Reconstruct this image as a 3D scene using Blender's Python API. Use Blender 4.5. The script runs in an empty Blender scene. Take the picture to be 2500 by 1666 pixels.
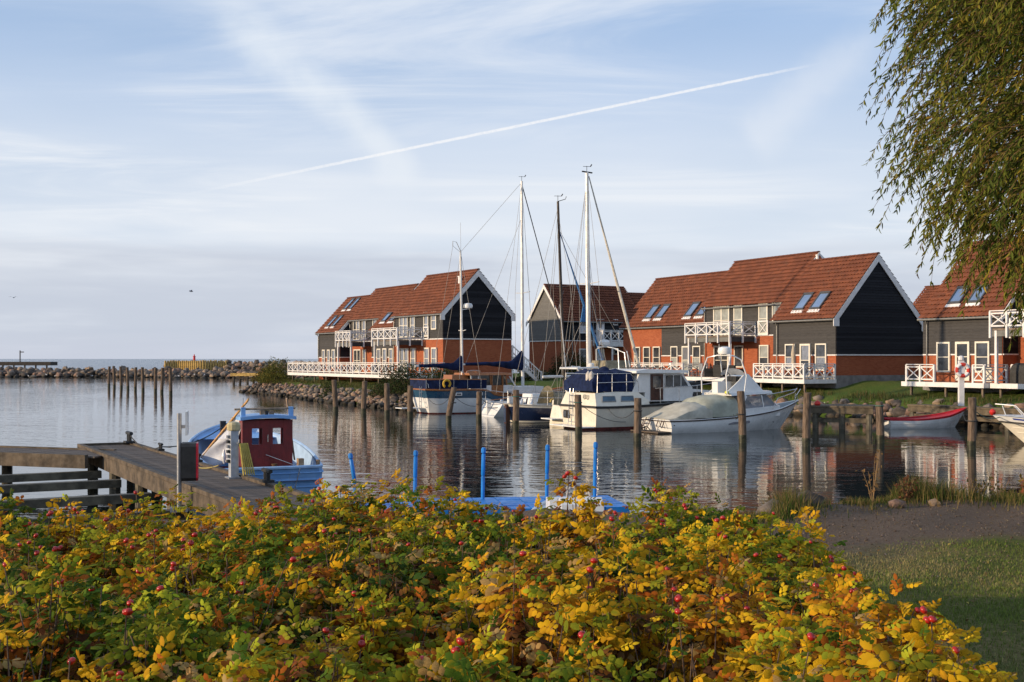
import bpy, math, random
import numpy as np
from mathutils import Vector, Matrix

scene = bpy.context.scene
col = scene.collection
rnd = random.Random(7)
R = math.radians
FPX, EYE, HORIZON = 2900.0, 3.4, 876.0          # focal length in photo pixels, eye height over the water, horizon row

# ------------------------------------------------------------------ camera
cam = bpy.data.cameras.new('camera')
cam.sensor_width = 36.0
cam.lens = 36.0 * FPX / 2500.0
cam.shift_y = (HORIZON - 833.0) / 2500.0
cam.clip_start, cam.clip_end = 0.1, 30000.0
cam_o = bpy.data.objects.new('camera', cam)
cam_o.location = (0, 0, EYE)
cam_o.rotation_euler = (R(90), 0, 0)
col.objects.link(cam_o)
scene.camera = cam_o

# ------------------------------------------------------------------ light, sky, exposure
SUN_EL, SUN_AZ = 12.0, 198.0                    # azimuth: degrees counter-clockwise from +X, direction TO the sun
sun_dir = Vector((math.cos(R(SUN_EL)) * math.cos(R(SUN_AZ)), math.cos(R(SUN_EL)) * math.sin(R(SUN_AZ)), math.sin(R(SUN_EL))))
sun = bpy.data.lights.new('sun', 'SUN')
sun.energy, sun.angle, sun.color = 4.6, R(0.8), (1.0, 0.77, 0.52)
sun_o = bpy.data.objects.new('sun', sun)
sun_o.rotation_euler = sun_dir.to_track_quat('Z', 'Y').to_euler()
col.objects.link(sun_o)

scene.view_settings.view_transform = 'Standard'
scene.view_settings.look = 'None'
scene.view_settings.gamma = 1.0
scene.view_settings.use_curve_mapping = False
scene.view_settings.exposure = 0.0
scene.cycles.max_bounces = 6
scene.cycles.transparent_max_bounces = 12

class NT:
    """small helper for node graphs"""
    def __init__(s, tree): s.t = tree
    def n(s, kind, **k):
        nd = s.t.nodes.new(kind)
        for a, b in k.items():
            if a in nd.inputs.keys(): s.set(nd.inputs[a], b)
            else: setattr(nd, a, b)
        return nd
    def set(s, sock, v):
        if hasattr(v, 'is_output'): s.t.links.new(v, sock)
        else: sock.default_value = v
    def m(s, op, a, b=0.0, c=None, clamp=False):
        nd = s.t.nodes.new('ShaderNodeMath'); nd.operation = op; nd.use_clamp = clamp
        s.set(nd.inputs[0], a); s.set(nd.inputs[1], b)
        if c is not None: s.set(nd.inputs[2], c)
        return nd.outputs[0]
    def v(s, op, a, b=(0, 0, 0)):
        nd = s.t.nodes.new('ShaderNodeVectorMath'); nd.operation = op
        s.set(nd.inputs[0], a)
        if op == 'SCALE': s.set(nd.inputs['Scale'], b)
        else: s.set(nd.inputs[1], b)
        return nd.outputs['Value'] if op in ('DOT_PRODUCT', 'LENGTH') else nd.outputs[0]
    def mr(s, val, a, b, c=0.0, d=1.0, smooth=True):
        nd = s.t.nodes.new('ShaderNodeMapRange'); nd.interpolation_type = 'SMOOTHSTEP' if smooth else 'LINEAR'
        for i, x in enumerate((val, a, b, c, d)): s.set(nd.inputs[i], x)
        return nd.outputs[0]
    def mix(s, f, a, b, mode='MIX'):
        nd = s.t.nodes.new('ShaderNodeMix'); nd.data_type = 'RGBA'; nd.blend_type = mode; nd.clamp_factor = True
        s.set(nd.inputs[0], f)
        s.set(nd.inputs[6], a if hasattr(a, 'is_output') else (*a[:3], 1)); s.set(nd.inputs[7], b if hasattr(b, 'is_output') else (*b[:3], 1))
        return nd.outputs[2]
    def noise(s, vec, scale, detail=4.0, rough=0.55, dist=0.0):
        nd = s.t.nodes.new('ShaderNodeTexNoise')
        if vec is not None: s.set(nd.inputs['Vector'], vec)
        nd.inputs['Scale'].default_value = scale; nd.inputs['Detail'].default_value = detail
        nd.inputs['Roughness'].default_value = rough; nd.inputs['Distortion'].default_value = dist
        return nd.outputs[0]
    def sep(s, vec):
        nd = s.t.nodes.new('ShaderNodeSeparateXYZ'); s.set(nd.inputs[0], vec); return nd.outputs
    def comb(s, x, y, z):
        nd = s.t.nodes.new('ShaderNodeCombineXYZ')
        for i, a in enumerate((x, y, z)): s.set(nd.inputs[i], a)
        return nd.outputs[0]

def pix_dir(px, py):
    return Vector(((px - 1250) / FPX, 1.0, (HORIZON - py) / FPX)).normalized()

world = bpy.data.worlds.new('World'); scene.world = world
world.use_nodes = True
wt = world.node_tree; wt.nodes.clear(); w = NT(wt)
sky = w.n('ShaderNodeTexSky'); sky.sky_type = 'NISHITA'; sky.sun_disc = False
sky.sun_elevation = R(SUN_EL); sky.sun_rotation = R(90.0 - SUN_AZ)
sky.altitude = 0.0; sky.air_density = 1.0; sky.dust_density = 1.3; sky.ozone_density = 1.6
geo = w.n('ShaderNodeTexCoord').outputs['Generated']
dirv = w.v('NORMALIZE', geo)
dx, dy, dz = w.sep(dirv)[:3]
zz = w.m('ADD', w.m('MAXIMUM', dz, 0.0), 0.06)
plane = w.comb(w.m('DIVIDE', dx, zz), w.m('DIVIDE', dy, zz), 0.0)       # a flat cloud sheet overhead
# thin high cirrus
rot = w.n('ShaderNodeMapping'); w.set(rot.inputs[0], plane); rot.inputs['Rotation'].default_value = (0, 0, R(24)); rot.inputs['Scale'].default_value = (0.42, 1.25, 1)
c1 = w.noise(rot.outputs[0], 1.1, 7, 0.62, 0.7)
cirrus = w.m('MULTIPLY', w.mr(c1, 0.40, 0.72), w.mr(w.noise(plane, 0.55, 3, 0.5, 0.5), 0.36, 0.62))
# soft veil that thickens towards the horizon
veil = w.mr(dz, 0.31, 0.075, 0.0, 1.0)
c2 = w.noise(plane, 0.35, 4, 0.5, 0.3)
veil = w.m('MULTIPLY', veil, w.mr(c2, 0.30, 0.62, 0.62, 1.0))
# grey-mauve bank low over the sea
az = w.comb(dx, dy, w.m('MULTIPLY', dz, 7.0))
c3 = w.noise(az, 2.6, 5, 0.55, 0.4)
edge = w.m('ADD', dz, w.m('MULTIPLY', w.m('SUBTRACT', c3, 0.5), 0.035))
bank = w.m('MULTIPLY', w.mr(edge, 0.100, 0.082), w.mr(c3, 0.30, 0.60, 0.30, 1.0))
gap = w.mr(w.noise(az, 4.5, 4, 0.5, 0.2), 0.5, 0.72)
bank = w.m('MULTIPLY', bank, w.m('SUBTRACT', 1.0, w.m('MULTIPLY', gap, 0.55)))
hz = w.mr(dz, 0.030, 0.0)
def streak(a, b, wid, amp, lo=0.0, hi=1.0, wob=0.004, sc=18.0, soft=0.5):
    """a vapour trail: a great circle through two directions, feathered with noise"""
    A, B = pix_dir(*a), pix_dir(*b); nrm = A.cross(B).normalized(); tan = (B - A).normalized()
    d = w.v('DOT_PRODUCT', dirv, tuple(nrm))
    nz = w.noise(dirv, sc, 4, 0.6)
    d = w.m('ABSOLUTE', w.m('ADD', d, w.m('MULTIPLY', w.m('SUBTRACT', nz, 0.5), wob)))
    t = w.v('DOT_PRODUCT', w.v('SUBTRACT', dirv, tuple(A)), tuple(tan))
    L = (B - A).dot(tan)
    along = w.m('MULTIPLY', w.mr(t, -0.10 * L, 0.30 * L), w.mr(t, hi * L, hi * L - 0.14 * L))
    width = w.mr(t, lo * L, hi * L, wid[0], wid[1], False)
    body = w.mr(w.m('DIVIDE', d, width), 1.0, soft * 0.4)
    fleck = w.mr(w.noise(dirv, sc * 3.0, 3, 0.6), 0.22, 0.6, 0.55, 1.0)
    return w.m('MULTIPLY', w.m('MULTIPLY', w.m('MULTIPLY', body, along), fleck), amp)
trail = streak((520, 462), (1990, 158), (0.0016, 0.0015), 0.75, 0.0, 1.02, 0.0009, 120.0, 0.9)
old1 = streak((520, -30), (980, 440), (0.030, 0.020), 0.55, -0.2, 1.1, 0.05, 9.0, 0.05)
old2 = streak((2180, 60), (1860, 300), (0.03, 0.03), 0.35, -0.2, 1.2, 0.06, 8.0, 0.05)
base = w.mix(1.0, sky.outputs[0], (1.0, 1.0, 1.0), 'MULTIPLY')
SKYK = 0.13
def K(c): return tuple(x / SKYK for x in c)
skyc = w.mix(w.mr(c2, 0.25, 0.7, 0.62, 0.78), base, K((0.43, 0.61, 0.93)))      # a milky high haze over the whole sky
skyc = w.mix(w.m('MULTIPLY', cirrus, 0.95), skyc, K((0.86, 0.90, 0.96)))
skyc = w.mix(old1, skyc, K((0.84, 0.90, 0.96)))
skyc = w.mix(old2, skyc, K((0.86, 0.89, 0.95)))
skyc = w.mix(w.m('MULTIPLY', veil, 0.90), skyc, K((0.87, 0.90, 0.94)))
skyc = w.mix(w.m('MULTIPLY', bank, 0.90), skyc, K((0.56, 0.61, 0.71)))
skyc = w.mix(w.m('MULTIPLY', hz, 0.55), skyc, K((0.60, 0.63, 0.73)))
skyc = w.mix(trail, skyc, K((0.97, 0.97, 0.98)))
bg = w.n('ShaderNodeBackground', Strength=SKYK); w.set(bg.inputs['Color'], skyc)
wo = w.n('ShaderNodeOutputWorld'); wt.links.new(bg.outputs[0], wo.inputs[0])

# ------------------------------------------------------------------ mesh builder
class MB:
    def __init__(s): s.v, s.f = [], []
    def add(s, vs, fs):
        b = len(s.v); s.v += [tuple(p) for p in vs]; s.f += [tuple(i + b for i in q) for q in fs]; return s
    def box(s, x0, x1, y0, y1, z0, z1):
        return s.add([(x0,y0,z0),(x1,y0,z0),(x1,y1,z0),(x0,y1,z0),(x0,y0,z1),(x1,y0,z1),(x1,y1,z1),(x0,y1,z1)],
                     [(3,2,1,0),(4,5,6,7),(0,1,5,4),(1,2,6,5),(2,3,7,6),(3,0,4,7)])
    def hexa(s, p):  # 8 points: bottom ring, top ring
        return s.add(p, [(3,2,1,0),(4,5,6,7),(0,1,5,4),(1,2,6,5),(2,3,7,6),(3,0,4,7)])
    def bar(s, a, b, wd, ht, up=(0, 0, 1)):
        a, b = Vector(a), Vector(b); t = (b - a).normalized(); u = Vector(up)
        if abs(t.dot(u)) > 0.98: u = Vector((0, 1, 0))
        sd = t.cross(u).normalized() * (wd / 2); u = sd.cross(t).normalized() * (ht / 2)
        ring = lambda p: [p - sd - u, p + sd - u, p + sd + u, p - sd + u]
        return s.add(ring(a) + ring(b), [(0,1,2,3),(7,6,5,4),(0,4,5,1),(1,5,6,2),(2,6,7,3),(3,7,4,0)])
    def tube(s, pts, r, n=6, cap=True):
        pts = [Vector(p) for p in pts]; rs = r if isinstance(r, (list, tuple)) else [r] * len(pts)
        b = len(s.v); prev = None
        for i, p in enumerate(pts):
            t = (pts[min(i + 1, len(pts) - 1)] - pts[max(i - 1, 0)])
            t = t.normalized() if t.length > 1e-9 else Vector((0, 0, 1))
            u = Vector((0, 0, 1)) if abs(t.z) < 0.95 else Vector((1, 0, 0))
            if prev is not None:
                u = prev - t * prev.dot(t)
                if u.length < 1e-6: u = Vector((1, 0, 0))
            u = u - t * u.dot(t); u.normalize(); prev = u; q = t.cross(u)
            for k in range(n):
                a = 2 * math.pi * k / n; s.v.append(tuple(p + (u * math.cos(a) + q * math.sin(a)) * rs[i]))
        for i in range(len(pts) - 1):
            for k in range(n):
                k2 = (k + 1) % n; s.f.append((b + i*n + k, b + i*n + k2, b + (i+1)*n + k2, b + (i+1)*n + k))
        if cap:
            s.f.append(tuple(b + k for k in reversed(range(n)))); e = b + (len(pts) - 1) * n; s.f.append(tuple(e + k for k in range(n)))
        return s
    def lathe(s, prof, c=(0, 0, 0), n=12, sx=1.0, sy=1.0):
        b = len(s.v)
        for r, z in prof:
            for k in range(n):
                a = 2 * math.pi * k / n; s.v.append((c[0] + r * sx * math.cos(a), c[1] + r * sy * math.sin(a), c[2] + z))
        m = len(prof)
        for i in range(m - 1):
            for k in range(n):
                k2 = (k + 1) % n; s.f.append((b + i*n + k, b + i*n + k2, b + (i+1)*n + k2, b + (i+1)*n + k))
        s.f.append(tuple(b + k for k in reversed(range(n)))); s.f.append(tuple(b + (m-1)*n + k for k in range(n)))
        return s
    def prism(s, poly, fn0, fn1):
        n = len(poly); b = len(s.v)
        s.v += [tuple(fn0(*p)) for p in poly] + [tuple(fn1(*p)) for p in poly]
        s.f.append(tuple(b + i for i in range(n))); s.f.append(tuple(b + n + i for i in reversed(range(n))))
        for i in range(n): j = (i + 1) % n; s.f.append((b + i, b + n + i, b + n + j, b + j))
        return s
    def loft(s, rings, closed=False, cap0=False, cap1=False):
        b = len(s.v); n = len(rings[0])
        for rg in rings: s.v += [tuple(p) for p in rg]
        for i in range(len(rings) - 1):
            for k in range(n if closed else n - 1):
                k2 = (k + 1) % n; s.f.append((b + i*n + k, b + i*n + k2, b + (i+1)*n + k2, b + (i+1)*n + k))
        if cap0: s.f.append(tuple(b + k for k in reversed(range(n))))
        if cap1: s.f.append(tuple(b + (len(rings)-1)*n + k for k in range(n)))
        return s
    def torus(s, c, rad, r, ax='y', n=20, m=8, a0=0.0, a1=360.0):
        full = abs(a1 - a0) >= 359; cnt = n if full else n + 1; rings = []
        for i in range(cnt):
            a = R(a0 + (a1 - a0) * i / n); ca, sa = math.cos(a), math.sin(a); ring = []
            for k in range(m):
                q = 2 * math.pi * k / m; d = rad + r * math.cos(q); h = r * math.sin(q)
                p = {'y': (d * ca, h, d * sa), 'z': (d * ca, d * sa, h), 'x': (h, d * ca, d * sa)}[ax]
                ring.append((c[0] + p[0], c[1] + p[1], c[2] + p[2]))
            rings.append(ring)
        if full: rings.append(rings[0])
        return s.loft(rings, True, not full, not full)
    def mesh(s, name, mat=None, smooth=False):
        me = bpy.data.meshes.new(name); me.from_pydata(s.v, [], s.f)
        if mat is not None: me.materials.append(mat)
        if smooth:
            me.polygons.foreach_set('use_smooth', [True] * len(me.polygons))
            try: me.set_sharp_from_angle(angle=R(38))
            except Exception: pass
        me.update(); return me
    def build(s, name, mat, parent=None, smooth=False, loc=None):
        return link(name, s.mesh(name, mat, smooth), parent, loc)

def link(name, data, parent=None, loc=None, rot=None):
    o = bpy.data.objects.new(name, data); col.objects.link(o)
    if parent is not None: o.parent = parent
    if loc is not None: o.location = loc
    if rot is not None: o.rotation_euler = rot
    return o
def tag(o, label=None, cat=None, group=None, kind=None):
    if label: o['label'] = label
    if cat: o['category'] = cat
    if group: o['group'] = group
    if kind: o['kind'] = kind
    return o
def thing(name, label, cat, loc=(0, 0, 0), rz=0.0, group=None):
    o = bpy.data.objects.new(name, None); o.empty_display_size = 0.2; col.objects.link(o)
    o.location = loc; o.rotation_euler = (0, 0, rz)
    return tag(o, label, cat, group)
def numpy_mesh(name, verts, faces, mat, colors=None, smooth=False):
    """verts (N,3), faces (M,k) of equal size; colours per vertex"""
    me = bpy.data.meshes.new(name)
    verts = np.asarray(verts, np.float32); faces = np.asarray(faces, np.int32); k = faces.shape[1]
    me.vertices.add(len(verts)); me.vertices.foreach_set('co', verts.ravel())
    me.loops.add(faces.size); me.loops.foreach_set('vertex_index', faces.ravel())
    me.polygons.add(len(faces)); me.polygons.foreach_set('loop_start', np.arange(0, faces.size, k, dtype=np.int32))
    if smooth: me.polygons.foreach_set('use_smooth', np.ones(len(faces), bool))
    me.update(calc_edges=True)
    if colors is not None:
        at = me.color_attributes.new('tint', 'FLOAT_COLOR', 'POINT')
        at.data.foreach_set('color', np.asarray(colors, np.float32).ravel())
    me.materials.append(mat); return me
def ground_at(px, py, z=0.0):
    Y = (EYE - z) * FPX / (py - HORIZON); return Vector(((px - 1250) / FPX * Y, Y, z))
def at_depth(px, py, Y):
    return Vector(((px - 1250) / FPX * Y, Y, EYE + (HORIZON - py) / FPX * Y))

# ------------------------------------------------------------------ materials
MATS = {}
def mat(name, colr, rough=0.6, var=0.12, scale=6.0, bump=0.0, bscale=30.0, spec=0.4, metal=0.0, dark=None, stretch=None, coat=0.0):
    if name in MATS: return MATS[name]
    m = bpy.data.materials.new(name); m.use_nodes = True; t = NT(m.node_tree)
    b = m.node_tree.nodes['Principled BSDF']
    b.inputs['Roughness'].default_value = rough; b.inputs['Metallic'].default_value = metal
    b.inputs['Specular IOR Level'].default_value = spec; b.inputs['Coat Weight'].default_value = coat
    vec = t.n('ShaderNodeTexCoord').outputs['Object']
    if stretch:
        mp = t.n('ShaderNodeMapping'); t.set(mp.inputs[0], vec); mp.inputs['Scale'].default_value = stretch; vec = mp.outputs[0]
    f = t.mr(t.noise(vec, scale, 5, 0.6), 0.3, 0.72)
    lo = dark if dark else tuple(max(0, x * (1 - 2 * var)) for x in colr)
    hi = colr if dark else tuple(min(1, x * (1 + var)) for x in colr)
    t.set(b.inputs['Base Color'], t.mix(f, lo, hi))
    t.set(b.inputs['Roughness'], t.mr(t.noise(vec, scale * 2.3, 3), 0.3, 0.7, max(0.02, rough - 0.1), min(1, rough + 0.1)))
    if bump:
        bp = t.n('ShaderNodeBump', Strength=bump, Distance=0.02); t.set(bp.inputs['Height'], t.noise(vec, bscale, 5, 0.6))
        t.set(b.inputs['Normal'], bp.outputs[0])
    MATS[name] = m; return m
def special(name, fn):
    m = bpy.data.materials.new(name); m.use_nodes = True
    t = NT(m.node_tree); b = m.node_tree.nodes['Principled BSDF']; fn(t, b, t.n('ShaderNodeTexCoord').outputs['Object']); MATS[name] = m; return m

def _water(t, b, vec):
    geo = t.n('ShaderNodeNewGeometry').outputs['Position']
    x, y, z = t.sep(geo)[:3]
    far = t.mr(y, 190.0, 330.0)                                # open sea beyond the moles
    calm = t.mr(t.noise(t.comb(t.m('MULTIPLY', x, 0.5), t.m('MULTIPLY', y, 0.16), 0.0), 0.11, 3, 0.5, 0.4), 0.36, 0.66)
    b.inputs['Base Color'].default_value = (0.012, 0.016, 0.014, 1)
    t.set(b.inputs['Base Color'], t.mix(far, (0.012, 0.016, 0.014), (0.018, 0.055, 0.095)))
    b.inputs['IOR'].default_value = 1.333; b.inputs['Specular IOR Level'].default_value = 0.5
    t.set(b.inputs['Roughness'], t.mr(far, 0, 1, 0.015, 0.12))
    v1 = t.comb(t.m('MULTIPLY', x, 0.75), t.m('MULTIPLY', y, 1.25), z)
    v2 = t.comb(t.m('ADD', t.m('MULTIPLY', x, 0.55), t.m('MULTIPLY', y, 0.4)), t.m('MULTIPLY', y, 0.95), 3.0)
    h1 = t.noise(v1, 2.6, 3, 0.5, 0.25)
    h2 = t.noise(v2, 0.85, 2, 0.5, 0.3)
    h3 = t.noise(v1, 0.10, 3, 0.55, 0.2)
    lee = t.mr(t.m('ADD', x, t.m('MULTIPLY', y, -0.12)), -2.0, 9.0, 1.0, 0.42)    # sheltered corner of the basin lies calmer
    h = t.m('ADD', t.m('MULTIPLY', h1, 0.0125), t.m('MULTIPLY', h2, 0.034))
    h = t.m('MULTIPLY', t.m('MULTIPLY', h, t.mr(calm, 0, 1, 0.45, 1.0)), lee)
    h = t.m('ADD', h, t.m('MULTIPLY', t.m('MULTIPLY', h3, far), 5.0))
    bp = t.n('ShaderNodeBump', Strength=1.0, Distance=1.0); t.set(bp.inputs['Height'], h)
    t.set(b.inputs['Normal'], bp.outputs[0])
water_m = special('water', _water)

def _brick(t, b, vec):
    x, y, z = t.sep(vec)[:3]
    v = t.comb(t.m('ADD', x, y), z, 0.0)
    br = t.n('ShaderNodeTexBrick'); t.set(br.inputs['Vector'], v)
    br.inputs['Scale'].default_value = 1.0; br.inputs['Brick Width'].default_value = 0.24; br.inputs['Row Height'].default_value = 0.075
    br.inputs['Mortar Size'].default_value = 0.007; br.inputs['Mortar Smooth'].default_value = 0.3; br.inputs['Bias'].default_value = -0.1
    br.inputs['Color1'].default_value = (0.385, 0.108, 0.044, 1); br.inputs['Color2'].default_value = (0.285, 0.068, 0.026, 1)
    br.inputs['Mortar'].default_value = (0.30, 0.135, 0.08, 1)
    big = t.noise(v, 0.7, 4, 0.6)
    t.set(b.inputs['Base Color'], t.mix(t.mr(big, 0.3, 0.75, 0.0, 0.35), br.outputs[0], (0.24, 0.058, 0.024)))
    b.inputs['Roughness'].default_value = 0.85; b.inputs['Specular IOR Level'].default_value = 0.25
    bp = t.n('ShaderNodeBump', Strength=0.5, Distance=0.008, invert=True); t.set(bp.inputs['Height'], br.outputs['Fac']); t.set(b.inputs['Normal'], bp.outputs[0])
brick_m = special('brick', _brick)

def _tile(t, b, vec):
    x, y, z = t.sep(vec)[:3]
    cell = t.comb(t.m('FLOOR', t.m('DIVIDE', x, 0.30)), t.m('FLOOR', t.m('DIVIDE', z, 0.25)), t.m('SIGN', y))
    wn = t.n('ShaderNodeTexWhiteNoise'); t.set(wn.inputs[0], cell)
    big = t.mr(t.noise(vec, 0.55, 6, 0.75), 0.36, 0.66)
    c = t.mix(wn.outputs['Value'], (0.115, 0.037, 0.019), (0.205, 0.065, 0.030))
    c = t.mix(t.m('MULTIPLY', big, 0.5), c, (0.105, 0.030, 0.015))
    lich = t.mr(t.noise(vec, 2.2, 6, 0.75), 0.56, 0.74, 0.0, 0.45)
    t.set(b.inputs['Base Color'], t.mix(lich, c, (0.12, 0.10, 0.07)))
    b.inputs['Roughness'].default_value = 0.75; b.inputs['Specular IOR Level'].default_value = 0.3
tile_m = special('roof_tile', _tile)

def _clad(t, b, vec):
    mp = t.n('ShaderNodeMapping'); t.set(mp.inputs[0], vec); mp.inputs['Scale'].default_value = (0.8, 0.8, 9)
    g = t.mr(t.noise(mp.outputs[0], 3.0, 5, 0.65), 0.3, 0.75)
    oi = t.n('ShaderNodeObjectInfo').outputs['Random']
    c = t.mix(g, (0.040, 0.039, 0.039), (0.070, 0.067, 0.066))
    t.set(b.inputs['Base Color'], t.mix(t.m('MULTIPLY', oi, 0.35), c, (0.084, 0.080, 0.078)))
    b.inputs['Roughness'].default_value = 0.7; b.inputs['Specular IOR Level'].default_value = 0.15
clad_m = special('lit_tone_weathered_cladding', _clad)  # weathered front boards; paler tone of the sunlit faces put into the colour
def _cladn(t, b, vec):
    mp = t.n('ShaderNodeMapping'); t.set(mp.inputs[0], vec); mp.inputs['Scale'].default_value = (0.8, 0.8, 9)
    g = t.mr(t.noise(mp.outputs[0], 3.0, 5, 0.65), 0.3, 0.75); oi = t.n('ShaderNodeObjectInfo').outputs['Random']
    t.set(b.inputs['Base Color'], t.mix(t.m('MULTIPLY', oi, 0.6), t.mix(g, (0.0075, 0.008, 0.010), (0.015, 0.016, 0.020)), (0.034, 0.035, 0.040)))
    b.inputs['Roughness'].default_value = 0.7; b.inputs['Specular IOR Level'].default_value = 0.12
cladshade_m = special('shade_tone_navy_cladding', _cladn)  # darker copy of the boards, shade of gables and right-facing walls in its colour
def _clad2(t, b, vec):
    g = t.mr(t.noise(vec, 5.0, 5, 0.65), 0.3, 0.75); oi = t.n('ShaderNodeObjectInfo').outputs['Random']
    t.set(b.inputs['Base Color'], t.mix(t.m('MULTIPLY', oi, 0.4), t.mix(g, (0.085, 0.084, 0.080), (0.135, 0.132, 0.125)), (0.16, 0.155, 0.145)))
    b.inputs['Roughness'].default_value = 0.7
cladgrey_m = special('weathered_grey_cladding', _clad2)

white_m = mat('white_paint', (0.74, 0.72, 0.70), 0.5, 0.07, 3.0)
cream_m = mat('cream_window_paint', (0.74, 0.69, 0.58), 0.45, 0.05, 3.0)
plinth_m = mat('concrete_plinth', (0.22, 0.21, 0.20), 0.85, 0.15, 2.0, 0.3)
gutter_m = mat('zinc_gutter', (0.23, 0.225, 0.21), 0.45, 0.1, 4.0, metal=0.4)
glass_m = mat('window_glass', (0.08, 0.088, 0.10), 0.05, 0.3, 1.2, spec=0.9, metal=0.35)
blind_m = mat('pale_blind_behind_glass', (0.34, 0.36, 0.34), 0.12, 0.12, 2.0, spec=0.8)
skysheen_m = mat('curtain_and_sky_sheen_glass', (0.33, 0.35, 0.39), 0.07, 0.22, 5.0, spec=0.9, stretch=(6, 6, 0.6), metal=0.45)  # pale grey base paints mirrored sky into the panes, over curtain folds
skyglass_m = mat('skylight_glass', (0.42, 0.50, 0.60), 0.04, 0.08, 1.0, spec=1.0, metal=0.8)
darkframe_m = mat('dark_grey_skylight_frame', (0.07, 0.068, 0.065), 0.5, 0.1)
deck_m = mat('weathered_deck_timber', (0.20, 0.155, 0.12), 0.8, 0.2, 3.0, 0.4, 20, stretch=(1, 6, 1))
pile_m = mat('mooring_pile_timber', (0.15, 0.105, 0.072), 0.85, 0.3, 5.0, 0.8, 12, stretch=(3, 3, 0.5))
pilewet_m = mat('wet_algae_timber', (0.045, 0.045, 0.020), 0.5, 0.4, 6.0, 0.5, 14)
stone_ms = [mat('granite_grey', (0.175, 0.142, 0.115), 0.85, 0.22, 2.0, 0.5, 9), mat('granite_pink', (0.25, 0.155, 0.11), 0.85, 0.22, 2.0, 0.5, 9),
            mat('granite_dark', (0.085, 0.068, 0.055), 0.85, 0.25, 2.0, 0.5, 9), mat('granite_tan', (0.30, 0.215, 0.145), 0.85, 0.2, 2.0, 0.5, 9)]
rope_m = mat('dark_mooring_rope', (0.05, 0.05, 0.05), 0.9, 0.2)

def _grass(t, b, vec):
    a = t.mr(t.noise(vec, 0.35, 4, 0.6), 0.35, 0.7); c = t.noise(vec, 7.0, 4, 0.7)
    g = t.mix(a, (0.075, 0.120, 0.018), (0.11, 0.115, 0.028)); g = t.mix(t.mr(c, 0.35, 0.75), g, (0.045, 0.080, 0.014))
    t.set(b.inputs['Base Color'], g); b.inputs['Roughness'].default_value = 0.9; b.inputs['Specular IOR Level'].default_value = 0.15
    bp = t.n('ShaderNodeBump', Strength=0.9, Distance=0.05); t.set(bp.inputs['Height'], t.noise(vec, 22.0, 4, 0.7)); t.set(b.inputs['Normal'], bp.outputs[0])
grass_m = special('lawn_grass', _grass)
def _nearground(t, b, vec):
    x, y, z = t.sep(vec)[:3]
    wob = t.m('MULTIPLY', t.m('SUBTRACT', t.noise(vec, 0.9, 5, 0.65), 0.5), 2.2)
    edge = t.m('ADD', t.m('SUBTRACT', y, t.m('MULTIPLY', t.m('SUBTRACT', x, 3.0), 0.36)), wob)
    isgravel = t.mr(edge, 10.2, 11.1)
    a = t.noise(vec, 34.0, 5, 0.8); a2 = t.noise(vec, 1.3, 4, 0.6)
    grav = t.mix(t.mr(a, 0.38, 0.68), (0.120, 0.088, 0.066), (0.20, 0.155, 0.118)); grav = t.mix(t.mr(a2, 0.35, 0.75, 0, 0.5), grav, (0.105, 0.078, 0.058))
    g1 = t.mix(t.mr(t.noise(vec, 1.6, 5, 0.65), 0.36, 0.68), (0.100, 0.120, 0.026), (0.22, 0.175, 0.075)); g1 = t.mix(t.mr(t.noise(vec, 24.0, 4, 0.7), 0.4, 0.75), g1, (0.050, 0.065, 0.016))
    t.set(b.inputs['Base Color'], t.mix(isgravel, g1, grav)); b.inputs['Roughness'].default_value = 0.95; b.inputs['Specular IOR Level'].default_value = 0.1
    bp = t.n('ShaderNodeBump', Strength=0.8, Distance=0.03); t.set(bp.inputs['Height'], t.noise(vec, 45.0, 5, 0.75)); t.set(b.inputs['Normal'], bp.outputs[0])
nearground_m = special('gravel_path_and_worn_lawn', _nearground)

def leafmat(name, colr, rough=0.55, transl=0.25, attr=False):
    def fn(t, b, vec):
        if attr:
            a = t.n('ShaderNodeVertexColor'); a.layer_name = 'tint'; c = a.outputs[0]
        else:
            c = t.mix(t.mr(t.noise(vec, 25, 3, 0.6), 0.3, 0.7), tuple(x * 0.75 for x in colr), tuple(min(1, x * 1.15) for x in colr))
        t.set(b.inputs['Base Color'], c); b.inputs['Roughness'].default_value = 0.75; b.inputs['Specular IOR Level'].default_value = 0.08
        tr = t.n('ShaderNodeBsdfTranslucent'); t.set(tr.inputs[0], c)
        mx = t.n('ShaderNodeMixShader', Fac=transl)
        t.t.links.new(b.outputs[0], mx.inputs[1]); t.t.links.new(tr.outputs[0], mx.inputs[2])
        t.t.links.new(mx.outputs[0], t.t.nodes['Material Output'].inputs[0])
    return special(name, fn)
leaf_attr_m = leafmat('leaves_by_tint', None, attr=True)

# ------------------------------------------------------------------ water sheet
xs = [-9000, -2500, -600, -120, 0, 120, 600, 2500, 9000]; ys = [9, 60, 200, 600, 2500, 14000]
wb = MB()
for j in ys:
    for i in xs: wb.v.append((i, j, 0.0))
for j in range(len(ys) - 1):
    for i in range(len(xs) - 1): a = j * len(xs) + i; wb.f.append((a, a + 1, a + 1 + len(xs), a + len(xs)))
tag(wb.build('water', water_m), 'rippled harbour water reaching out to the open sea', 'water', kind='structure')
tag(MB().add([(-400, -50, -2.2), (400, -50, -2.2), (400, 500, -2.2), (-400, 500, -2.2)], [(0, 1, 2, 3)]).build('harbour_bed', mat('harbour_mud', (0.03, 0.028, 0.022), 0.9)), 'dark mud bed of the harbour', 'ground', kind='structure')

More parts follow.
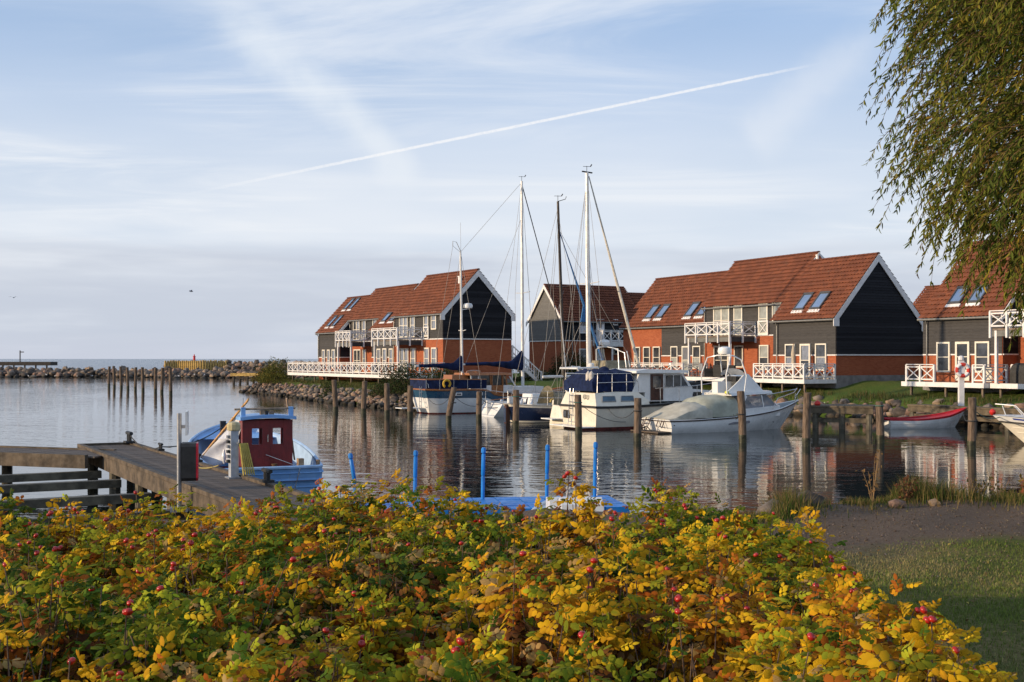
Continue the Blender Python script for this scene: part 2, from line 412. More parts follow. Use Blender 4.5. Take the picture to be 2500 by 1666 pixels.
# ------------------------------------------------------------------ far land
SHORE = [(-27.5, 121), (-20.3, 107), (-13.6, 91), (-9.2, 82), (-6.0, 77.5), (-2.2, 86), (3.5, 90), (8.6, 87), (12.8, 80), (20.0, 66.0), (23.6, 59), (30, 46), (45, 16), (130, 16), (130, 270), (-4, 270), (-16, 190), (-25, 150)]
def seg_dist(px, py, poly):
    d = np.full(px.shape, 1e9); inside = np.zeros(px.shape, bool); n = len(poly)
    for i in range(n):
        x0, y0 = poly[i]; x1, y1 = poly[(i + 1) % n]; ex, ey = x1 - x0, y1 - y0
        t = np.clip(((px - x0) * ex + (py - y0) * ey) / (ex * ex + ey * ey), 0, 1)
        d = np.minimum(d, np.hypot(px - x0 - t * ex, py - y0 - t * ey))
        cond = ((y0 > py) != (y1 > py)); xi = x0 + (py - y0) * ex / (ey if ey != 0 else 1e-9)
        inside ^= cond & (px < xi)
    return np.where(inside, d, -d)
def land_h(px, py):
    px, py = np.asarray(px, float), np.asarray(py, float)
    d = seg_dist(px, py, SHORE)
    s1 = np.clip((d + 0.3) / 2.2, 0, 1); s2 = np.clip((d - 1.6) / 7.0, 0, 1)
    top = np.where(px < 4, 1.42, 1.96); lip = np.where(px < 4, 1.12, 1.0)
    blend = np.clip((px - 0) / 10.0, 0, 1); top = 1.42 + blend * 0.54; lip = 1.12 - blend * 0.1
    h = -0.9 + s1 * (lip + 0.9) + (s2 * s2 * (3 - 2 * s2)) * (top - lip)
    return np.where(d < -0.3, -0.9, h) + 0.05 * np.sin(px * 1.3 + py * 0.7) * s1 + 0.03 * np.sin(px * 3.1 - py * 2.3) * s1
def height_grid(xs, ys, fn, keep):
    X, Y = np.meshgrid(xs, ys); Z = fn(X, Y); n = len(xs); V = np.stack([X, Y, Z], -1).reshape(-1, 3)
    idx = np.arange(len(xs) * len(ys)).reshape(len(ys), n)
    q = np.stack([idx[:-1, :-1], idx[:-1, 1:], idx[1:, 1:], idx[1:, :-1]], -1).reshape(-1, 4)
    ok = keep(V)[q].any(1); return V, q[ok]
V, Q = height_grid(np.arange(-34, 60, 0.7), np.arange(44, 160, 0.7), land_h, lambda V: V[:, 2] > -0.85)
tag(link('far_shore_ground', numpy_mesh('far_shore_ground', V, Q, grass_m, smooth=True)), 'grassy waterside ground the houses stand on', 'ground', kind='structure')

# ------------------------------------------------------------------ near bank with path
def bank_edge(x): return np.where(x > 2.2, 12.9 + 0.40 * (x - 2.2) , 12.9 + 0.05 * (x - 2.2)) + 0.35 * np.sin(x * 1.7) + 0.2 * np.sin(x * 4.1)
def near_h(px, py):
    px, py = np.asarray(px, float), np.asarray(py, float)
    e = bank_edge(px); s = np.clip((py - e) / 4.5, 0, 1); s = s * s * (3 - 2 * s)
    return 1.70 - 2.5 * s + 0.02 * np.sin(px * 2.0 + py) + 0.015 * np.sin(px * 5.3 - py * 3.7)
V, Q = height_grid(np.arange(-16, 22, 0.25), np.arange(-6, 26, 0.25), near_h, lambda V: V[:, 2] > -0.75)
tag(link('near_shore_ground', numpy_mesh('near_shore_ground', V, Q, nearground_m, smooth=True)), 'worn lawn with a gravel path along the near bank', 'ground', kind='structure')

# ------------------------------------------------------------------ stones
def make_stone(seed, sub=1):
    import bmesh
    r = random.Random(seed); bm = bmesh.new(); bmesh.ops.create_icosphere(bm, subdivisions=sub, radius=1.0)
    ph = [Vector((r.uniform(-1, 1), r.uniform(-1, 1), r.uniform(-1, 1))).normalized() for _ in range(7)]
    cut = [r.uniform(0.62, 0.95) for _ in ph]
    for v in bm.verts:
        for p, c in zip(ph, cut):
            d = v.co.dot(p)
            if d > c: v.co -= p * (d - c) * 0.85
        v.co *= 1 + r.uniform(-0.10, 0.10)
    me = bpy.data.meshes.new('stone'); bm.to_mesh(me); bm.free()
    me.polygons.foreach_set('use_smooth', [True] * len(me.polygons))
    try: me.set_sharp_from_angle(angle=R(50))
    except Exception: pass
    return me
for m_ in stone_ms:                                               # boulders stay dark and weedy where the water wets them
    t_ = NT(m_.node_tree); b_ = m_.node_tree.nodes['Principled BSDF']; src = b_.inputs['Base Color'].links[0].from_socket
    zp = t_.sep(t_.n('ShaderNodeNewGeometry').outputs['Position'])[2]; wn_ = t_.noise(t_.n('ShaderNodeNewGeometry').outputs['Position'], 1.3, 3)
    wet = t_.mr(t_.m('ADD', zp, t_.m('MULTIPLY', t_.m('SUBTRACT', wn_, 0.5), 0.25)), 0.34, 0.16)
    t_.set(b_.inputs['Base Color'], t_.mix(t_.m('MULTIPLY', wet, 0.9), src, (0.022, 0.020, 0.013)))
STONES = []
for k in range(12):
    me = make_stone(k); me.materials.append(stone_ms[k % 4]); STONES.append(me)
def stone_field(name, label, spots, keep=290, cat='stones'):
    """spots: (x, y, z, size); the ones that show largest become single stones, the rest one joined part"""
    root = thing(name, label, cat, (spots[0][0], spots[0][1], 0.0))
    o0 = Vector(root.location)
    spots = sorted(spots, key=lambda s: -s[3] / max(1, math.hypot(s[0], s[1])))
    rr = random.Random(len(spots)); rest = {}
    for i, (x, y, z, s) in enumerate(spots):
        me = STONES[rr.randrange(12)]
        M = Matrix.Translation(Vector((x, y, z)) - o0) @ Matrix.Rotation(rr.uniform(0, 6.28), 4, 'Z') @ Matrix.Rotation(rr.uniform(-0.5, 0.5), 4, 'X') @ Matrix.Diagonal((s * rr.uniform(0.85, 1.25), s * rr.uniform(0.75, 1.0), s * rr.uniform(0.6, 0.85), 1))
        if i < keep:
            o = link('stone', me, root); o.matrix_local = M
        else:
            rest.setdefault(me.materials[0].name, []).append((me, M))
    for mn, lst in rest.items():
        vs, fs, b = [], [], 0
        for me, M in lst:
            co = np.empty(len(me.vertices) * 3, np.float32); me.vertices.foreach_get('co', co); co = co.reshape(-1, 3)
            A = np.array(M); vs.append(co @ A[:3, :3].T + A[:3, 3]); f = np.array([p.vertices[:] for p in me.polygons]); fs.append(f + b); b += len(co)
        tag(link('smaller_stones', numpy_mesh('smaller_stones', np.concatenate(vs), np.concatenate(fs), bpy.data.materials[mn], smooth=True), root), kind='stuff')
    return root
def along(poly):
    seg = []; tot = 0
    for a, b in zip(poly[:-1], poly[1:]):
        L = math.dist(a, b); seg.append((tot, L, a, b)); tot += L
    def f(t):
        t = min(max(t, 0), tot - 1e-6)
        for s0, L, a, b in seg:
            if t <= s0 + L:
                k = (t - s0) / L; return a[0] + (b[0] - a[0]) * k, a[1] + (b[1] - a[1]) * k, (b[0] - a[0]) / L, (b[1] - a[1]) / L
    return f, tot
def revet(poly, zt, rows, size, seed, inward=1.0, wid=2.0, jit=0.3):
    f, tot = along(poly); rr = random.Random(seed); out = []
    for k in range(rows):
        t = rr.uniform(0, size)
        while t < tot:
            x, y, tx, ty = f(t); u = (k + rr.uniform(0.1, 0.9)) / rows; s = size * rr.choice((0.55, 0.7, 0.85, 1.0, 1.25)) * 0.5
            off = -0.3 + u * wid; out.append((x + ty * off * inward + rr.uniform(-jit, jit), y - tx * off * inward + rr.uniform(-jit, jit), -0.05 + u * zt + rr.uniform(-0.08, 0.08), s)); t += s * 1.75
    return out
stone_field('rock_revetment', 'rough boulder slope under the long white railed terrace', revet(SHORE[:5] + [(-3.6, 82)], 1.0, 7, 0.54, 3, -1.0, 2.2))
stone_field('rock_revetment', 'rounded boulders below the lawn behind the timber quay', revet(SHORE[7:13], 0.95, 4, 0.80, 5, -1.0, 2.5))

# ------------------------------------------------------------------ breakwaters
def mole(poly, zt, half, size, seed, rows):
    f, tot = along(poly); rr = random.Random(seed); out = []
    for k in range(rows):
        u = (k + 0.5) / rows; off = -half + half * 0.95 * u; t = rr.uniform(0, size)
        while t < tot:
            x, y, tx, ty = f(t); s = size * rr.choice((0.5, 0.65, 0.8, 1.0, 1.2)) * 0.5
            out.append((x + ty * off * -1 + rr.uniform(-.4, .4), y + tx * off + rr.uniform(-.4, .4), -0.1 + u * zt + rr.uniform(-0.2, 0.25) - 0.3 * (u < .2), s)); t += s * 1.6
    return out
def mole_core(poly, zt, half):
    f, tot = along(poly); rings = []
    for i in range(int(tot / 6) + 1):
        x, y, tx, ty = f(i * 6.0)
        rings.append([(x - (-ty) * half, y - tx * half, -1.2), (x - (-ty) * half * .35, y - tx * half * .35, zt * .8), (x + (-ty) * half * .35, y + tx * half * .35, zt * .8), (x + (-ty) * half, y + tx * half, -1.2)])
    return MB().loft(rings)
near_mole = [(-118, 222), (-80, 218), (-56, 212), (-34, 204), (-22, 198)]
rt = stone_field('breakwater', 'low boulder breakwater across the harbour behind the bare posts', mole(near_mole, 1.55, 4.5, 1.45, 11, 5), cat='breakwater')
c = mole_core(near_mole, 1.6, 4.5).build('rubble_core', stone_ms[2], rt); c.location = -Vector(rt.location)
far_mole = [(-93, 322), (-60, 316), (-34, 306), (-14, 296)]
rt = stone_field('breakwater', 'far boulder breakwater with timber piling at its tip', mole(far_mole, 2.7, 5.0, 2.0, 13, 4), keep=200, cat='breakwater')
c = mole_core(far_mole, 2.6, 5.0).build('rubble_core', stone_ms[2], rt); c.location = -Vector(rt.location)
yel_m = mat('yellow_weathered_timber', (0.50, 0.33, 0.10), 0.8, 0.25, 3.0, 0.4)
drk_m = mat('dark_timber', (0.06, 0.05, 0.04), 0.85, 0.2, 3.0, 0.4)
t = thing('pile_wall', 'row of sunlit yellowish timber piles at the far breakwater tip', 'pile wall', (-92, 316, 0))
pm = MB().lathe([(0.28, -1.5), (0.28, 2.7), (0.2, 2.95)], n=7).mesh('pile', yel_m)
for k in range(27): link('pile', pm, t, (k * 0.62 - 0.2, 1.2 * math.sin(k * 0.3) + k * -0.05, rnd.uniform(-0.15, 0.1)))
MB().box(-0.6, 16.5, 0.9, 1.5, 1.6, 2.2).build('waling', drk_m, t)
t = thing('harbour_beacon', 'small red harbour beacon standing on the far breakwater', 'beacon', (-85.6, 320, 2.2))
MB().lathe([(0.5, 0), (0.5, 0.5), (0.34, 0.55), (0.30, 1.7), (0.42, 1.75), (0.42, 1.85), (0.22, 1.9)], n=10).build('tower', mat('red_beacon_paint', (0.55, 0.03, 0.04), 0.5), t)
MB().lathe([(0.16, 1.9), (0.16, 2.2), (0.05, 2.4)], n=8).build('lantern', mat('red_beacon_paint', (0.55, 0.03, 0.04), 0.5), t)
t = thing('old_pier', 'dark low pier with a lamp pole behind the breakwater', 'pier', (-112, 262, 0))
MB().box(-10, 11, -2, 2, 1.9, 2.7).build('deck', drk_m, t)
for k in range(9): MB().lathe([(0.22, -1.5), (0.2, 2.0)], c=(-9 + k * 2.4, -2.1, 0), n=6).build('pile', drk_m, t)
MB().tube([(3.5, 0, 2.7), (3.5, 0, 5.2)], 0.13, 6).build('lamp_pole', drk_m, t)
MB().box(3.5, 4.3, -0.15, 0.15, 4.75, 4.95).build('lamp_head', drk_m, t)
t = thing('small_jetty', 'yellow sunlit timber jetty on dark piles by the terrace', 'jetty', (-37.5, 166, 0), R(-12))
for k in range(24): MB().box(-1.3 + k * 0.28, -1.3 + k * 0.28 + 0.25, -1.2, 1.2, 1.22, 1.32).build('plank', yel_m, t)
for s in (-1.25, 1.17): MB().box(-1.4, 5.5, s, s + 0.08, 0.98, 1.38).build('edge_beam', yel_m, t)
MB().box(-1.2, 5.4, -1.0, -0.8, 0.62, 0.8).build('lower_beam', drk_m, t)
for k in range(4):
    for s in (-1.0, 1.0): MB().lathe([(0.17, -1.5), (0.17, 1.2)], c=(-1.0 + k * 2.05, s, 0), n=7).build('pile', drk_m, t)
# ================================================================== houses
# every house: local x along the facade (to the right), y into the house, z up from the water level
def roof_mesh(x0, x1, ya, za, yb, zb, pitch=0.30, course=0.36):
    """pantiles on one slope, from the eave (ya, za) up to the ridge (yb, zb): waves across, steps along"""
    L = math.hypot(yb - ya, zb - za); ny, nz = -(zb - za) / L, (yb - ya) / L
    if nz < 0: ny, nz = -ny, -nz
    rows = max(1, round(L / course)); cols = max(1, round((x1 - x0) / pitch)); per = 5
    xs = np.linspace(x0, x1, cols * per + 1); ph = (np.arange(len(xs)) % per) / per
    wave = 0.060 * np.array([0.0, 0.75, 1.0, 0.75, 0.15])[np.arange(len(xs)) % per]
    V, Fq = [], []
    rr = np.random.RandomState(int(abs(x0 * 10)) + rows)
    for r in range(rows):
        jit = np.repeat(rr.uniform(-0.006, 0.006, cols + 1), per)[:len(xs)]
        for e, lift in (((r - .14) / rows, 0.082), ((r - .14) / rows, 0.100), ((r + 1.0) / rows, 0.028)):
            h = wave * (1 if lift > .05 else .9) + lift + jit
            V.append(np.stack([xs, ya + (yb - ya) * e + ny * h, za + (zb - za) * e + nz * h], 1))
    n = len(xs)
    for r in range(3 * rows - 1):
        if r % 3 == 2: continue                                       # courses overlap with an open joint below the lip
        a = r * n + np.arange(n - 1); Fq.append(np.stack([a, a + 1, a + 1 + n, a + n], 1))
    V, Fq = np.concatenate(V), np.concatenate(Fq)
    if ya > yb: Fq = Fq[:, ::-1]
    return numpy_mesh('roof_slope', V, Fq, tile_m)
def board_rows(wall, z0, z1, span, place, m=None, h=0.175):
    """weatherboards, each its own piece; span(z) gives the clear run at that height; place(u, out, z) the position"""
    k = 0; z = z0
    while z < z1 - 0.04:
        zt = min(z + h, z1); zm = (z + zt) / 2; s = span(zm)
        if s and s[1] - s[0] > 0.12:
            a, b = s
            p = [place(a, 0.0, z), place(b, 0.0, z), place(b, 0.045, z), place(a, 0.045, z), place(a, 0.0, zt + .015), place(b, 0.0, zt + .015), place(b, 0.018, zt + .015), place(a, 0.018, zt + .015)]
            MB().hexa(p).build('board', m or clad_m, wall)
        z = zt
class House:
    def __init__(s, name, label, o, ex, ground):
        s.rz = math.atan2(ex[1], ex[0]); s.root = thing(name, label, 'house', (o[0], o[1], 0.0), s.rz); s.g = ground
    def wall(s, x0, x1, prof, name='wall'):
        """solid brick body; prof is the (y, z) outline across the house"""
        return MB().prism(prof, lambda y, z: (x0, y, z), lambda y, z: (x1, y, z)).build(name, brick_m, s.root)
    def roof(s, x0, x1, yf, zf, yr, zr, yb, zb, ridge=True):
        rf = link('roof', roof_mesh(x0, x1, yf, zf, yr, zr), s.root)
        link('rear_slope', roof_mesh(x0, x1, yb, zb, yr, zr), rf)
        if ridge:
            n = max(1, round((x1 - x0) / 0.42)); w0 = (x1 - x0) / n
            me = MB().loft([[(i * w0 * .98, 0.15 * math.cos(a) * (1 + .06 * i), 0.11 * math.sin(a) + 0.05 * i * .2) for a in [math.pi * k / 6 for k in range(7)]] for i in (0, 1)], cap0=True, cap1=True).mesh('ridge_tile', tile_m)
            for i in range(n): link('ridge_tile', me, rf, (x0 + i * w0, yr, zr + 0.03))
        return rf
    def barge(s, x, y0, z0, y1, z1, wd=0.32, m=None):
        a = 0.05; MB().hexa([(x, y0, z0 - wd), (x + a, y0, z0 - wd), (x + a, y1, z1 - wd), (x, y1, z1 - wd), (x, y0, z0 + .02), (x + a, y0, z0 + .02), (x + a, y1, z1 + .02), (x, y1, z1 + .02)]).build('bargeboard', m or white_m, s.root)
    def gutter(s, x0, x1, y, z):
        MB().tube([(x0, y, z), (x1, y, z)], 0.07, 7).build('gutter', gutter_m, s.root)
    def pipe(s, x, y, z1, z0):
        MB().tube([(x, y - 0.22, z1), (x, y - 0.1, z1 - 0.22), (x, y - 0.1, z0)], 0.045, 6).build('downpipe', gutter_m, s.root)
    def band(s, x0, x1, y, z, h=0.075): MB().box(x0, x1, y - 0.06, y + 0.01, z - h / 2, z + h / 2).build('band', white_m, s.root)
    def clad(s, wl, x0, x1, y, z0, z1, m=None): board_rows(wl, z0, z1, lambda z: (x0, x1), lambda u, o, z: (u, y - 0.004 - o, z), m)
    def window(s, x0, x1, y, z0, z1, panes=(1, 2), kinds=None, fw=0.085, name='window', m=None, door_panel=0.0, side=None):
        """frame, glazing bars and one pane each; side='x' puts it on the wall facing +x at x=y"""
        P = (lambda u, o, z: (u, y - o, z)) if side is None else (lambda u, o, z: (y + o, u, z))
        m = m or cream_m; nx, nz = panes
        def blk(mb, u0, u1, o0, o1, a, b):
            mb.hexa([P(u0, o0, a), P(u1, o0, a), P(u1, o1, a), P(u0, o1, a), P(u0, o0, b), P(u1, o0, b), P(u1, o1, b), P(u0, o1, b)])
        f = MB(); blk(f, x0, x1, 0.0, 0.10, z1 - fw, z1); blk(f, x0, x1, 0.0, 0.10, z0, z0 + fw + door_panel)
        blk(f, x0, x0 + fw, 0.0, 0.10, z0 + fw + door_panel, z1 - fw); blk(f, x1 - fw, x1, 0.0, 0.10, z0 + fw + door_panel, z1 - fw)
        fo = f.build(name, m, s.root)
        gx0, gx1, gz0, gz1 = x0 + fw, x1 - fw, z0 + fw + door_panel, z1 - fw
        bars = MB(); bw = 0.045
        for i in range(1, nx): c = gx0 + (gx1 - gx0) * i / nx; blk(bars, c - bw * 1.4, c + bw * 1.4, 0.03, 0.092, gz0, gz1)
        for i in range(1, nz): c = gz0 + (gz1 - gz0) * i / nz; blk(bars, gx0, gx1, 0.03, 0.088, c - bw / 2, c + bw / 2)
        if bars.v: bars.build('glazing_bar', m, fo)
        q = 0
        for j in range(nz):
            for i in range(nx):
                a0, a1 = gx0 + (gx1 - gx0) * i / nx, gx0 + (gx1 - gx0) * (i + 1) / nx; b0, b1 = gz0 + (gz1 - gz0) * j / nz, gz0 + (gz1 - gz0) * (j + 1) / nz
                k = (kinds or ['g'])[q % len(kinds or ['g'])]; q += 1
                pn = MB(); blk(pn, a0, a1, 0.02, 0.045, b0, b1); pn.build('pane', {'g': glass_m, 'b': blind_m, 'c': skysheen_m}[k], fo)
        return fo
    def skylight(s, x0, x1, y0, y1, ye, ze, sl):
        L = math.sqrt(1 + sl * sl); ny, nz = -sl / L, 1 / L
        P = lambda x, y, h: (x, y + ny * h, ze + (y - ye) * sl + nz * h)
        def blk(a, b, c, d, h0, h1): return [P(a, c, h0), P(b, c, h0), P(b, d, h0), P(a, d, h0), P(a, c, h1), P(b, c, h1), P(b, d, h1), P(a, d, h1)]
        w = 0.09; f = MB()
        f.hexa(blk(x0, x1, y0, y0 + w, 0.02, 0.20)); f.hexa(blk(x0, x1, y1 - w, y1, 0.02, 0.22)); f.hexa(blk(x0, x0 + w, y0 + w, y1 - w, 0.02, 0.20)); f.hexa(blk(x1 - w, x1, y0 + w, y1 - w, 0.02, 0.20))
        fo = f.build('skylight', darkframe_m, s.root)
        MB().hexa(blk(x0 + w, x1 - w, y0 + w, y1 - w, 0.08, 0.17)).build('pane', skyglass_m, fo)
        MB().hexa(blk(x0 - 0.06, x1 + 0.06, y0 - 0.16, y0 - 0.01, 0.06, 0.14)).build('flashing', white_m, fo)
    def gable(s, wl, x, prof_fn, z0, z1, m=None, sign=1):
        """boards on the end wall at x, facing +x (sign 1)"""
        board_rows(wl, z0, z1, prof_fn, lambda u, o, z: (x + sign * (0.004 + o), u, z), m)

def rail_run(par, a, b, n, zf, zt, skirt=None, ends=(True, True), post=0.11):
    """white railing with crossed braces between posts from a to b (x, y); every post, rail and cross its own piece"""
    a, b = Vector((a[0], a[1], 0)), Vector((b[0], b[1], 0)); d = (b - a) / n
    lowz = skirt if skirt is not None else zf
    for i in range(n + 1):
        if (i == 0 and not ends[0]) or (i == n and not ends[1]): continue
        p = a + d * i; MB().bar((p.x, p.y, lowz), (p.x, p.y, zt + .01), post, post, (0, 1, 0)).build('post', white_m, par)
    t = d.normalized()
    MB().bar((a.x, a.y, zt + 0.035), (b.x, b.y, zt + 0.035), 0.15, 0.05).build('top_rail', white_m, par)
    MB().bar((a.x, a.y, zt - 0.10), (b.x, b.y, zt - 0.10), 0.055, 0.075).build('upper_rail', white_m, par)
    MB().bar((a.x, a.y, zf + 0.13), (b.x, b.y, zf + 0.13), 0.055, 0.075).build('lower_rail', white_m, par)
    for i in range(n):
        p, q = a + d * i + t * post / 2, a + d * (i + 1) - t * post / 2
        MB().bar((p.x, p.y, zf + .165), (q.x, q.y, zt - .14), 0.03, 0.055).bar((q.x, q.y, zf + .165), (p.x, p.y, zt - .14), 0.036, 0.052).build('cross_brace', white_m, par)
def balcony(h, x0, x1, y0, y1, y1l, zf, zt, nf, ns, posts=True, zg=None):
    """floor slab from the wall (y1) out to the front (y0), railed on the front and the right"""
    fl = MB().box(x0 + .06, x1 - .06, y0 + .06, y1 - .01, zf - 0.10, zf).build('balcony', deck_m, h.root)
    MB().box(x0 + .07, x1 - .07, y0 + .062, y0 + .12, zf - 0.42, zf - .11).build('front_beam', clad_grey2, fl)
    MB().box(x1 - .12, x1 - .062, y0 + .13, y1 - .02, zf - 0.42, zf - .11).build('side_beam', clad_m, fl)
    MB().box(x0 + .062, x0 + .12, y0 + .13, y1l - .02, zf - 0.42, zf - .11).build('side_beam', clad_m, fl)
    rail_run(fl, (x0, y0), (x1, y0), nf, zf, zt, zf - 0.5)
    rail_run(fl, (x1, y0), (x1, y1), ns, zf, zt, zf - 0.5, (False, True))
    rail_run(fl, (x0, y0), (x0, y1l), ns, zf, zt, zf - 0.5, (False, True))
    if posts:
        for x in (x0 + .3, x1 - .12): MB().bar((x, y0 + .12, zg), (x, y0 + .12, zf - .11), 0.14, 0.14, (0, 1, 0)).build('support_post', white_m, fl)
    return fl
clad_grey2 = mat('grey_balcony_fascia', (0.15, 0.15, 0.14), 0.7, 0.15, 3.0)

# ---------------------------------------------------------------- the large house on the right ("C")
EX = (0.44721, -0.89443)
C = House('brick_house', 'long brick and black timber house with navy gable by the green lawn', (20.73, 76.0), EX, 1.98)
g = 1.85; SC = 1.13
yr3 = 3.5; zr3 = 6.25 + SC * yr3                                      # ridge of the end bay
yr2 = 4.05; zr2 = 6.25 + SC * yr2
e1 = 6.27; yr1 = 4.65; zr1 = e1 + SC * (yr1 - 1.15)
yb, zb = 7.5, 5.7
w3 = C.wall(-6.2, 0, [(0, g), (yb, g), (yb, zb - .2), (yr3, zr3 - .12), (0, 6.12)])
w2 = C.wall(-15.72, -6.2, [(1.15, g), (yb + .7, g), (yb + .7, zb), (yr2, zr2 - .12), (1.15, 7.42)])
w1 = C.wall(-27.5, -15.72, [(1.16, g), (yb + .6, g), (yb + .6, zb - .2), (yr1, zr1 - .14), (1.16, e1 - .14)])
MB().box(-6.22, 0.05, -0.05, yb + .05, 1.5, 2.32).build('plinth', plinth_m, C.root)
C.roof(-6.26, 0.12, -0.25, 6.25 - SC * .25, yr3, zr3, yb + .15, zb)
C.roof(-15.85, -6.26, 0.92, 6.25 + SC * .92, yr2, zr2, yb + .9, zb + .1)
C.roof(-27.7, -15.74, 0.92, e1 - SC * .23, yr1, zr1, yb + .8, zb)
gp3 = lambda z: (max(0.0, (z + .26 - 6.25) / SC), min(yb, yr3 + (zr3 - .26 - z) / ((zr3 - zb) / (yb + .15 - yr3)))) if z > 5.2 else (0.0, yb)
C.gable(w3, 0.0, gp3, 3.66, zr3 - .2, cladshade_m)
MB().box(0.0, 0.075, -0.03, yb + .03, 3.60, 3.68).build('band', white_m, C.root)
C.barge(0.085, -0.28, 6.25 - SC * .28, yr3, zr3, 0.46); C.barge(0.085, yb + .15, zb, yr3, zr3, 0.46)
MB().box(0.087, 0.137, -0.31, 0.16, 5.48, 5.93).build('bargeboard_foot', white_m, C.root); MB().box(0.087, 0.137, yb - .2, yb + .18, zb - .48, zb - .02).build('bargeboard_foot', white_m, C.root)
C.barge(-6.26, yr3 + .02, zr3 + .04, yr2, zr2 + .03, 0.28)
MB().prism([(yr3 - .1, zr3 + .02), (yr2 + .8, zr3 + .02), (yr2 + .05, zr2 - .02)], lambda y, z: (-6.245, y, z), lambda y, z: (-6.215, y, z)).build('end_panel', white_m, C.root)
MB().lathe([(0.10, 0), (0.10, 0.45), (0.13, 0.47), (0.13, 0.55)], c=(-5.9, yr3 + .1, zr3 - .1), n=8).build('flue', white_m, C.root)
C.barge(-15.86, 0.92, 6.25 + SC * .92, yr2, zr2, 0.18, tile_m); C.barge(-27.72, .9, e1 - SC * .25, yr1, zr1, 0.2, tile_m)
C.gutter(-6.26, 0.08, -0.32, 5.90); C.gutter(-15.8, -6.4, 0.86, 7.18); C.gutter(-27.6, -15.8, 0.86, 5.92)
C.clad(w3, -6.2, -0.0, 0.0, 3.66, 6.05); C.band(-6.2, -0.003, 0.0, 3.63)
for a, b in ((-4.85, -3.86), (-1.83, -0.79)): C.window(a, b, -0.045, 2.62, 4.38, (1, 2), ['c', 'g'])
C.window(-3.34, -2.33, -0.045, 2.2, 4.38, (1, 2), ['g', 'c'], 0.12, 'terrace_door')
C.pipe(-5.68, -0.05, 5.85, 2.2)
# middle bay, upper floor boarded, ground floor brick
C.clad(w2, -15.7, -6.24, 1.15, 5.09, 7.2); C.band(-15.7, -6.24, 1.15, 5.05)
C.window(-14.5, -12.55, 1.105, 5.13, 7.36, (2, 2), ['c', 'b', 'b', 'b'], 0.11, 'balcony_door'); C.window(-12.02, -11.0, 1.105, 5.13, 7.34, (1, 2), ['b', 'b'], 0.11, 'balcony_door')
wd = C.window(-9.13, -8.12, 1.105, 5.13, 7.34, (1, 2), ['b', 'b'], 0.11, 'tall_window')
C.window(-7.62, -6.6, 1.105, 6.0, 7.34, (1, 1), ['b'])
fr = MB().box(-9.2, -8.05, 0.98, 1.04, 5.06, 5.14).box(-9.2, -8.05, 0.98, 1.04, 6.0, 6.09).box(-9.2, -9.12, 0.98, 1.04, 5.14, 6.0).box(-8.13, -8.05, 0.98, 1.04, 5.14, 6.0).build('window_guard', white_m, C.root)
MB().bar((-9.12, 1.01, 5.14), (-8.13, 1.01, 6.0), 0.03, 0.055).bar((-8.13, 1.01, 5.14), (-9.12, 1.01, 6.0), 0.036, 0.05).build('cross_brace', white_m, fr)
C.window(-14.47, -12.68, 1.12, 2.2, 4.36, (2, 2), ['g'], 0.12, 'terrace_door'); C.window(-11.99, -10.95, 1.12, 2.75, 4.36, (1, 1), ['g']); C.window(-9.08, -8.05, 1.12, 2.6, 4.37, (1, 2), ['g', 'b'])
MB().box(-6.5, -6.42, 1.05, 1.14, 2.2, 4.3).build('door_jamb', cream_m, C.root)
C.pipe(-15.6, 1.1, 7.1, 2.2); C.pipe(-6.45, 1.1, 7.1, 6.2)
# left bay: brick, then boards above a low band
C.clad(w1, -21.62, -15.74, 1.16, 3.66, 6.05); C.band(-21.62, -15.74, 1.16, 3.63)
xo = 0.9                                                              # the left bay stands nearer than the first reading of its windows
for (a, b, k) in ((-25.6, -24.7, 'g'), (-24.2, -23.2, 'g'), (-22.75, -21.75, 'g'), (-20.2, -19.25, 'x'), (-17.2, -16.2, 'x')):
    C.window(a, b, 1.115, 2.62, 4.38, (1, 2), ['b', 'g'] if k == 'x' else ['g', 'g'])
C.window(-18.65, -17.7, 1.115, 2.2, 4.38, (1, 2), ['b', 'c'], 0.11, 'terrace_door')
for a, b, y0, y1, ye, ze in ((-4.4, -3.4, 0.28, 1.3, 0, 6.25), (-2.78, -1.78, 0.28, 1.3, 0, 6.25), (-24.6, -23.6, 1.45, 2.45, 1.15, e1), (-23.0, -22.0, 1.45, 2.45, 1.15, e1), (-18.9, -17.9, 1.45, 2.45, 1.15, e1), (-17.3, -16.3, 1.45, 2.45, 1.15, e1)):
    C.skylight(a, b, y0, y1, ye, ze, SC)
balcony(C, -14.95, -9.55, -1.2, 1.1, 1.1, 5.03, 5.98, 4, 2, True, 2.1)
pw = MB().box(0.02, 1.3, 7.7, 8.9, 4.30, 4.42).build('porch', plinth_m, C.root)
MB().bar((1.15, 7.85, 1.9), (1.15, 7.85, 4.3), 0.12, 0.12, (0, 1, 0)).build('porch_post', white_m, pw)
MB().box(0.2, 0.9, 8.2, 8.9, 1.85, 4.3).build('porch_wall', brick_m, pw)

# ---------------------------------------------------------------- the left house on its stone bank ("A")
EXA = (0.51666, -0.85619)
A = House('brick_house', 'long stepped house above the boulder slope, with a wide white terrace', (-5.52, 95.0), EXA, 1.5)
g = 1.3; SA = 1.04; zA = 6.15                                         # roof height over the front wall line of the low bays
wa4 = A.wall(-8.95, 0, [(0, g), (6.4, g), (6.4, 7.12), (3.2, 10.47), (0, 7.12)])
wa3 = A.wall(-13.7, -8.95, [(0.02, g), (6.9, g), (6.9, 6.0), (3.2, zA + SA * 3.2 - .13), (0.02, zA - .13)])
wa2 = A.wall(-21.0, -13.7, [(1.08, g), (7.2, g), (7.2, 6.3), (3.75, zA + SA * 3.75 - .13), (1.08, zA + SA * 1.08 - .13)])
wa1 = A.wall(-26.3, -21.0, [(0, g), (6.6, g), (6.6, 6.0), (3.15, zA + SA * 3.15 - .13), (0, zA - .13)])
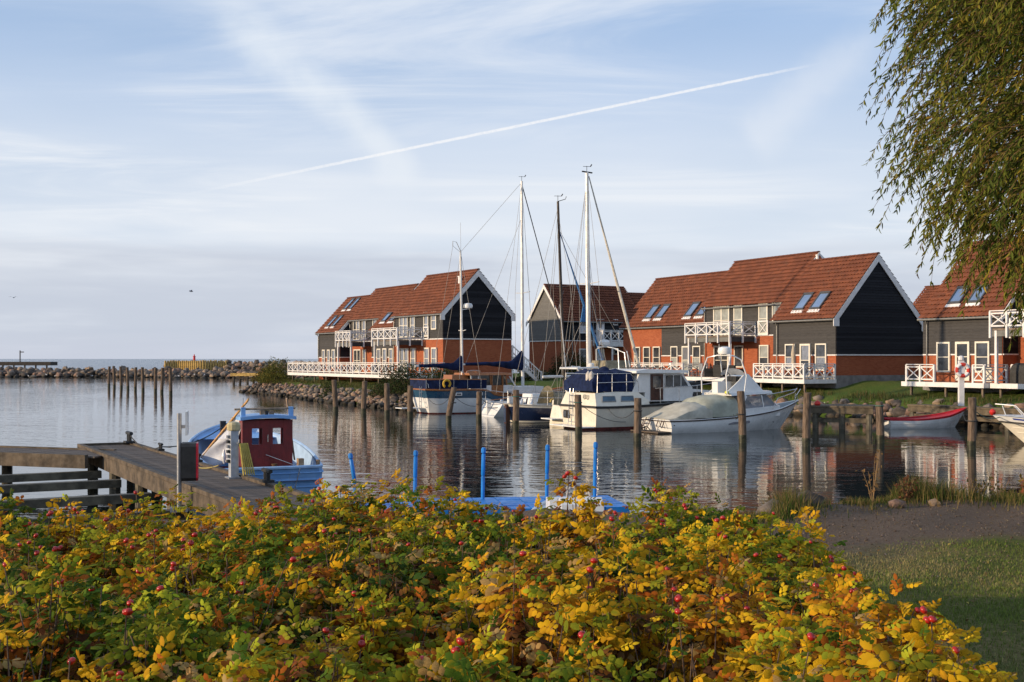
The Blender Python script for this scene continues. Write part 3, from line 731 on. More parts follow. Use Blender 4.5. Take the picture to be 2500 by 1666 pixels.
MB().box(-8.9, 0.04, -0.04, 6.44, 1.0, 1.75).build('plinth', plinth_m, A.root)
A.roof(-9.05, 0.14, -0.25, 7.25 - .26, 3.2, 10.6, 6.65, 7.0)
A.roof(-26.45, -20.98, -0.25, zA - .26, 3.15, zA + SA * 3.15, 6.8, 5.8)
A.roof(-20.98, -13.75, 0.85, zA + SA * .85, 3.75, zA + SA * 3.75, 7.4, 6.3)
A.roof(-13.75, -11.9, -0.25, zA - .26, 3.75, zA + SA * 3.75, 7.4, 6.3); A.roof(-11.9, -9.06, -0.25, zA - .26, 3.15, zA + SA * 3.15, 7.0, 5.8)
MB().prism([(3.05, zA + SA * 3.05), (4.6, zA + SA * 3.05), (3.8, zA + SA * 3.75)], lambda y, z: (-11.9, y, z), lambda y, z: (-11.86, y, z)).build('end_panel', white_m, A.root)
A.barge(-11.85, 3.1, zA + SA * 3.12, 3.76, zA + SA * 3.77, 0.25)
MB().lathe([(0.16, 0), (0.16, 0.5), (0.2, 0.52), (0.2, 0.6)], c=(-1.2, 2.2, 9.55), n=8).build('flue', white_m, A.root)
gpa = lambda z: (max(0.0, (z + .22 - 7.25) / 1.045), min(6.4, 6.4 - (z + .22 - 7.25) / 1.045)) if z > 6.9 else (0.0, 6.4)
A.gable(wa4, 0.0, gpa, 5.03, 10.35, cladshade_m); MB().box(0, 0.075, -0.03, 6.43, 4.95, 5.03).build('band', white_m, A.root)
A.barge(0.09, -0.28, 6.98, 3.2, 10.6, 0.50); A.barge(0.09, 6.68, 6.98, 3.2, 10.6, 0.50)
for y0 in (-.32, 6.3): MB().box(0.092, 0.142, y0, y0 + .42, 6.50, 6.97).build('bargeboard_foot', white_m, A.root)
A.barge(-20.97, -0.25, zA - .27, 1.05, zA + SA * 1.05, 0.34); A.barge(-9.08, -0.25, 6.98, 3.2, 10.6, 0.16, tile_m); A.barge(-26.47, -.25, zA - .26, 3.15, zA + SA * 3.15, 0.2, tile_m)
board_rows(wa1, 3.55, zA + .9, lambda z: (max(0.02, (z + .3 - zA) / SA), 1.07), lambda u, o, z: (-21.0 + .004 + o, u, z), cladshade_m)
A.gutter(-9.0, 0.1, -0.31, 6.94); A.gutter(-26.4, -21.1, -0.31, 5.84); A.gutter(-20.9, -13.8, 0.79, 6.98); A.gutter(-13.7, -9.1, -0.31, 5.84)
A.clad(wa4, -8.9, 0.0, 0, 5.03, 7.08); A.band(-8.9, -0.003, 0, 4.99)
A.clad(wa3, -13.68, -8.98, 0.02, 3.55, 6.0); A.band(-13.68, -8.98, 0.02, 3.52)
A.clad(wa2, -20.95, -13.72, 1.08, 5.03, 7.1); A.band(-20.95, -13.72, 1.08, 4.99)
A.clad(wa1, -26.28, -21.02, 0, 3.55, 6.0); A.band(-26.28, -21.02, 0, 3.52)
MB().box(-20.99, -20.93, 0.0, 1.07, 3.49, 3.56).build('band', white_m, A.root)
A.window(-7.78, -6.15, -0.045, 5.2, 7.22, (2, 2), ['c'], 0.1, 'balcony_door'); A.window(-5.65, -4.82, -0.045, 5.2, 7.2, (1, 2), ['c'], 0.1, 'tall_window')
A.window(-3.18, -2.34, -0.045, 5.2, 7.22, (1, 2), ['c'], 0.1, 'tall_window'); A.window(-1.84, -0.96, -0.045, 5.75, 7.22, (1, 2), ['c'], 0.1)
fr = MB().box(-3.24, -2.28, -.15, -.1, 5.0, 5.08).box(-3.24, -2.28, -.15, -.1, 5.92, 6.0).box(-3.24, -3.16, -.15, -.1, 5.08, 5.92).box(-2.36, -2.28, -.15, -.1, 5.08, 5.92).build('window_guard', white_m, A.root)
MB().bar((-3.16, -.125, 5.08), (-2.36, -.125, 5.92), .03, .055).bar((-2.36, -.125, 5.08), (-3.16, -.125, 5.92), .036, .05).build('cross_brace', white_m, fr)
A.window(-7.75, -6.03, -0.03, 2.15, 4.28, (2, 2), ['c'], 0.1, 'terrace_door')
for a, b in ((-5.61, -4.73), (-3.14, -2.26), (-1.84, -0.92)): A.window(a, b, -0.03, 2.5, 4.3, (1, 2), ['c'], 0.1)
for a, b in ((-12.41, -11.63), (-9.87, -9.1)): A.window(a, b, -0.025, 2.5, 4.28, (1, 2), ['c'], 0.09)
A.window(-11.24, -10.39, -0.025, 2.15, 4.3, (1, 2), ['c'], 0.1, 'terrace_door')
for a, b in ((-25.16, -24.45), (-22.71, -21.9)): A.window(a, b, -0.045, 2.5, 4.27, (1, 2), ['c'], 0.09)
A.window(-23.88, -23.2, -0.045, 2.15, 4.27, (1, 2), ['c'], 0.09, 'terrace_door')
A.window(-20.05, -18.57, 1.035, 5.13, 7.12, (2, 2), ['g', 'c'], 0.1, 'balcony_door'); A.window(-17.98, -17.2, 1.035, 5.13, 7.1, (1, 2), ['c'], 0.09, 'tall_window'); A.window(-15.63, -14.78, 1.035, 5.5, 7.13, (1, 2), ['c'], 0.09); A.window(-14.45, -13.9, 1.035, 5.5, 7.1, (1, 2), ['c'], 0.09)
A.window(-19.99, -18.39, 1.05, 2.15, 4.27, (2, 2), ['g'], 0.1, 'terrace_door'); A.window(-17.98, -17.17, 1.05, 2.5, 4.27, (1, 2), ['c'], 0.09)
A.pipe(-26.15, -.03, 5.8, 2.1); A.pipe(-20.8, 1.05, 6.9, 5.3); A.pipe(-8.8, -0.05, 6.85, 2.1)
for a, b, y0, y1 in ((-24.95, -24.2, .28, 1.3), (-23.6, -22.85, .28, 1.3), (-24.6, -23.85, 1.9, 2.97), (-23.25, -22.5, 1.9, 2.97), (-12.55, -11.65, .42, 1.2), (-10.9, -10.0, .42, 1.2)): A.skylight(a, b, y0, y1, 0, zA, SA)
balcony(A, -8.57, -3.62, -2.3, -0.03, -0.03, 4.95, 5.90, 4, 2, True, 2.1)
balcony(A, -18.3, -14.9, -1.55, 1.05, 1.05, 4.95, 5.88, 4, 2, True, 2.1)
# outside stair at the back corner
stp = MB().box(-.1, 0.0, 6.42, 6.52, 1.4, 4.5).build('stair', white_m, A.root)
for k in range(9):
    MB().box(-1.2, -.1, 6.6 + k * .30, 6.88 + k * .30, 3.5 - k * .24, 3.56 - k * .24).build('tread', white_m, stp)
for x in (-1.22, -.08):
    MB().bar((x, 6.5, 3.5), (x, 9.4, 1.2), 0.06, 0.26).build('stringer', white_m, stp); MB().bar((x, 6.5, 4.5), (x, 9.4, 2.2), 0.07, 0.09).build('handrail', white_m, stp)
    for k in range(13): MB().bar((x, 6.6 + k * .225, 3.4 - k * .178), (x, 6.6 + k * .225, 4.4 - k * .178), 0.04, 0.04, (0, 1, 0)).build('baluster', white_m, stp)
    MB().bar((x, 9.4, 1.2), (x, 9.4, 2.35), 0.09, 0.09, (0, 1, 0)).build('newel', white_m, stp)
MB().box(-1.25, 0.0, 6.42, 6.6, 3.4, 3.56).build('landing', white_m, stp)

# ---------------------------------------------------------------- gable-fronted house between them ("B")
EXB = (0.48308, -0.87558)
B = House('brick_house', 'house with weathered grey boarded gable behind the sailing boat masts', (4.83, 112.0), EXB, 1.9)
g = 1.8
Bx0, Bx1 = -6.45, 0.0
def bprof(x0, x1, ze, zr): return [(x0, g), (x1, g), (x1, ze), ((x0 + x1) / 2, zr), (x0, ze)]
wb1 = MB().prism(bprof(Bx0, Bx1, 7.15, 10.42), lambda x, z: (x, 0, z), lambda x, z: (x, 9.1, z)).build('wall', brick_m, B.root)
wb2 = MB().prism(bprof(Bx0, -0.6, 7.0, 9.85), lambda x, z: (x, 9.12, z), lambda x, z: (x, 22, z)).build('wall', brick_m, B.root)
Br = bpy.data.objects.new('roof', roof_mesh(-9.2, 0.2, 0.28, 6.92, -3.22, 10.5)); 
def rot_roof(x0, x1, ya, za, yb2, zb2, par=None):
    o = link('roof', roof_mesh(x0, x1, ya, za, yb2, zb2), B.root if par is None else par); o.rotation_euler = (0, 0, R(90)); return o
bpy.data.objects.remove(Br)
# a slope turned by 90 degrees: its own x runs along the house's y, its own y is the house's -x
r1 = rot_roof(-0.2, 9.15, -0.28, 6.90, 3.22, 10.52); rot_roof(-0.2, 9.15, 6.75, 6.90, 3.22, 10.52)
r2 = rot_roof(9.15, 22, 0.35, 6.75, 3.4, 9.95); rot_roof(9.15, 22, 6.75, 6.75, 3.4, 9.95)
nR = 22; me = MB().loft([[(0.15 * math.cos(a), i * 0.41, 0.11 * math.sin(a)) for a in [math.pi * k / 6 for k in range(7)]] for i in (0, 1)], cap0=True, cap1=True).mesh('ridge_tile', tile_m)
for k in range(nR): link('ridge_tile', me, B.root, (-3.22, -0.2 + k * .42, 10.54))
for k in range(30): link('ridge_tile', me, B.root, (-3.4, 9.2 + k * .42, 9.97))
gpb = lambda z: (max(Bx0, Bx0 + (z + .2 - 7.2) / 1.02), min(Bx1, Bx1 - (z + .2 - 7.2) / 1.02)) if z > 7.0 else (Bx0, Bx1)
board_rows(wb1, 5.13, 10.3, gpb, lambda u, o, z: (u, -0.004 - o, z), cladgrey_m)
board_rows(wb1, 5.13, 6.95, lambda z: (0.0, 9.08), lambda u, o, z: (0.004 + o, u, z), cladshade_m)
board_rows(wb2, 5.13, 6.8, lambda z: (9.13, 21.9), lambda u, o, z: (-.596 + o, u, z), cladshade_m)
MB().box(Bx0 - .02, 0.05, -0.06, 0.0, 5.06, 5.14).build('band', white_m, B.root); MB().box(0.0, 0.06, 0.0, 9.1, 5.06, 5.14).build('band', white_m, B.root)
for xa, xb in ((Bx0 - .3, -3.22), (0.3, -3.22)):
    MB().hexa([(xa, -.24, 6.55), (xa, -.19, 6.55), (xb, -.19, 10.16), (xb, -.24, 10.16), (xa, -.24, 6.92), (xa, -.19, 6.92), (xb, -.19, 10.55), (xb, -.24, 10.55)]).build('bargeboard', white_m, B.root)
MB().tube([(0.33, -.2, 6.88), (0.33, 9.1, 6.88)], 0.07, 7).build('gutter', gutter_m, B.root)
for y, zt in ((0.95, 6.9), (6.95, 6.9)): MB().tube([(0.12, y, zt), (0.12, y, 2.2)], 0.05, 6).build('downpipe', gutter_m, B.root)
for a, b, z0, z1, kk in ((1.71, 2.64, 5.8, 7.2, ['c', 'g']), (1.71, 2.62, 2.95, 4.35, ['g'])): B.window(a, b, 0.045, z0, z1, (1, 2), kk, 0.09, 'window', white_m, side='x')
for a, b, z0, z1 in ((5.56, 6.11, 6.62, 7.2), (5.62, 6.2, 3.8, 4.4)): B.window(a, b, 0.045, z0, z1, (1, 1), ['g'], 0.08, 'window', white_m, side='x')
for a, b, z0, z1 in ((3.65, 4.55, 5.05, 7.2), (3.7, 4.55, 2.2, 4.3)):
    dr = MB().box(0.04, 0.13, a, b, z0, z1).build('door', white_m, B.root); MB().box(0.131, 0.14, a + .3, a + .58, z1 - .85, z1 - .4).build('pane', glass_m, dr)
fl = MB().box(0.06, 1.8, 3.3, 6.9, 4.86, 5.0).build('balcony', white_m, B.root); MB().box(1.74, 1.8, 3.3, 6.9, 4.55, 4.85).build('front_beam', white_m, fl)
rail_run(fl, (1.77, 3.32), (1.77, 6.9), 4, 5.0, 6.05, 4.6); rail_run(fl, (0.1, 3.32), (1.77, 3.32), 2, 5.0, 6.05, 4.6, (True, False))
for y in (4.4, 6.8): MB().bar((1.7, y, 1.9), (1.7, y, 4.86), 0.13, 0.13, (0, 1, 0)).build('support_post', white_m, fl)
for s in (1.0, 1.75):
    MB().bar((s, 6.95, 4.9), (s, 10.6, 1.95), 0.06, 0.26).build('stringer', white_m, fl); MB().bar((s, 6.95, 6.0), (s, 10.6, 3.0), 0.07, 0.09).build('handrail', white_m, fl)
    for k in range(11): MB().bar((s, 7.1 + k * .33, 4.7 - k * .27), (s, 7.1 + k * .33, 5.85 - k * .27), 0.045, 0.045, (0, 1, 0)).build('baluster', white_m, fl)
MB().box(Bx0 - .03, 0.03, -0.03, 9.1, 1.6, 2.1).build('plinth', plinth_m, B.root)

# ---------------------------------------------------------------- house at the right edge ("D")
D = House('brick_house', 'brick and brown-black boarded house partly behind the willow', (24.25, 70.0), EX, 1.9)
g = 1.85; eD = 6.02
wd1 = D.wall(0, 5.72, [(0, g), (8, g), (8, 5.5), (3.8, eD + SC * 3.8 - .13), (0, eD - .13)])
wd2 = D.wall(5.72, 15, [(1.15, g), (8, g), (8, 5.5), (3.8, eD + SC * 3.8 - .13), (1.15, eD + SC * 1.15 - .13)])
MB().box(-.03, 5.75, -0.03, 8, 1.5, 2.0).build('plinth', plinth_m, D.root)
D.roof(-.12, 5.80, -0.25, eD - SC * .25, 3.8, eD + SC * 3.8, 8.2, 5.3); D.roof(5.8, 15.1, 0.9, eD + SC * .9, 3.8, eD + SC * 3.8, 8.2, 5.3)
D.gutter(-.15, 5.8, -0.31, 5.68); D.pipe(0.38, -.03, 5.62, 2.2); D.gutter(5.85, 15, 0.84, 6.9)
D.barge(5.81, -.25, eD - SC * .25, 1.1, eD + SC * 1.1, 0.34)
board_rows(wd1, 3.66, 7.0, lambda z: (max(0.02, (z + .3 - eD) / SC), 1.14), lambda u, o, z: (5.724 + o, u, z), cladshade_m)
D.clad(wd1, 0, 5.7, 0, 3.67, 5.85); D.band(0, 5.7, 0, 3.63); MB().box(5.725, 5.8, 0, 1.14, 3.6, 3.67).build('band', white_m, D.root)
for a, b in ((1.12, 2.11), (3.92, 4.91)): D.window(a, b, -0.045, 2.62, 4.36, (1, 2), ['g'], 0.1)
D.window(2.51, 3.52, -0.045, 2.15, 4.36, (1, 2), ['g'], 0.13, 'terrace_door', None, 0.5)
D.window(7.0, 8.9, 1.1, 2.15, 4.36, (2, 2), ['g'], 0.12, 'terrace_door'); D.window(9.4, 10.4, 1.1, 2.6, 4.36, (1, 2), ['c'])
D.clad(wd2, 5.78, 15, 1.15, 5.09, 7.0); D.band(5.78, 15, 1.15, 5.05); D.window(7.2, 9.0, 1.1, 5.13, 7.1, (2, 2), ['b'], 0.11, 'balcony_door'); D.window(9.6, 10.6, 1.1, 5.13, 7.1, (1, 2), ['b'], 0.11, 'balcony_door')
for a, b in ((1.53, 2.45), (2.97, 3.87)): D.skylight(a, b, .4, 1.28, 0, eD, SC)
balcony(D, 6.6, 12.0, -1.95, 1.1, 1.1, 5.0, 5.9, 5, 2, True, 2.1)

# ---------------------------------------------------------------- roof further back between the two right-hand houses
E_ = House('brick_house', 'red roofed house further back seen past the navy gable', (36.3, 108.0), EX, 1.9)
we = E_.wall(-2, 15, [(0, 1.8), (8, 1.8), (8, 5.8), (4, 9.95), (0, 5.9)])
E_.roof(-2.2, 15.2, -.25, 5.75, 4, 10.1, 8.25, 5.75); E_.clad(we, -2, 15, 0, 3.66, 5.8); E_.band(-2, 15, 0, 3.63); E_.gutter(-2.2, 15.2, -.3, 5.72)
for k in range(5): E_.window(-1.2 + k * 3.2, -.2 + k * 3.2, -.045, 2.6, 4.36, (1, 2), ['c', 'g'], 0.1)

# ---------------------------------------------------------------- terraces in front of the houses
def terrace(label, h, x0, x1, y0, y1, zt, runs, rail=0.95, feet=True, board=0.145):
    t = thing('terrace', label, 'terrace', h.root.location, h.rz)
    n = int((y1 - y0 - .06) / board)
    me = MB().box(0, x1 - x0 - .08, 0.004, board - .008, 0, 0.035).mesh('plank', deck_m)
    for k in range(n): link('plank', me, t, (x0 + .04, y0 + .05 + k * board, zt - .04))
    MB().box(x0 + .03, x1 - .03, y0 + .1, y1 - .05, zt - .2, zt - .05).build('substructure', deck_m, t)
    MB().box(x0, x1, y0, y0 + .04, zt - .26, zt + .005).build('fascia', white_m, t); MB().box(x1 - .04, x1, y0 + .045, y1, zt - .26, zt + .005).build('fascia', white_m, t); MB().box(x0, x0 + .04, y0 + .045, y1, zt - .26, zt + .005).build('fascia', white_m, t)
    for a, b, nn, e in runs: rail_run(t, a, b, nn, zt + .02, zt + rail, zt - .24, e)
    if feet:
        k = int((x1 - x0) / 3.2) + 1
        for i in range(k + 1): MB().bar((x0 + .4 + (x1 - x0 - .8) * i / k, y0 + .4, zt - 1.5), (x0 + .4 + (x1 - x0 - .8) * i / k, y0 + .4, zt - .2), .12, .12, (0, 1, 0)).build('foot', deck_m, t)
    return t
terrace('long white railed timber terrace overhanging the boulder slope', A, -25.6, 0.6, -3.5, -0.06, 2.08, [((-25.55, -3.45), (0.55, -3.45), 20, (True, True)), ((0.55, -3.45), (0.55, -.15), 3, (False, True)), ((-25.55, -3.45), (-25.55, -.15), 3, (False, True))])
terrace('white railed terrace with closed parasol against the brick front', C, -5.0, 0.12, -2.7, -0.06, 2.08, [((-4.95, -2.65), (0.05, -2.65), 5, (True, True)), ((0.05, -2.65), (0.05, -.15), 3, (False, True)), ((-4.95, -2.65), (-4.95, -.3), 2, (False, True))])
terrace('open terrace under the balcony with black wicker furniture', C, -15.0, -5.05, -2.5, 1.05, 2.08, [((-14.95, -2.45), (-13.5, -2.45), 1, (True, True))])
terrace('white railed terrace before the brick wing with three windows', C, -26.5, -15.05, -2.4, 1.05, 2.08, [((-26.45, -2.35), (-15.1, -2.35), 9, (True, True)), ((-15.1, -2.35), (-15.1, .9), 2, (False, True))])
terrace('low white edged terrace with gaps in its railing behind the lifebuoy', D, 0.35, 6.3, -2.1, -0.06, 2.08, [((0.67, -2.0), (2.75, -2.0), 2, (True, True)), ((5.5, -2.0), (6.25, -2.0), 1, (True, True)), ((6.25, -2.0), (6.25, -.3), 2, (False, True))])
terrace('low terrace under the balcony with a covered grill', D, 6.34, 14.0, -1.7, 1.05, 2.08, [((6.5, -.2), (6.5, .9), 1, (True, True))])
# ================================================================== boats
HD = math.atan2(0.44721, 0.89443)                 # the berthed boats lie square to the shore
gel_m = mat('white_gelcoat', (0.72, 0.72, 0.70), 0.28, 0.05, 1.5, spec=0.5)
cream_gel_m = mat('cream_gelcoat', (0.70, 0.65, 0.54), 0.32, 0.06, 1.5, spec=0.5)
navy_gel_m = mat('navy_hull_paint', (0.012, 0.022, 0.06), 0.2, 0.1, 1.5, spec=0.6)
teal_m = mat('petrol_blue_hull_paint', (0.014, 0.062, 0.115), 0.3, 0.12, 1.5, spec=0.5)
navycloth_m = mat('navy_canvas', (0.011, 0.020, 0.062), 0.85, 0.25, 3.0, 0.4, 9, spec=0.15)
tan_m = mat('tan_canvas', (0.27, 0.24, 0.17), 0.85, 0.2, 3.0, 0.5, 8, spec=0.15)
cover_m = mat('pale_olive_tarpaulin', (0.43, 0.41, 0.34), 0.7, 0.12, 2.0, 0.35, 5, spec=0.2)
teak_m = mat('varnished_teak', (0.34, 0.13, 0.04), 0.35, 0.25, 6.0, stretch=(1, 8, 8))
steel_m = mat('stainless_steel', (0.55, 0.55, 0.55), 0.25, 0.1, 3.0, metal=0.9)
alu_m = mat('white_mast_aluminium', (0.66, 0.65, 0.62), 0.35, 0.08, 3.0, metal=0.1)
darkmast_m = mat('dark_wooden_mast', (0.045, 0.032, 0.024), 0.5, 0.2, 3.0)
wire_m = mat('rigging_wire', (0.30, 0.28, 0.25), 0.5, 0.1)
rub_m = mat('black_rubber', (0.025, 0.025, 0.025), 0.6, 0.2)
anti_m = mat('red_antifouling', (0.16, 0.035, 0.03), 0.7, 0.3, 3.0)
boatglass_m = mat('boat_window', (0.05, 0.055, 0.06), 0.08, 0.3, 2.0, spec=0.8)
brownwood_m = mat('dark_mahogany', (0.075, 0.028, 0.018), 0.45, 0.25, 5.0)
furl_m = mat('furled_sail', (0.60, 0.55, 0.46), 0.8, 0.12, 8.0)
bluesail_m = mat('blue_sail_strip', (0.03, 0.14, 0.34), 0.7, 0.2, 6.0)

def cr(keys):
    qs = [k[0] for k in keys]
    def f(q):
        if q <= qs[0]: return keys[0][1:]
        if q >= qs[-1]: return keys[-1][1:]
        i = max(j for j in range(len(qs)) if qs[j] <= q); i = min(i, len(qs) - 2)
        p1, p2 = keys[i], keys[i + 1]; p0 = keys[i - 1] if i > 0 else p1; p3 = keys[i + 2] if i + 2 < len(keys) else p2
        h = p2[0] - p1[0]; t = (q - p1[0]) / h; out = []
        for c in range(1, len(p1)):
            m1 = (p2[c] - p0[c]) / max(1e-6, p2[0] - p0[0]) * h; m2 = (p3[c] - p1[c]) / max(1e-6, p3[0] - p1[0]) * h
            out.append((2*t**3 - 3*t*t + 1) * p1[c] + (t**3 - 2*t*t + t) * m1 + (-2*t**3 + 3*t*t) * p2[c] + (t**3 - t*t) * m2)
        return tuple(out)
    return f
class Hull:
    """keys: (q, x_sheer, half_beam, z_sheer, x_wl, half_beam_wl, z_keel)"""
    def __init__(s, root, keys, bulge=0.06, n=26, zwl=-0.02):
        s.root, s.f, s.n, s.bulge, s.zwl = root, cr(keys), n, bulge, zwl; s.qs = [i / n for i in range(n + 1)]
    def pt(s, q, u, side=1):
        x1, hb, zs, x0, hw, zk = s.f(q); hb, hw = max(hb, 0.004), max(hw, 0.002)
        b = s.bulge * math.sin(math.pi * u) * min(1, hb)
        return (x0 + (x1 - x0) * u, side * (hw + (hb - hw) * u + b), s.zwl + (zs - s.zwl) * u)
    def strip(s, name, u0, u1, m, k=4, out=0.0, q0=0.0, q1=1.0, transom=True, smooth=True):
        mb = MB(); us = [u0 + (u1 - u0) * i / k for i in range(k + 1)]; qs = [q for q in s.qs if q0 <= q <= q1]
        P = lambda q, u, sd: tuple(a + b for a, b in zip(s.pt(q, u, sd), (0, sd * out, 0)))
        mb.loft([[P(q, u, -1) for u in us] for q in qs]); mb.loft([[P(q, u, 1) for u in reversed(us)] for q in qs])
        if transom and q0 == 0.0:
            for i in range(k):
                a, b, c, d = P(0, us[i], -1), P(0, us[i + 1], -1), P(0, us[i + 1], 1), P(0, us[i], 1)
                mb.add([(a[0] - out, *a[1:]), (b[0] - out, *b[1:]), (c[0] - out, *c[1:]), (d[0] - out, *d[1:])], [(0, 1, 2, 3)])
        return mb.build(name, m, s.root, smooth)
    def bottom(s, m):
        mb = MB()
        for sd in (-1, 1):
            rings = []
            for q in s.qs:
                x1, hb, zs, x0, hw, zk = s.f(q); p = s.pt(q, 0, sd)
                rings.append([(x0, 0, zk), (x0, p[1] * .7, zk * .75), p] if sd < 0 else [p, (x0, p[1] * .7, zk * .75), (x0, 0, zk)])
            mb.loft(rings)
        a = [s.pt(0, 0, -1), (s.f(0)[3], 0, s.f(0)[5]), s.pt(0, 0, 1)]; mb.add(a, [(0, 1, 2)])
        return mb.build('hull_bottom', m, s.root, True)
    def deck(s, m, drop=0.04, crown=0.06, inset=0.03, q0=0.0, q1=1.0, name='deck', z=None):
        rings = []
        for q in s.qs:
            if q < q0 or q > q1: continue
            p = s.pt(q, 1, 1); y = max(0.003, p[1] - inset); zz = p[2] - drop if z is None else z
            rings.append([(p[0], -y, zz), (p[0], 0, zz + crown * min(1, y)), (p[0], y, zz)])
        return MB().loft(rings).build(name, m, s.root, True)
    def rail(s, name, u, r, m, out=0.01, q0=0.0, q1=1.0, transom=True, dz=0.0, closed=True):
        R_ = [Vector(s.pt(q, u, -1)) + Vector((0, -out, dz)) for q in s.qs if q0 <= q <= q1]; L_ = [Vector(s.pt(q, u, 1)) + Vector((0, out, dz)) for q in s.qs if q0 <= q <= q1]
        pts = list(reversed(R_)) + L_ if transom and q0 == 0 else None
        mb = MB()
        if pts: mb.tube(pts, r, 6)
        else: mb.tube(R_, r, 6); mb.tube(L_, r, 6)
        return mb.build(name, m, s.root, True)
def tubes(name, runs, r, m, par, n=6): 
    mb = MB()
    for pts in runs: mb.tube(pts, r, n)
    return mb.build(name, m, par, True)
def mast(par, x, z0, z1, r, m, spreaders=(), name='mast', lean=0.0):
    o = MB().tube([(x, 0, z0), (x - lean * .5, 0, (z0 + z1) / 2), (x - lean, 0, z1)], [r, r * .95, r * .7], 8).build(name, m, par, True)
    for z, w in spreaders: MB().tube([(x, -w, z + .05), (x, 0, z), (x, w, z + .05)], 0.025, 5).build('spreader', m, o)
    return o
def stays(par, runs, r=0.011, m=None, name='stay'):
    for a, b in runs: MB().tube([a, b], r, 4).build(name, m or wire_m, par)
def windvane(par, x, z):
    MB().tube([(x, 0, z), (x, 0, z + .32)], .016, 4).tube([(x - .22, 0, z + .28), (x + .22, 0, z + .3)], .012, 4).tube([(x + .22, 0, z + .3), (x + .3, 0, z + .42)], .03, 4).build('wind_vane', rub_m, par)
def ladder(par, p0, p1, w, n, axis=(0, 1, 0), r=0.018, m=None):
    p0, p1, ax = Vector(p0), Vector(p1), Vector(axis) * w / 2; mb = MB()
    mb.tube([p0 - ax, p1 - ax], r, 5); mb.tube([p0 + ax, p1 + ax], r, 5)
    for i in range(n): c = p0.lerp(p1, (i + .5) / n); mb.tube([c - ax, c + ax], r * 1.2, 5)
    return mb.build('ladder', m or steel_m, par)
def fender(par, p, m=None, l=0.55, r=0.12):
    return MB().lathe([(0.02, -l/2 - .08), (r * .6, -l/2), (r, -l/2 + .08), (r, l/2 - .08), (r * .6, l/2), (0.02, l/2 + .08)], c=p, n=10).build('fender', m or gel_m, par, True)
def pane(par, pts, m, name='window', t=0.02, nrm=(0, -1, 0), frame=None):
    n = Vector(nrm).normalized() * t; pts = [Vector(p) for p in pts]
    o = MB().prism([(i,) for i in range(len(pts))], lambda i: pts[i], lambda i: pts[i] + n).build(name, m, par)
    if frame is not None:
        c = [p + n for p in pts]; mb = MB()
        for a, b in zip(c, c[1:] + c[:1]): mb.tube([a, b], 0.022, 5)
        mb.build('window_frame', frame, o)
    return o

# ---------------------------------------------------------------- blue fishing boat with red wheelhouse
def _bluehull(t, b, vec):
    x, y, z = t.sep(vec)[:3]
    g = t.mr(t.noise(vec, 2.2, 5, 0.65), 0.3, 0.75); c = t.mix(g, (0.17, 0.36, 0.68), (0.25, 0.46, 0.76))
    run = t.noise(t.comb(t.m('MULTIPLY', x, 7.0), t.m('MULTIPLY', y, 7.0), t.m('MULTIPLY', z, 0.5)), 1.0, 4, 0.7)
    c = t.mix(t.mr(run, 0.60, 0.72, 0.0, 0.55), c, (0.20, 0.20, 0.22)); c = t.mix(t.mr(t.noise(vec, 9.0, 4, 0.75), 0.64, 0.72, 0.0, 0.6), c, (0.36, 0.22, 0.13))
    t.set(b.inputs['Base Color'], c); t.set(b.inputs['Roughness'], t.mr(g, 0, 1, 0.35, 0.6))
    seam = t.n('ShaderNodeTexWave', wave_type='BANDS', bands_direction='Z'); t.set(seam.inputs['Vector'], vec); seam.inputs['Scale'].default_value = 2.2; seam.inputs['Distortion'].default_value = 0.4
    bp = t.n('ShaderNodeBump', Strength=0.35, Distance=0.01); t.set(bp.inputs['Height'], t.mr(seam.outputs['Fac'], 0.0, 0.12)); t.set(b.inputs['Normal'], bp.outputs[0])
lightblue_m = special('light_blue_boat_paint', _bluehull)
skyblue2_m = mat('pale_blue_inside_paint', (0.36, 0.52, 0.74), 0.5, 0.10, 2.5)
def _redhouse(t, b, vec):
    x, y, z = t.sep(vec)[:3]
    g = t.mr(t.noise(vec, 3.0, 5, 0.7), 0.3, 0.75); c = t.mix(g, (0.13, 0.012, 0.013), (0.23, 0.022, 0.020))
    c = t.mix(t.mr(t.noise(t.comb(t.m('MULTIPLY', x, 9.0), t.m('MULTIPLY', y, 9.0), t.m('MULTIPLY', z, 0.8)), 1.0, 4, 0.7), 0.60, 0.75, 0.0, 0.5), c, (0.10, 0.03, 0.03))
    t.set(b.inputs['Base Color'], c); t.set(b.inputs['Roughness'], t.mr(g, 0, 1, 0.4, 0.65))
    gr = t.m('PINGPONG', t.m('ADD', x, y), 0.06); bp = t.n('ShaderNodeBump', Strength=0.6, Distance=0.01); t.set(bp.inputs['Height'], t.mr(gr, 0.0, 0.007)); t.set(b.inputs['Normal'], bp.outputs[0])
dkred_m = special('dark_red_wheelhouse_paint', _redhouse)
rawwood_m = mat('raw_pine_spar', (0.50, 0.27, 0.085), 0.7, 0.25, 6.0, stretch=(2, 2, 2))
oldwood_m = mat('bleached_spar', (0.36, 0.25, 0.16), 0.8, 0.25, 6.0)
FA = math.atan2(0.873, -0.487) - R(5)
fb = thing('fishing_boat', 'light blue fishing boat with dark red wheelhouse moored along the pier', 'boat', (-5.953, 29.30, 0), FA)
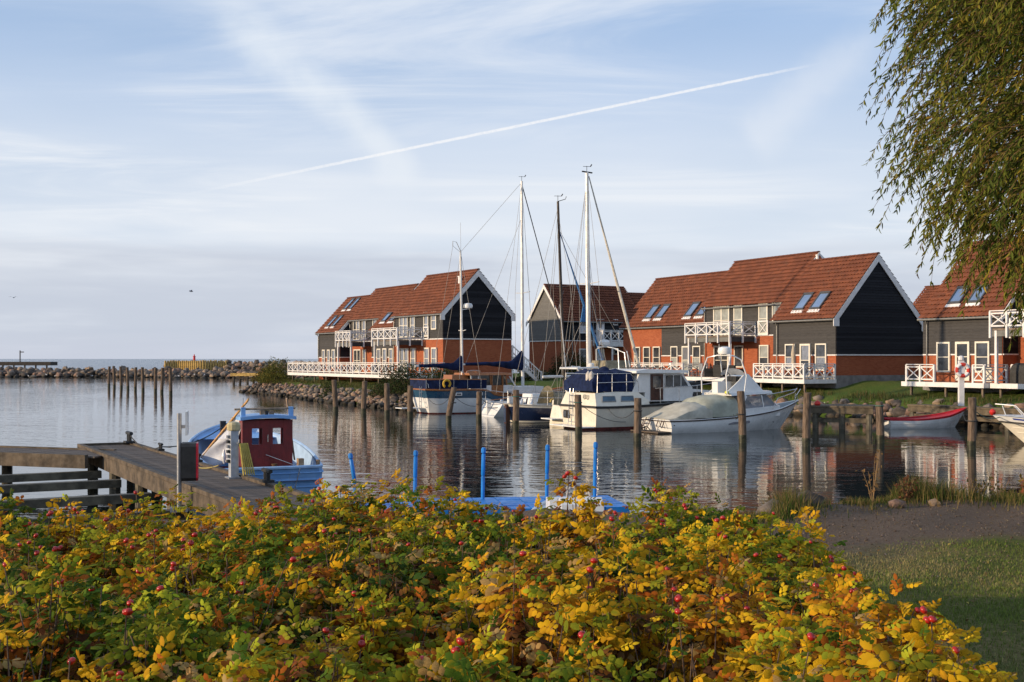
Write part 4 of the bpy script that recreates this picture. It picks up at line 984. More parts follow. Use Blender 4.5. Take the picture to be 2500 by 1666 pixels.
fh = Hull(fb, [(0, -0.05, 1.20, 0.70, 0.10, 1.00, -0.5), (0.03, 0.05, 1.31, 0.70, 0.15, 1.08, -0.5), (0.12, 0.6, 1.40, 0.74, 0.65, 1.18, -0.55), (0.35, 1.9, 1.52, 0.92, 1.9, 1.28, -0.6), (0.6, 3.4, 1.45, 1.12, 3.3, 1.15, -0.55), (0.8, 4.6, 1.02, 1.28, 4.4, 0.70, -0.45), (0.92, 5.4, 0.52, 1.40, 4.9, 0.28, -0.3), (1, 5.9, 0.03, 1.50, 5.1, 0.01, -0.1)], 0.10, 30)
fh.strip('hull', 0.0, 1.0, lightblue_m, 6); fh.bottom(rub_m)
fh.rail('gunwale', 1.0, 0.045, skyblue2_m, -0.02)
for u in (0.30, 0.55, 0.80): fh.rail('rub_strip', u, 0.022, lightblue_m, 0.012, 0.0, 0.16, True)
# inside of the bulwark and the floor
ins = MB()
for sd in (-1, 1):
    rg = []
    for q in fh.qs:
        p = fh.pt(q, 1.0, sd); b = fh.pt(q, 0.72, sd); yi = lambda y: math.copysign(max(0.0, abs(y) - 0.09), y); xo = 0.07 if q == 0 else 0.0
        rg.append([(p[0] + xo, yi(p[1]), p[2]), (b[0] + xo, yi(b[1]) * .97, min(b[2], .42))])
    ins.loft(rg)
ins.build('bulwark_lining', skyblue2_m, fb, True)
fh.deck(dkred_m, 0, 0.0, 0.1, 0.0, 0.86, 'floor', 0.36)
MB().loft([[(fh.pt(q, 1, -1)[0], -max(.002, fh.pt(q, 1, 1)[1] - .05), fh.pt(q, 1, 1)[2] - .05), (fh.pt(q, 1, 1)[0], max(.002, fh.pt(q, 1, 1)[1] - .05), fh.pt(q, 1, 1)[2] - .05)] for q in fh.qs if q > .72]).build('foredeck', lightblue_m, fb, True)
for k in range(7): MB().box(0.15, 1.6, -1.28 + k * .105, -1.28 + k * .105 + .085, 0.40, 0.43).build('floor_board', (skyblue2_m if k % 2 else mat('slate_blue_board', (0.10, 0.17, 0.30), 0.6)), fb)
hullset = set(fb.children)
# wheelhouse
W0, W1, D0, D1, Z0, Z1 = -0.78, 0.48, 0.42, 1.22, 0.36, 1.86
wh = MB()
def wall_open(mb, axis, fixed, a0, a1, opens, th=0.05):
    """a wall in the plane axis=fixed from a0 to a1 with openings (a, b, z0, z1)"""
    def bx(u0, u1, z0, z1):
        if u1 - u0 < .002 or z1 - z0 < .002: return
        if axis == 'x': mb.box(fixed, fixed + th, u0, u1, z0, z1)
        else: mb.box(u0, u1, fixed, fixed + th, z0, z1)
    if not opens: bx(a0, a1, Z0, Z1); return
    zb, zt = opens[0][2], opens[0][3]; bx(a0, a1, Z0, zb); bx(a0, a1, zt, Z1); u = a0
    for o in opens: bx(u, o[0], zb, zt); u = o[1]
    bx(u, a1, zb, zt)
wall_open(wh, 'x', D0, W0, W1, [(-0.54, -0.28, 1.26, 1.66), (-0.02, 0.24, 1.26, 1.66)])
wall_open(wh, 'x', D1 - .05, W0, W1, [(-0.66, -0.22, 1.2, 1.66), (-0.1, 0.36, 1.2, 1.66)])
wall_open(wh, 'y', W0, D0 + .05, D1 - .05, [(0.6, 1.0, 1.2, 1.66)]); wall_open(wh, 'y', W1 - .05, D0 + .05, D1 - .05, [(0.6, 1.0, 1.2, 1.66)])
who = wh.build('wheelhouse', dkred_m, fb)
for a in (-0.54, -0.02): MB().box(D0 - .012, D0, a - .05, a + .31, 0.40, 1.22).build('door_panel', dkred_m, who); MB().box(D0 - .02, D0 - .013, a + .02, a + .24, 0.5, 0.95).build('door_inset', dkred_m, who)
MB().box(D0 - .03, D0, -0.16, -0.14, 1.32, 1.5).build('door_handle', steel_m, who)
rg = []
for i in range(9): y = W0 - .07 + (W1 - W0 + .14) * i / 8; rg.append([(D0 - .12, y, 1.87 + .05 * math.sin(math.pi * i / 8)), (D1 + .08, y, 1.87 + .05 * math.sin(math.pi * i / 8)), (D1 + .08, y, 1.95 + .05 * math.sin(math.pi * i / 8)), (D0 - .12, y, 1.95 + .05 * math.sin(math.pi * i / 8))])
MB().loft(rg, True, True, True).build('wheelhouse_roof', lightblue_m, fb)
for y in (W0 - .02, W1 - .08): MB().box(0.42, 0.52, y, y + .11, 1.93, 2.19).build('spar_bracket', lightblue_m, fb)
MB().tube([(0.50, 0.66, 2.14), (0.50, -0.86, 2.15)], 0.026, 8).build('cross_spar', oldwood_m, fb)
for y, h in ((-0.06, .2), (-0.3, .1)): MB().box(0.6, 0.72, y - .05, y + .05, 1.98, 1.98 + h).build('roof_block', oldwood_m, fb)
MB().lathe([(.05, 1.98), (.05, 2.08), (.02, 2.1)], c=(0.5, -.14, 0), n=8).build('roof_lamp', rub_m, fb)
MB().tube([(0.45, 0.47, 1.95), (0.45, 0.45, 2.42)], 0.006, 4).build('aerial', rub_m, fb)
MB().bar((0.55, 0.30, 2.38), (2.0, 1.22, 0.86), 0.03, 0.13, (1, 0, 0)).build('plank', rawwood_m, fb)
MB().bar((0.55, -0.66, 2.4), (1.0, -0.97, 0.80), 0.03, 0.07, (1, 0, 0)).build('oar', oldwood_m, fb)
# plastic sheet hanging from the plank
def _sheet(t, b, vec):
    b.inputs['Base Color'].default_value = (0.66, 0.68, 0.72, 1); b.inputs['Roughness'].default_value = 0.35
    tp = t.n('ShaderNodeBsdfTransparent'); mx = t.n('ShaderNodeMixShader'); t.set(mx.inputs[0], t.mr(t.noise(vec, 3.0, 3), 0.3, 0.7, 0.62, 0.96))
    t.t.links.new(tp.outputs[0], mx.inputs[1]); t.t.links.new(b.outputs[0], mx.inputs[2]); t.t.links.new(mx.outputs[0], t.t.nodes['Material Output'].inputs[0])
sheet_m = special('milky_plastic_sheet', _sheet)
rg = []
for i in range(15):
    s = i / 14; a = Vector((0.85, 0.52, 1.95)).lerp(Vector((2.05, 1.30, 0.78)), s); wv = 0.14 + 0.55 * math.sin(math.pi * min(1, s * .62 + .12))
    rg.append([tuple(a + Vector((-0.18 * v * wv + 0.035 * math.sin(v * 9 + s * 5), -0.35 * v * wv, -v * wv * 0.75 + 0.05 * math.sin(v * 7 + s * 9)))) for v in [k / 10 for k in range(11)]])
MB().loft(rg).build('plastic_sheet', sheet_m, fb, True)
MB().lathe([(.02, 0), (.16, .05), (.19, .14), (.12, .22), (.03, .25)], c=(0.24, -0.12, .40), n=10).build('orange_float', mat('orange_float', (.55, .20, .03), .6), fb, True)
MB().lathe([(.06, 0), (.1, .1), (.05, .3), (.08, .36)], c=(0.26, -0.28, .42), n=8).build('net_roll', mat('brown_net', (.14, .08, .04), .9), fb, True)
MB().box(5.1, 5.25, .0, .15, 1.30, 1.62).build('bow_bitt', rub_m, fb)
MB().tube([(0.1, -1.35, .70), (0.1, -1.35, .86)], .05, 8).build('mooring_bitt', oldwood_m, fb); MB().box(.05, .25, -.98, -.84, .68, .9).build('mooring_bitt', oldwood_m, fb)
MB().tube([(0.4, -.10, 1.0), (0.02, -.75, .74)], .008, 4).tube([(-.08, -0.85, .68), (-.02, -0.70, .05)], .012, 4).build('wire', steel_m, fb)
fender(fb, (0.8, .86, 0.95), gel_m, .2, .06)

for ch in fb.children:
    if ch not in hullset: ch.location.y += 0.13
# ---------------------------------------------------------------- blue and white ketch
kt = thing('motor_sailer', 'blue over white two-masted motor sailer with teak wheelhouse', 'sailing boat', (-5.65, 73.84, 0), HD)
kh = Hull(kt, [(0, -0.25, 1.35, 1.50, 0.15, 0.95, -0.6), (0.08, 0.6, 1.52, 1.46, 0.8, 1.25, -0.7), (0.36, 3.8, 1.70, 1.42, 3.8, 1.50, -0.9), (0.41, 4.35, 1.70, 1.12, 4.3, 1.5, -0.9), (0.6, 6.6, 1.55, 1.10, 6.4, 1.3, -0.9), (0.8, 9.0, 0.95, 1.30, 8.4, 0.7, -0.7), (1, 11.2, 0.03, 1.62, 9.9, 0.01, -0.2)], 0.08, 40)
kh.strip('lower_hull', 0.06, 0.66, gel_m, 5); kh.strip('topside_band', 0.66, 1.0, teal_m, 3); kh.strip('boot_stripe', 0.0, 0.06, anti_m, 1); kh.bottom(anti_m); kh.deck(teak_m, 0.05)
kh.rail('teak_rail', 1.0, 0.055, teak_m, 0.0)
for x in (1.6, 3.0): MB().box(x, x + .42, -1.72, -1.60, 1.12, 1.3).build('porthole_frame', gel_m, kt); MB().box(x + .06, x + .36, -1.735, -1.72, 1.165, 1.255).build('porthole', boatglass_m, kt)
pts = [(-0.22, 1.30, 0), (-0.22, -1.30, 0), (0.6, -1.52, 0), (2.0, -1.64, 0), (3.7, -1.70, 0)]
MB().loft([[(p[0], p[1], 1.55), (p[0], p[1], 2.08)] for p in pts]).build('dodger_cloth', navycloth_m, kt); MB().loft([[(p[0], -p[1], 1.55), (p[0], -p[1], 2.08)] for p in pts[1:]]).build('dodger_cloth', navycloth_m, kt)
tubes('guard_rail', [[(p[0], p[1], 2.11) for p in pts], [(p[0], -p[1], 2.11) for p in pts[1:]]], 0.03, teak_m, kt)
for p in [(-.2, -1.3), (.6, -1.53), (1.5, -1.61), (2.4, -1.68), (3.3, -1.71)]: MB().tube([(p[0], p[1] - .02, 1.5), (p[0], p[1] - .02, 2.12)], .02, 5).build('stanchion', steel_m, kt)
MB().torus((1.02, -1.66, 1.86), 0.22, 0.075, 'y', 18, 8, -55, 235).build('horseshoe_buoy', mat('yellow_buoy', (0.60, 0.36, 0.03), 0.6), kt, True)
# wheelhouse
P = [(2.85, -1.15), (5.5, -1.15), (5.9, -0.95), (5.9, 0.95), (5.5, 1.15), (2.85, 1.15)]
MB().prism(P, lambda x, y: (x, y, 1.3), lambda x, y: (x, y, 1.72)).build('wheelhouse_base', gel_m, kt)
MB().prism([(3.0, -1.08), (5.35, -1.08), (5.6, -.85), (5.6, .85), (5.35, 1.08), (3.0, 1.08)], lambda x, y: (x, y, 1.72), lambda x, y: (x - (0.15 if x > 5 else 0), y, 2.36)).build('wheelhouse_glass', boatglass_m, kt)
for x in (2.95, 3.45, 4.28, 5.1, 5.4):
    for sd in (-1, 1): MB().bar((x, sd * 1.1, 1.7), (x - .05, sd * 1.1, 2.36), .08, .05, (0, 1, 0)).build('window_post', gel_m if x < 4 else teak_m, kt)
MB().box(4.36, 5.06, -1.17, -1.10, 1.2, 1.72).build('door', teak_m, kt); MB().box(4.3, 4.36, -1.18, -1.1, 1.2, 2.36).box(5.06, 5.12, -1.18, -1.1, 1.2, 2.36).build('door_frame', teak_m, kt)
MB().prism([(2.75, -1.25), (5.5, -1.25), (5.85, -1.0), (5.85, 1.0), (5.5, 1.25), (2.75, 1.25)], lambda x, y: (x, y, 2.36), lambda x, y: (x, y * .9, 2.50)).build('wheelhouse_roof', teak_m, kt)
MB().lathe([(.5, 2.5), (.45, 2.62), (.2, 2.68)], c=(3.6, 0, 0), n=12).build('roof_hatch', teak_m, kt)
MB().prism([(1.7, -0.8), (2.8, -0.8), (2.8, 0.8), (1.7, 0.8)], lambda x, y: (x, y, 1.45), lambda x, y: (x + .12, y * .85, 2.38)).build('aft_companionway', teak_m, kt)
MB().box(5.9, 8.2, -0.8, 0.8, 1.15, 1.62).build('coachroof', gel_m, kt); MB().bar((5.62, -1.0, 2.3), (6.1, -1.0, 1.6), .08, .05, (0, 1, 0)).build('windscreen_post', gel_m, kt)
mz = mast(kt, 2.8, 2.2, 10.2, 0.085, alu_m, ((5.15, .55),), 'mizzen_mast', 0.12); mn = mast(kt, 7.1, 1.5, 14.9, 0.11, alu_m, ((7.65, 1.0),), 'main_mast', 0.08)
windvane(mn, 7.02, 14.9)
MB().lathe([(.05, 6.55), (.27, 6.6), (.3, 6.75), (.24, 6.88), (.05, 6.92)], c=(3.2, 0, 0), n=12).build('radar', gel_m, mz, True); MB().bar((2.8, 0, 6.5), (3.3, 0, 6.56), .12, .05).build('radar_bracket', gel_m, mz)
MB().tube([(2.68, 0, 10.2), (2.4, 0, 10.75), (2.15, 0, 10.8), (2.15, 0, 10.5)], .02, 5).tube([(2.7, 0, 10.2), (2.68, 0, 12.0)], .009, 4).build('aerial', wire_m, mz)
def boom_cover(par, xm, z, L, drop, top, w=0.16):
    rings = []
    for i in range(17):
        t = i / 16; x = xm - L * t; h = 0.10 + (top - z - .1) * max(0, 1 - t * 4.2) ** 1.6 + .12 * (1 - t); lo = 0.10 + drop * max(0, 1 - t * 1.7); ww = w * (1 - .45 * t)
        rings.append([(x, ww * math.cos(a), (z + (h if math.sin(a) > 0 else lo) * math.sin(a)) + .03 * math.sin(t * 21) * (1 - t)) for a in [2 * math.pi * k / 10 for k in range(10)]])
    MB().loft(rings, True, True, True).build('sail_cover', navycloth_m, par, True)
    MB().tube([(xm, 0, z - .06), (xm - L - .25, 0, z - .02)], .06, 6).build('boom', alu_m, par)
boom_cover(kt, 2.75, 2.95, 2.9, 0.28, 3.55, .15); boom_cover(kt, 7.05, 3.05, 4.05, 0.35, 3.9, .2)
stays(kt, [((2.7, 0, 10.15), (7.05, 0, 14.85)), ((7.02, 0, 14.8), (4.4, -1.6, 1.2)), ((7.02, 0, 14.8), (7.3, -1.45, 1.1)), ((7.05, -1.0, 7.68), (7.3, -1.45, 1.1)), ((7.05, 1.0, 7.68), (7.3, 1.45, 1.1)), ((7.02, 0, 14.8), (7.05, -1.0, 7.68)), ((7.02, 0, 14.8), (7.05, 1.0, 7.68)), ((2.7, 0, 10.1), (1.9, -1.6, 1.5)), ((2.7, 0, 10.1), (3.4, -1.65, 1.5)), ((2.7, 0, 10.1), (2.15, 0, 10.5)), ((2.15, 0, 10.5), (1.2, 1.5, 1.6)), ((2.7, 0, 10.1), (1.9, 1.6, 1.5)), ((7.0, 0, 12.5), (3.0, 0, 3.0))])
MB().tube([(7.06, 0, 14.6), (11.0, 0, 1.75)], .035, 6).build('furled_jib', mat('dark_furled_sail', (.03, .03, .035), .8), kt)
MB().box(-1.5, -.1, -.55, .55, .32, .37).build('boarding_platform', gel_m, kt); ladder(kt, (-.35, -.75, .35), (-.35, -.75, 1.7), .3, 5)
MB().torus((-0.12, -1.2, 1.62), .3, .018, 'x', 14, 5, 0, 180).build('stern_hoop', steel_m, kt)

# ---------------------------------------------------------------- small white sailing boat
sb = thing('small_sailing_boat', 'white sailing boat with open reverse transom beside the motor sailer', 'sailing boat', (-1.22, 69.9, 0), HD)
sh = Hull(sb, [(0, 0.15, 1.25, 0.80, -0.35, 1.0, -0.1), (0.3, 2.4, 1.38, 0.85, 2.2, 1.1, -0.35), (0.7, 5.4, 0.95, 1.0, 5.0, .65, -0.4), (1, 8.0, 0.02, 1.15, 7.2, .01, -0.1)], 0.07, 24)
sh.strip('hull', 0, 1, gel_m, 5); sh.bottom(rub_m); sh.deck(gel_m, .03); sh.rail('toe_rail', 1, .02, steel_m)
MB().box(-.3, -.05, -.07, .07, -.3, .95).build('rudder', gel_m, sb); MB().tube([(-.1, 0, .95), (1.1, .1, 1.05)], .025, 6).build('tiller', teak_m, sb)
MB().prism([(2.4, -.75), (5.2, -.5), (5.2, .5), (2.4, .75)], lambda x, y: (x, y, .8), lambda x, y: (x, y * .85, 1.3)).build('cabin', gel_m, sb)
tubes('pushpit', [[(.2, -1.2, .8), (.2, -1.2, 1.45), (.15, 0, 1.5), (.2, 1.2, 1.45), (.2, 1.2, .8)], [(.2, -1.2, 1.45), (2.6, -1.36, 1.4)], [(.2, -1.2, 1.15), (2.6, -1.36, 1.12)]], .016, steel_m, sb)
for x, y in ((.9, -.9), (1.4, -1.1), (1.1, .9)): MB().lathe([(.08, .8), (.1, .85), (.06, .95), (.09, 1.0)], c=(x, y, 0), n=8).build('winch', steel_m, sb)
MB().box(.55, .9, -1.28, -1.0, .82, 1.2).build('stern_locker', gel_m, sb); MB().tube([(.0, -.9, .55), (-.25, -.5, .52), (-.3, .5, .5)], .02, 5).build('boarding_rail', rub_m, sb); fender(sb, (.9, -1.32, .85)); fender(sb, (1.7, -1.42, .8), navycloth_m)

# ---------------------------------------------------------------- navy sailing boat with dark mast
nv = thing('navy_sailing_boat', 'navy hulled sailing boat with dark mast and tan spray hood', 'sailing boat', (-0.05, 62.95, 0), HD)
nh = Hull(nv, [(0, -0.25, 0.45, 1.02, 0.15, 0.30, -0.5), (0.12, 0.8, 0.95, 0.95, 1.0, 0.75, -0.6), (0.45, 3.8, 1.28, 0.86, 3.8, 1.1, -0.8), (0.75, 6.6, 0.85, 0.98, 6.2, .6, -0.7), (1, 9.0, 0.02, 1.25, 8.0, .01, -0.2)], 0.09, 28)
nh.strip('hull', 0.14, 0.86, navy_gel_m, 5); nh.strip('sheer_strake', 0.86, 1.0, cream_gel_m, 1); nh.strip('boot_stripe', 0.05, 0.14, cream_gel_m, 1); nh.strip('waterline_band', 0, .05, rub_m, 1); nh.bottom(rub_m); nh.deck(cream_gel_m, .02, .05)
nh.rail('rub_rail', 0.99, .025, mat('grey_toe_rail', (.35, .33, .3), .6))
MB().box(-.34, -.12, -.12, .12, -.3, .98).build('rudder', brownwood_m, nv); MB().box(-.37, -.345, -.10, .10, .05, .8).build('rudder_blade_stripe', navy_gel_m, nv)
MB().prism([(2.9, -.85), (6.4, -.6), (6.4, .6), (2.9, .85)], lambda x, y: (x, y, .88), lambda x, y: (x, y * .85, 1.32)).build('cabin', gel_m, nv)
rg = [[(2.05 + .85 * k + .18 * math.sin(a), .92 * math.cos(a), .95 + (1.0 if k == 0 else .62) * math.sin(a)) for a in [math.pi * i / 10 for i in range(11)]] for k in (0, .35, .7, 1.1)]
MB().loft(rg).build('spray_hood', tan_m, nv, True)
nm = mast(nv, 3.25, 1.2, 11.9, 0.095, darkmast_m, ((7.3, .95),), 'mast', 0.42); windvane(nm, 2.83, 11.9); MB().tube([(2.83, 0, 11.9), (3.3, 0, 12.05), (3.35, 0, 12.2)], .018, 4).build('wind_sensor', rub_m, nm)
MB().tube([(1.9, 0, 2.42), (4.7, 0, 2.45)], .075, 8).build('boom', alu_m, nv)
MB().bar((4.4, 0, 2.9), (4.4, 0, 1.3), .1, .1, (0, 1, 0)).bar((3.7, 0, 2.98), (4.4, 0, 2.88), .09, .07).build('boom_gallows', gel_m, nv)
rg = []
for i in range(40):
    t = i / 39; p = Vector((2.92, 0, 10.3)).lerp(Vector((6.3, 0, 1.55)), t); r = 0.03 + .05 * math.sin(math.pi * min(1, max(0, (t - .15) / .8)))
    rg.append([tuple(p + Vector((r * math.cos(a), r * math.sin(a), 0))) for a in [2 * math.pi * k / 6 + t * 9 for k in range(6)]])
MB().loft(rg, True).build('furled_jib', bluesail_m, nv, True)
MB().prism([(0, 0), (.28, -1.0), (-.18, -1.0)], lambda a, b: (4.42 + a, .04, 6.4 + b), lambda a, b: (4.42 + a, -.04, 6.4 + b)).build('loose_clew', bluesail_m, nv)
stays(nv, [((2.9, 0, 11.8), (-.1, 0, 1.0)), ((2.9, 0, 11.0), (3.05, -.95, 7.35)), ((3.05, -.95, 7.35), (3.5, -1.2, .95)), ((3.05, .95, 7.35), (3.5, 1.2, .95)), ((2.9, 0, 11.0), (3.05, .95, 7.35)), ((2.95, 0, 10.3), (8.8, 0, 1.3)), ((4.35, -.1, 5.4), (2.2, -1.1, 1.0)), ((4.35, .1, 5.4), (2.6, 1.1, 1.0)), ((1.9, 0, 2.42), (2.86, 0, 11.6)), ((.6, -.9, 1.0), (3.2, 0, 7.1))])
tubes('pushpit', [[(.1, -.55, 1.0), (.1, -.6, 1.7), (-.1, 0, 1.75), (.1, .6, 1.7), (.1, .55, 1.0)], [(.1, -.6, 1.7), (3.2, -1.25, 1.65)], [(.1, -.58, 1.35), (3.2, -1.24, 1.3)], [(1.6, -1.1, .9), (1.6, -1.12, 1.68)], [(3.2, -1.24, .9), (3.2, -1.25, 1.66)]], .016, steel_m, nv)
for y in (-.62, .55): MB().tube([(.9, y, .98), (.95, y, 1.25)], [.11, .06], 8).build('winch', steel_m, nv)
MB().prism([(1.05, -.35), (1.35, -.35), (1.35, .2), (1.05, .2)], lambda x, y: (x, y, .95), lambda x, y: (x + .08, y * .8, 1.45)).build('binnacle', gel_m, nv)
MB().torus((2.25, -.55, 1.08), .17, .05, 'y', 14, 6, 0, 180).build('cushion', mat('yellow_cushion', (.55, .40, .12), .8), nv)

# ---------------------------------------------------------------- tall white sailing boat behind the cream cruiser
tw = thing('tall_sailing_boat', 'white sailing boat with the tallest white mast behind the cream cruiser', 'sailing boat', (1.85, 60.75, 0), HD)
th_ = Hull(tw, [(0, 0.75, 0.90, 0.98, 0.45, 0.70, -0.2), (0.3, 2.6, 1.28, 1.05, 2.2, 1.1, -0.5), (0.7, 5.0, 0.95, 1.15, 4.7, .7, -0.5), (1, 7.6, 0.02, 1.35, 6.9, .01, -0.1)], 0.06, 22)
th_.strip('hull', 0, 1, cream_gel_m, 4); th_.bottom(rub_m); th_.deck(gel_m, .02)
MB().prism([(1.7, -.85), (5.0, -.6), (5.0, .6), (1.7, .85)], lambda x, y: (x, y, 1.05), lambda x, y: (x, y * .85, 1.6)).build('cabin', gel_m, tw)
MB().box(-.1, 0.62, -.6, .6, .3, .35).build('swim_platform', gel_m, tw)
tm = mast(tw, 2.42, 1.5, 13.1, 0.13, alu_m, ((7.3, 1.0),), 'mast', 0.14); windvane(tm, 2.28, 13.1); MB().bar((2.0, 0, 13.12), (2.6, 0, 13.08), .08, .06).build('masthead', rub_m, tm)
rg = []
for i in range(20):
    t = i / 19; p = Vector((2.4, 0, 12.9)).lerp(Vector((5.6, 0, 2.6)), t); r = 0.03 + .055 * min(1, t * 1.6); rg.append([tuple(p + Vector((r * math.cos(a), r * math.sin(a), 0))) for a in [2 * math.pi * k / 7 for k in range(7)]])
MB().loft(rg, True, True, True).build('furled_jib', furl_m, tw, True); MB().tube([(5.6, 0, 2.6), (6.2, 0, 1.3)], .03, 5).build('forestay', wire_m, tw)
stays(tw, [((2.3, 0, 12.9), (0.8, 0, 1.0)), ((2.3, 0, 12.9), (2.4, -1.0, 7.35)), ((2.4, -1.0, 7.35), (2.6, -1.2, 1.1)), ((2.3, 0, 12.9), (2.4, 1.0, 7.35)), ((2.4, 1.0, 7.35), (2.6, 1.2, 1.1)), ((2.3, 0, 12.8), (.8, .5, 1.0)), ((2.35, 0, 7.3), (3.3, -1.2, 1.1)), ((2.35, 0, 7.3), (3.4, 1.1, 1.1)), ((2.35, 0, 7.3), (1.6, -1.2, 1.1)), ((2.45, 0, 8.2), (2.9, 0, 2.2)), ((2.45, 0, 8.6), (3.1, -.3, 2.2))])
MB().prism([(2.9, -.85), (4.5, -.75), (4.5, .75), (2.9, .85)], lambda x, y: (x, y, 2.75), lambda x, y: (x + .1, y * .8, 3.3)).build('bimini', tan_m, tw)
tubes('arch', [[(3.6, -1.2, 1.1), (3.5, -1.1, 3.9), (3.3, 0, 4.05), (3.5, 1.1, 3.9), (3.6, 1.2, 1.1)], [(4.2, -1.2, 1.1), (3.9, -1.1, 3.7), (3.7, 0, 4.0)], [(2.6, -.6, 4.0), (3.5, 0, 4.02)], [(4.6, -1.1, 1.2), (4.1, -1.0, 3.8)]], .03, gel_m, tw)
MB().lathe([(.06, 4.1), (.26, 4.12), (.29, 4.26), (.2, 4.38), (.03, 4.4)], c=(3.35, 0, 0), n=14).build('radar', gel_m, tw, True)
tubes('stern_frame', [[(1.2, -.9, 2.9), (2.4, -.9, 2.95), (2.9, -.9, 2.3)], [(1.2, -.9, 2.9), (1.6, -.9, 2.3)], [(1.2, .9, 2.9), (2.4, .9, 2.95)], [(1.2, -.9, 2.9), (1.2, .9, 2.9)], [(1.6, -.9, 2.3), (1.6, -.9, 1.1)], [(2.9, -.9, 2.3), (2.9, -.9, 1.1)], [(1.6, .9, 2.3), (1.6, .9, 1.1)]], .05, gel_m, tw)
MB().lathe([(.12, 2.95), (.16, 3.0), (.16, 3.14), (.04, 3.18)], c=(2.2, -.6, 0), n=10).build('satellite_dome', gel_m, tw, True)
MB().tube([(1.25, .4, 2.9), (.9, .4, 6.2)], [.03, .012], 5).build('whip_aerial', gel_m, tw)

# ---------------------------------------------------------------- cream motor cruiser
yc = thing('motor_cruiser', 'cream motor cruiser with blue canvas over its aft deck', 'motor boat', (4.05 - .447 * 1.75, 56.5 + .894 * 1.75, 0), HD)
yh = Hull(yc, [(0, -0.08, 1.80, 1.10, 0.05, 1.50, -0.3), (0.1, 1.0, 1.83, 1.09, 1.0, 1.60, -0.4), (0.45, 4.6, 1.80, 1.22, 4.5, 1.5, -0.5), (0.75, 7.6, 1.25, 1.48, 7.0, .9, -0.45), (1, 10.2, 0.03, 1.85, 8.9, .01, -0.1)], 0.03, 30)
yh.strip('hull', 0.12, 1.0, cream_gel_m, 5); yh.strip('boot_stripe', 0, .12, anti_m, 1); yh.bottom(anti_m); yh.deck(gel_m, .0, .03)
yh.rail('rubbing_strake', 0.985, .055, rub_m, 0.015); yh.rail('strake_line', 0.93, .018, mat('grey_toe_rail', (.35, .33, .3), .6), 0.01)
# raised aft cabin with sloping shoulders
SEC = [(-0.08, 1.72, 0), (0.16, 1.48, 1)]
def ring(x, w0, w1, z1): return [(x, -w0, 1.10), (x + (.12 if x < 0.2 else 0), -w1, z1), (x + (.12 if x < 0.2 else 0), w1, z1), (x, w0, 1.10)]
MB().loft([ring(-0.05, 1.76, 1.42, 1.74), ring(1.2, 1.79, 1.46, 1.80), ring(2.45, 1.80, 1.48, 1.78), [(2.95, -1.80, 1.10), (2.93, -1.74, 1.36), (2.93, 1.74, 1.36), (2.95, 1.80, 1.10)]], True, True, True).build('aft_cabin', cream_gel_m, yc)
sl = lambda x, z: (x, -1.79 + (z - 1.10) * .50, z)
for a, b in ((0.32, 1.08), (1.38, 2.12)): pane(yc, [sl(a, 1.34), sl(b, 1.34), sl(b, 1.58), sl(a + .08, 1.58)], mat('blue_tinted_boat_window', (.05, .10, .14), .1, .2, 2.0, spec=.8), 'cabin_window', .025, (0, -.9, .45), mat('grey_window_rubber', (.25, .26, .27), .6))
for y in (0.55, ): MB().box(-.10, -.05, y + .30, y + .82, .46, .86).build('transom_port', rub_m, yc); MB().box(-.13, -.10, y + .52, y + .80, .52, .80).build('port_glass', boatglass_m, yc)
MB().box(-.75, -.06, -1.6, 1.6, .10, .15).build('swim_platform', gel_m, yc)
ladder(yc, (-.16, 0.62, .15), (-.06, 0.62, 1.75), .34, 5); tubes('grab_hoop', [[(-.06, .45, 1.7), (0.0, .45, 2.25), (.25, .45, 2.3), (.3, .45, 1.75)], [(-.06, .79, 1.7), (0.0, .79, 2.25), (.25, .79, 2.3), (.3, .79, 1.75)]], .02, steel_m, yc)
MB().torus((-.02, -.55, 1.55), .1, .025, 'x', 14, 5).torus((-.02, -.85, 1.53), .1, .02, 'x', 14, 5).build('rope_coil', mat('pale_rope', (.4, .38, .33), .9), yc)
# wheelhouse
WH = [(2.15, 1.75), (2.6, 2.68), (5.1, 2.68), (5.72, 1.95), (5.72, 1.30), (2.9, 1.30), (2.9, 1.75)]
wh = MB().prism(WH, lambda x, z: (x, -1.42, z), lambda x, z: (x, 1.42, z)).build('wheelhouse', gel_m, yc)
MB().prism([(2.3, 2.69), (5.35, 2.69), (5.35, 2.82), (3.0, 2.90), (2.3, 2.80)], lambda x, z: (x, -1.6, z), lambda x, z: (x, 1.6, z)).build('wheelhouse_roof', gel_m, yc)
MB().box(3.0, 4.5, -.9, .9, 2.91, 2.96).build('solar_panel', rub_m, yc)
dr = MB().box(3.22, 3.94, -1.47, -1.425, 1.36, 2.64).build('cabin_door', brownwood_m, yc); MB().box(3.33, 3.80, -1.49, -1.471, 1.98, 2.54).build('door_glass', boatglass_m, dr)
pane(yc, [(4.06, -1.425, 2.02), (5.45, -1.425, 2.02), (5.06, -1.425, 2.58), (4.06, -1.425, 2.58)], boatglass_m, 'side_window', .02, (0, -1, 0), steel_m)
for x in (4.55, 5.0): MB().bar((x, -1.455, 2.02), (x, -1.455, 2.58), .03, .02, (0, 1, 0)).build('window_bar', gel_m, yc)
MB().prism([(5.7, 1.2), (7.6, 1.2), (7.6, 1.75), (5.7, 1.9)], lambda x, z: (x, -1.15 if x < 7 else -.8, z), lambda x, z: (x, 1.15 if x < 7 else .8, z)).build('forward_cabin', gel_m, yc)
pane(yc, [(5.9, -1.12, 1.5), (6.5, -1.02, 1.5), (6.6, -1.0, 1.72), (6.0, -1.11, 1.72)], boatglass_m, 'forward_window', .03, (0, -1, 0))
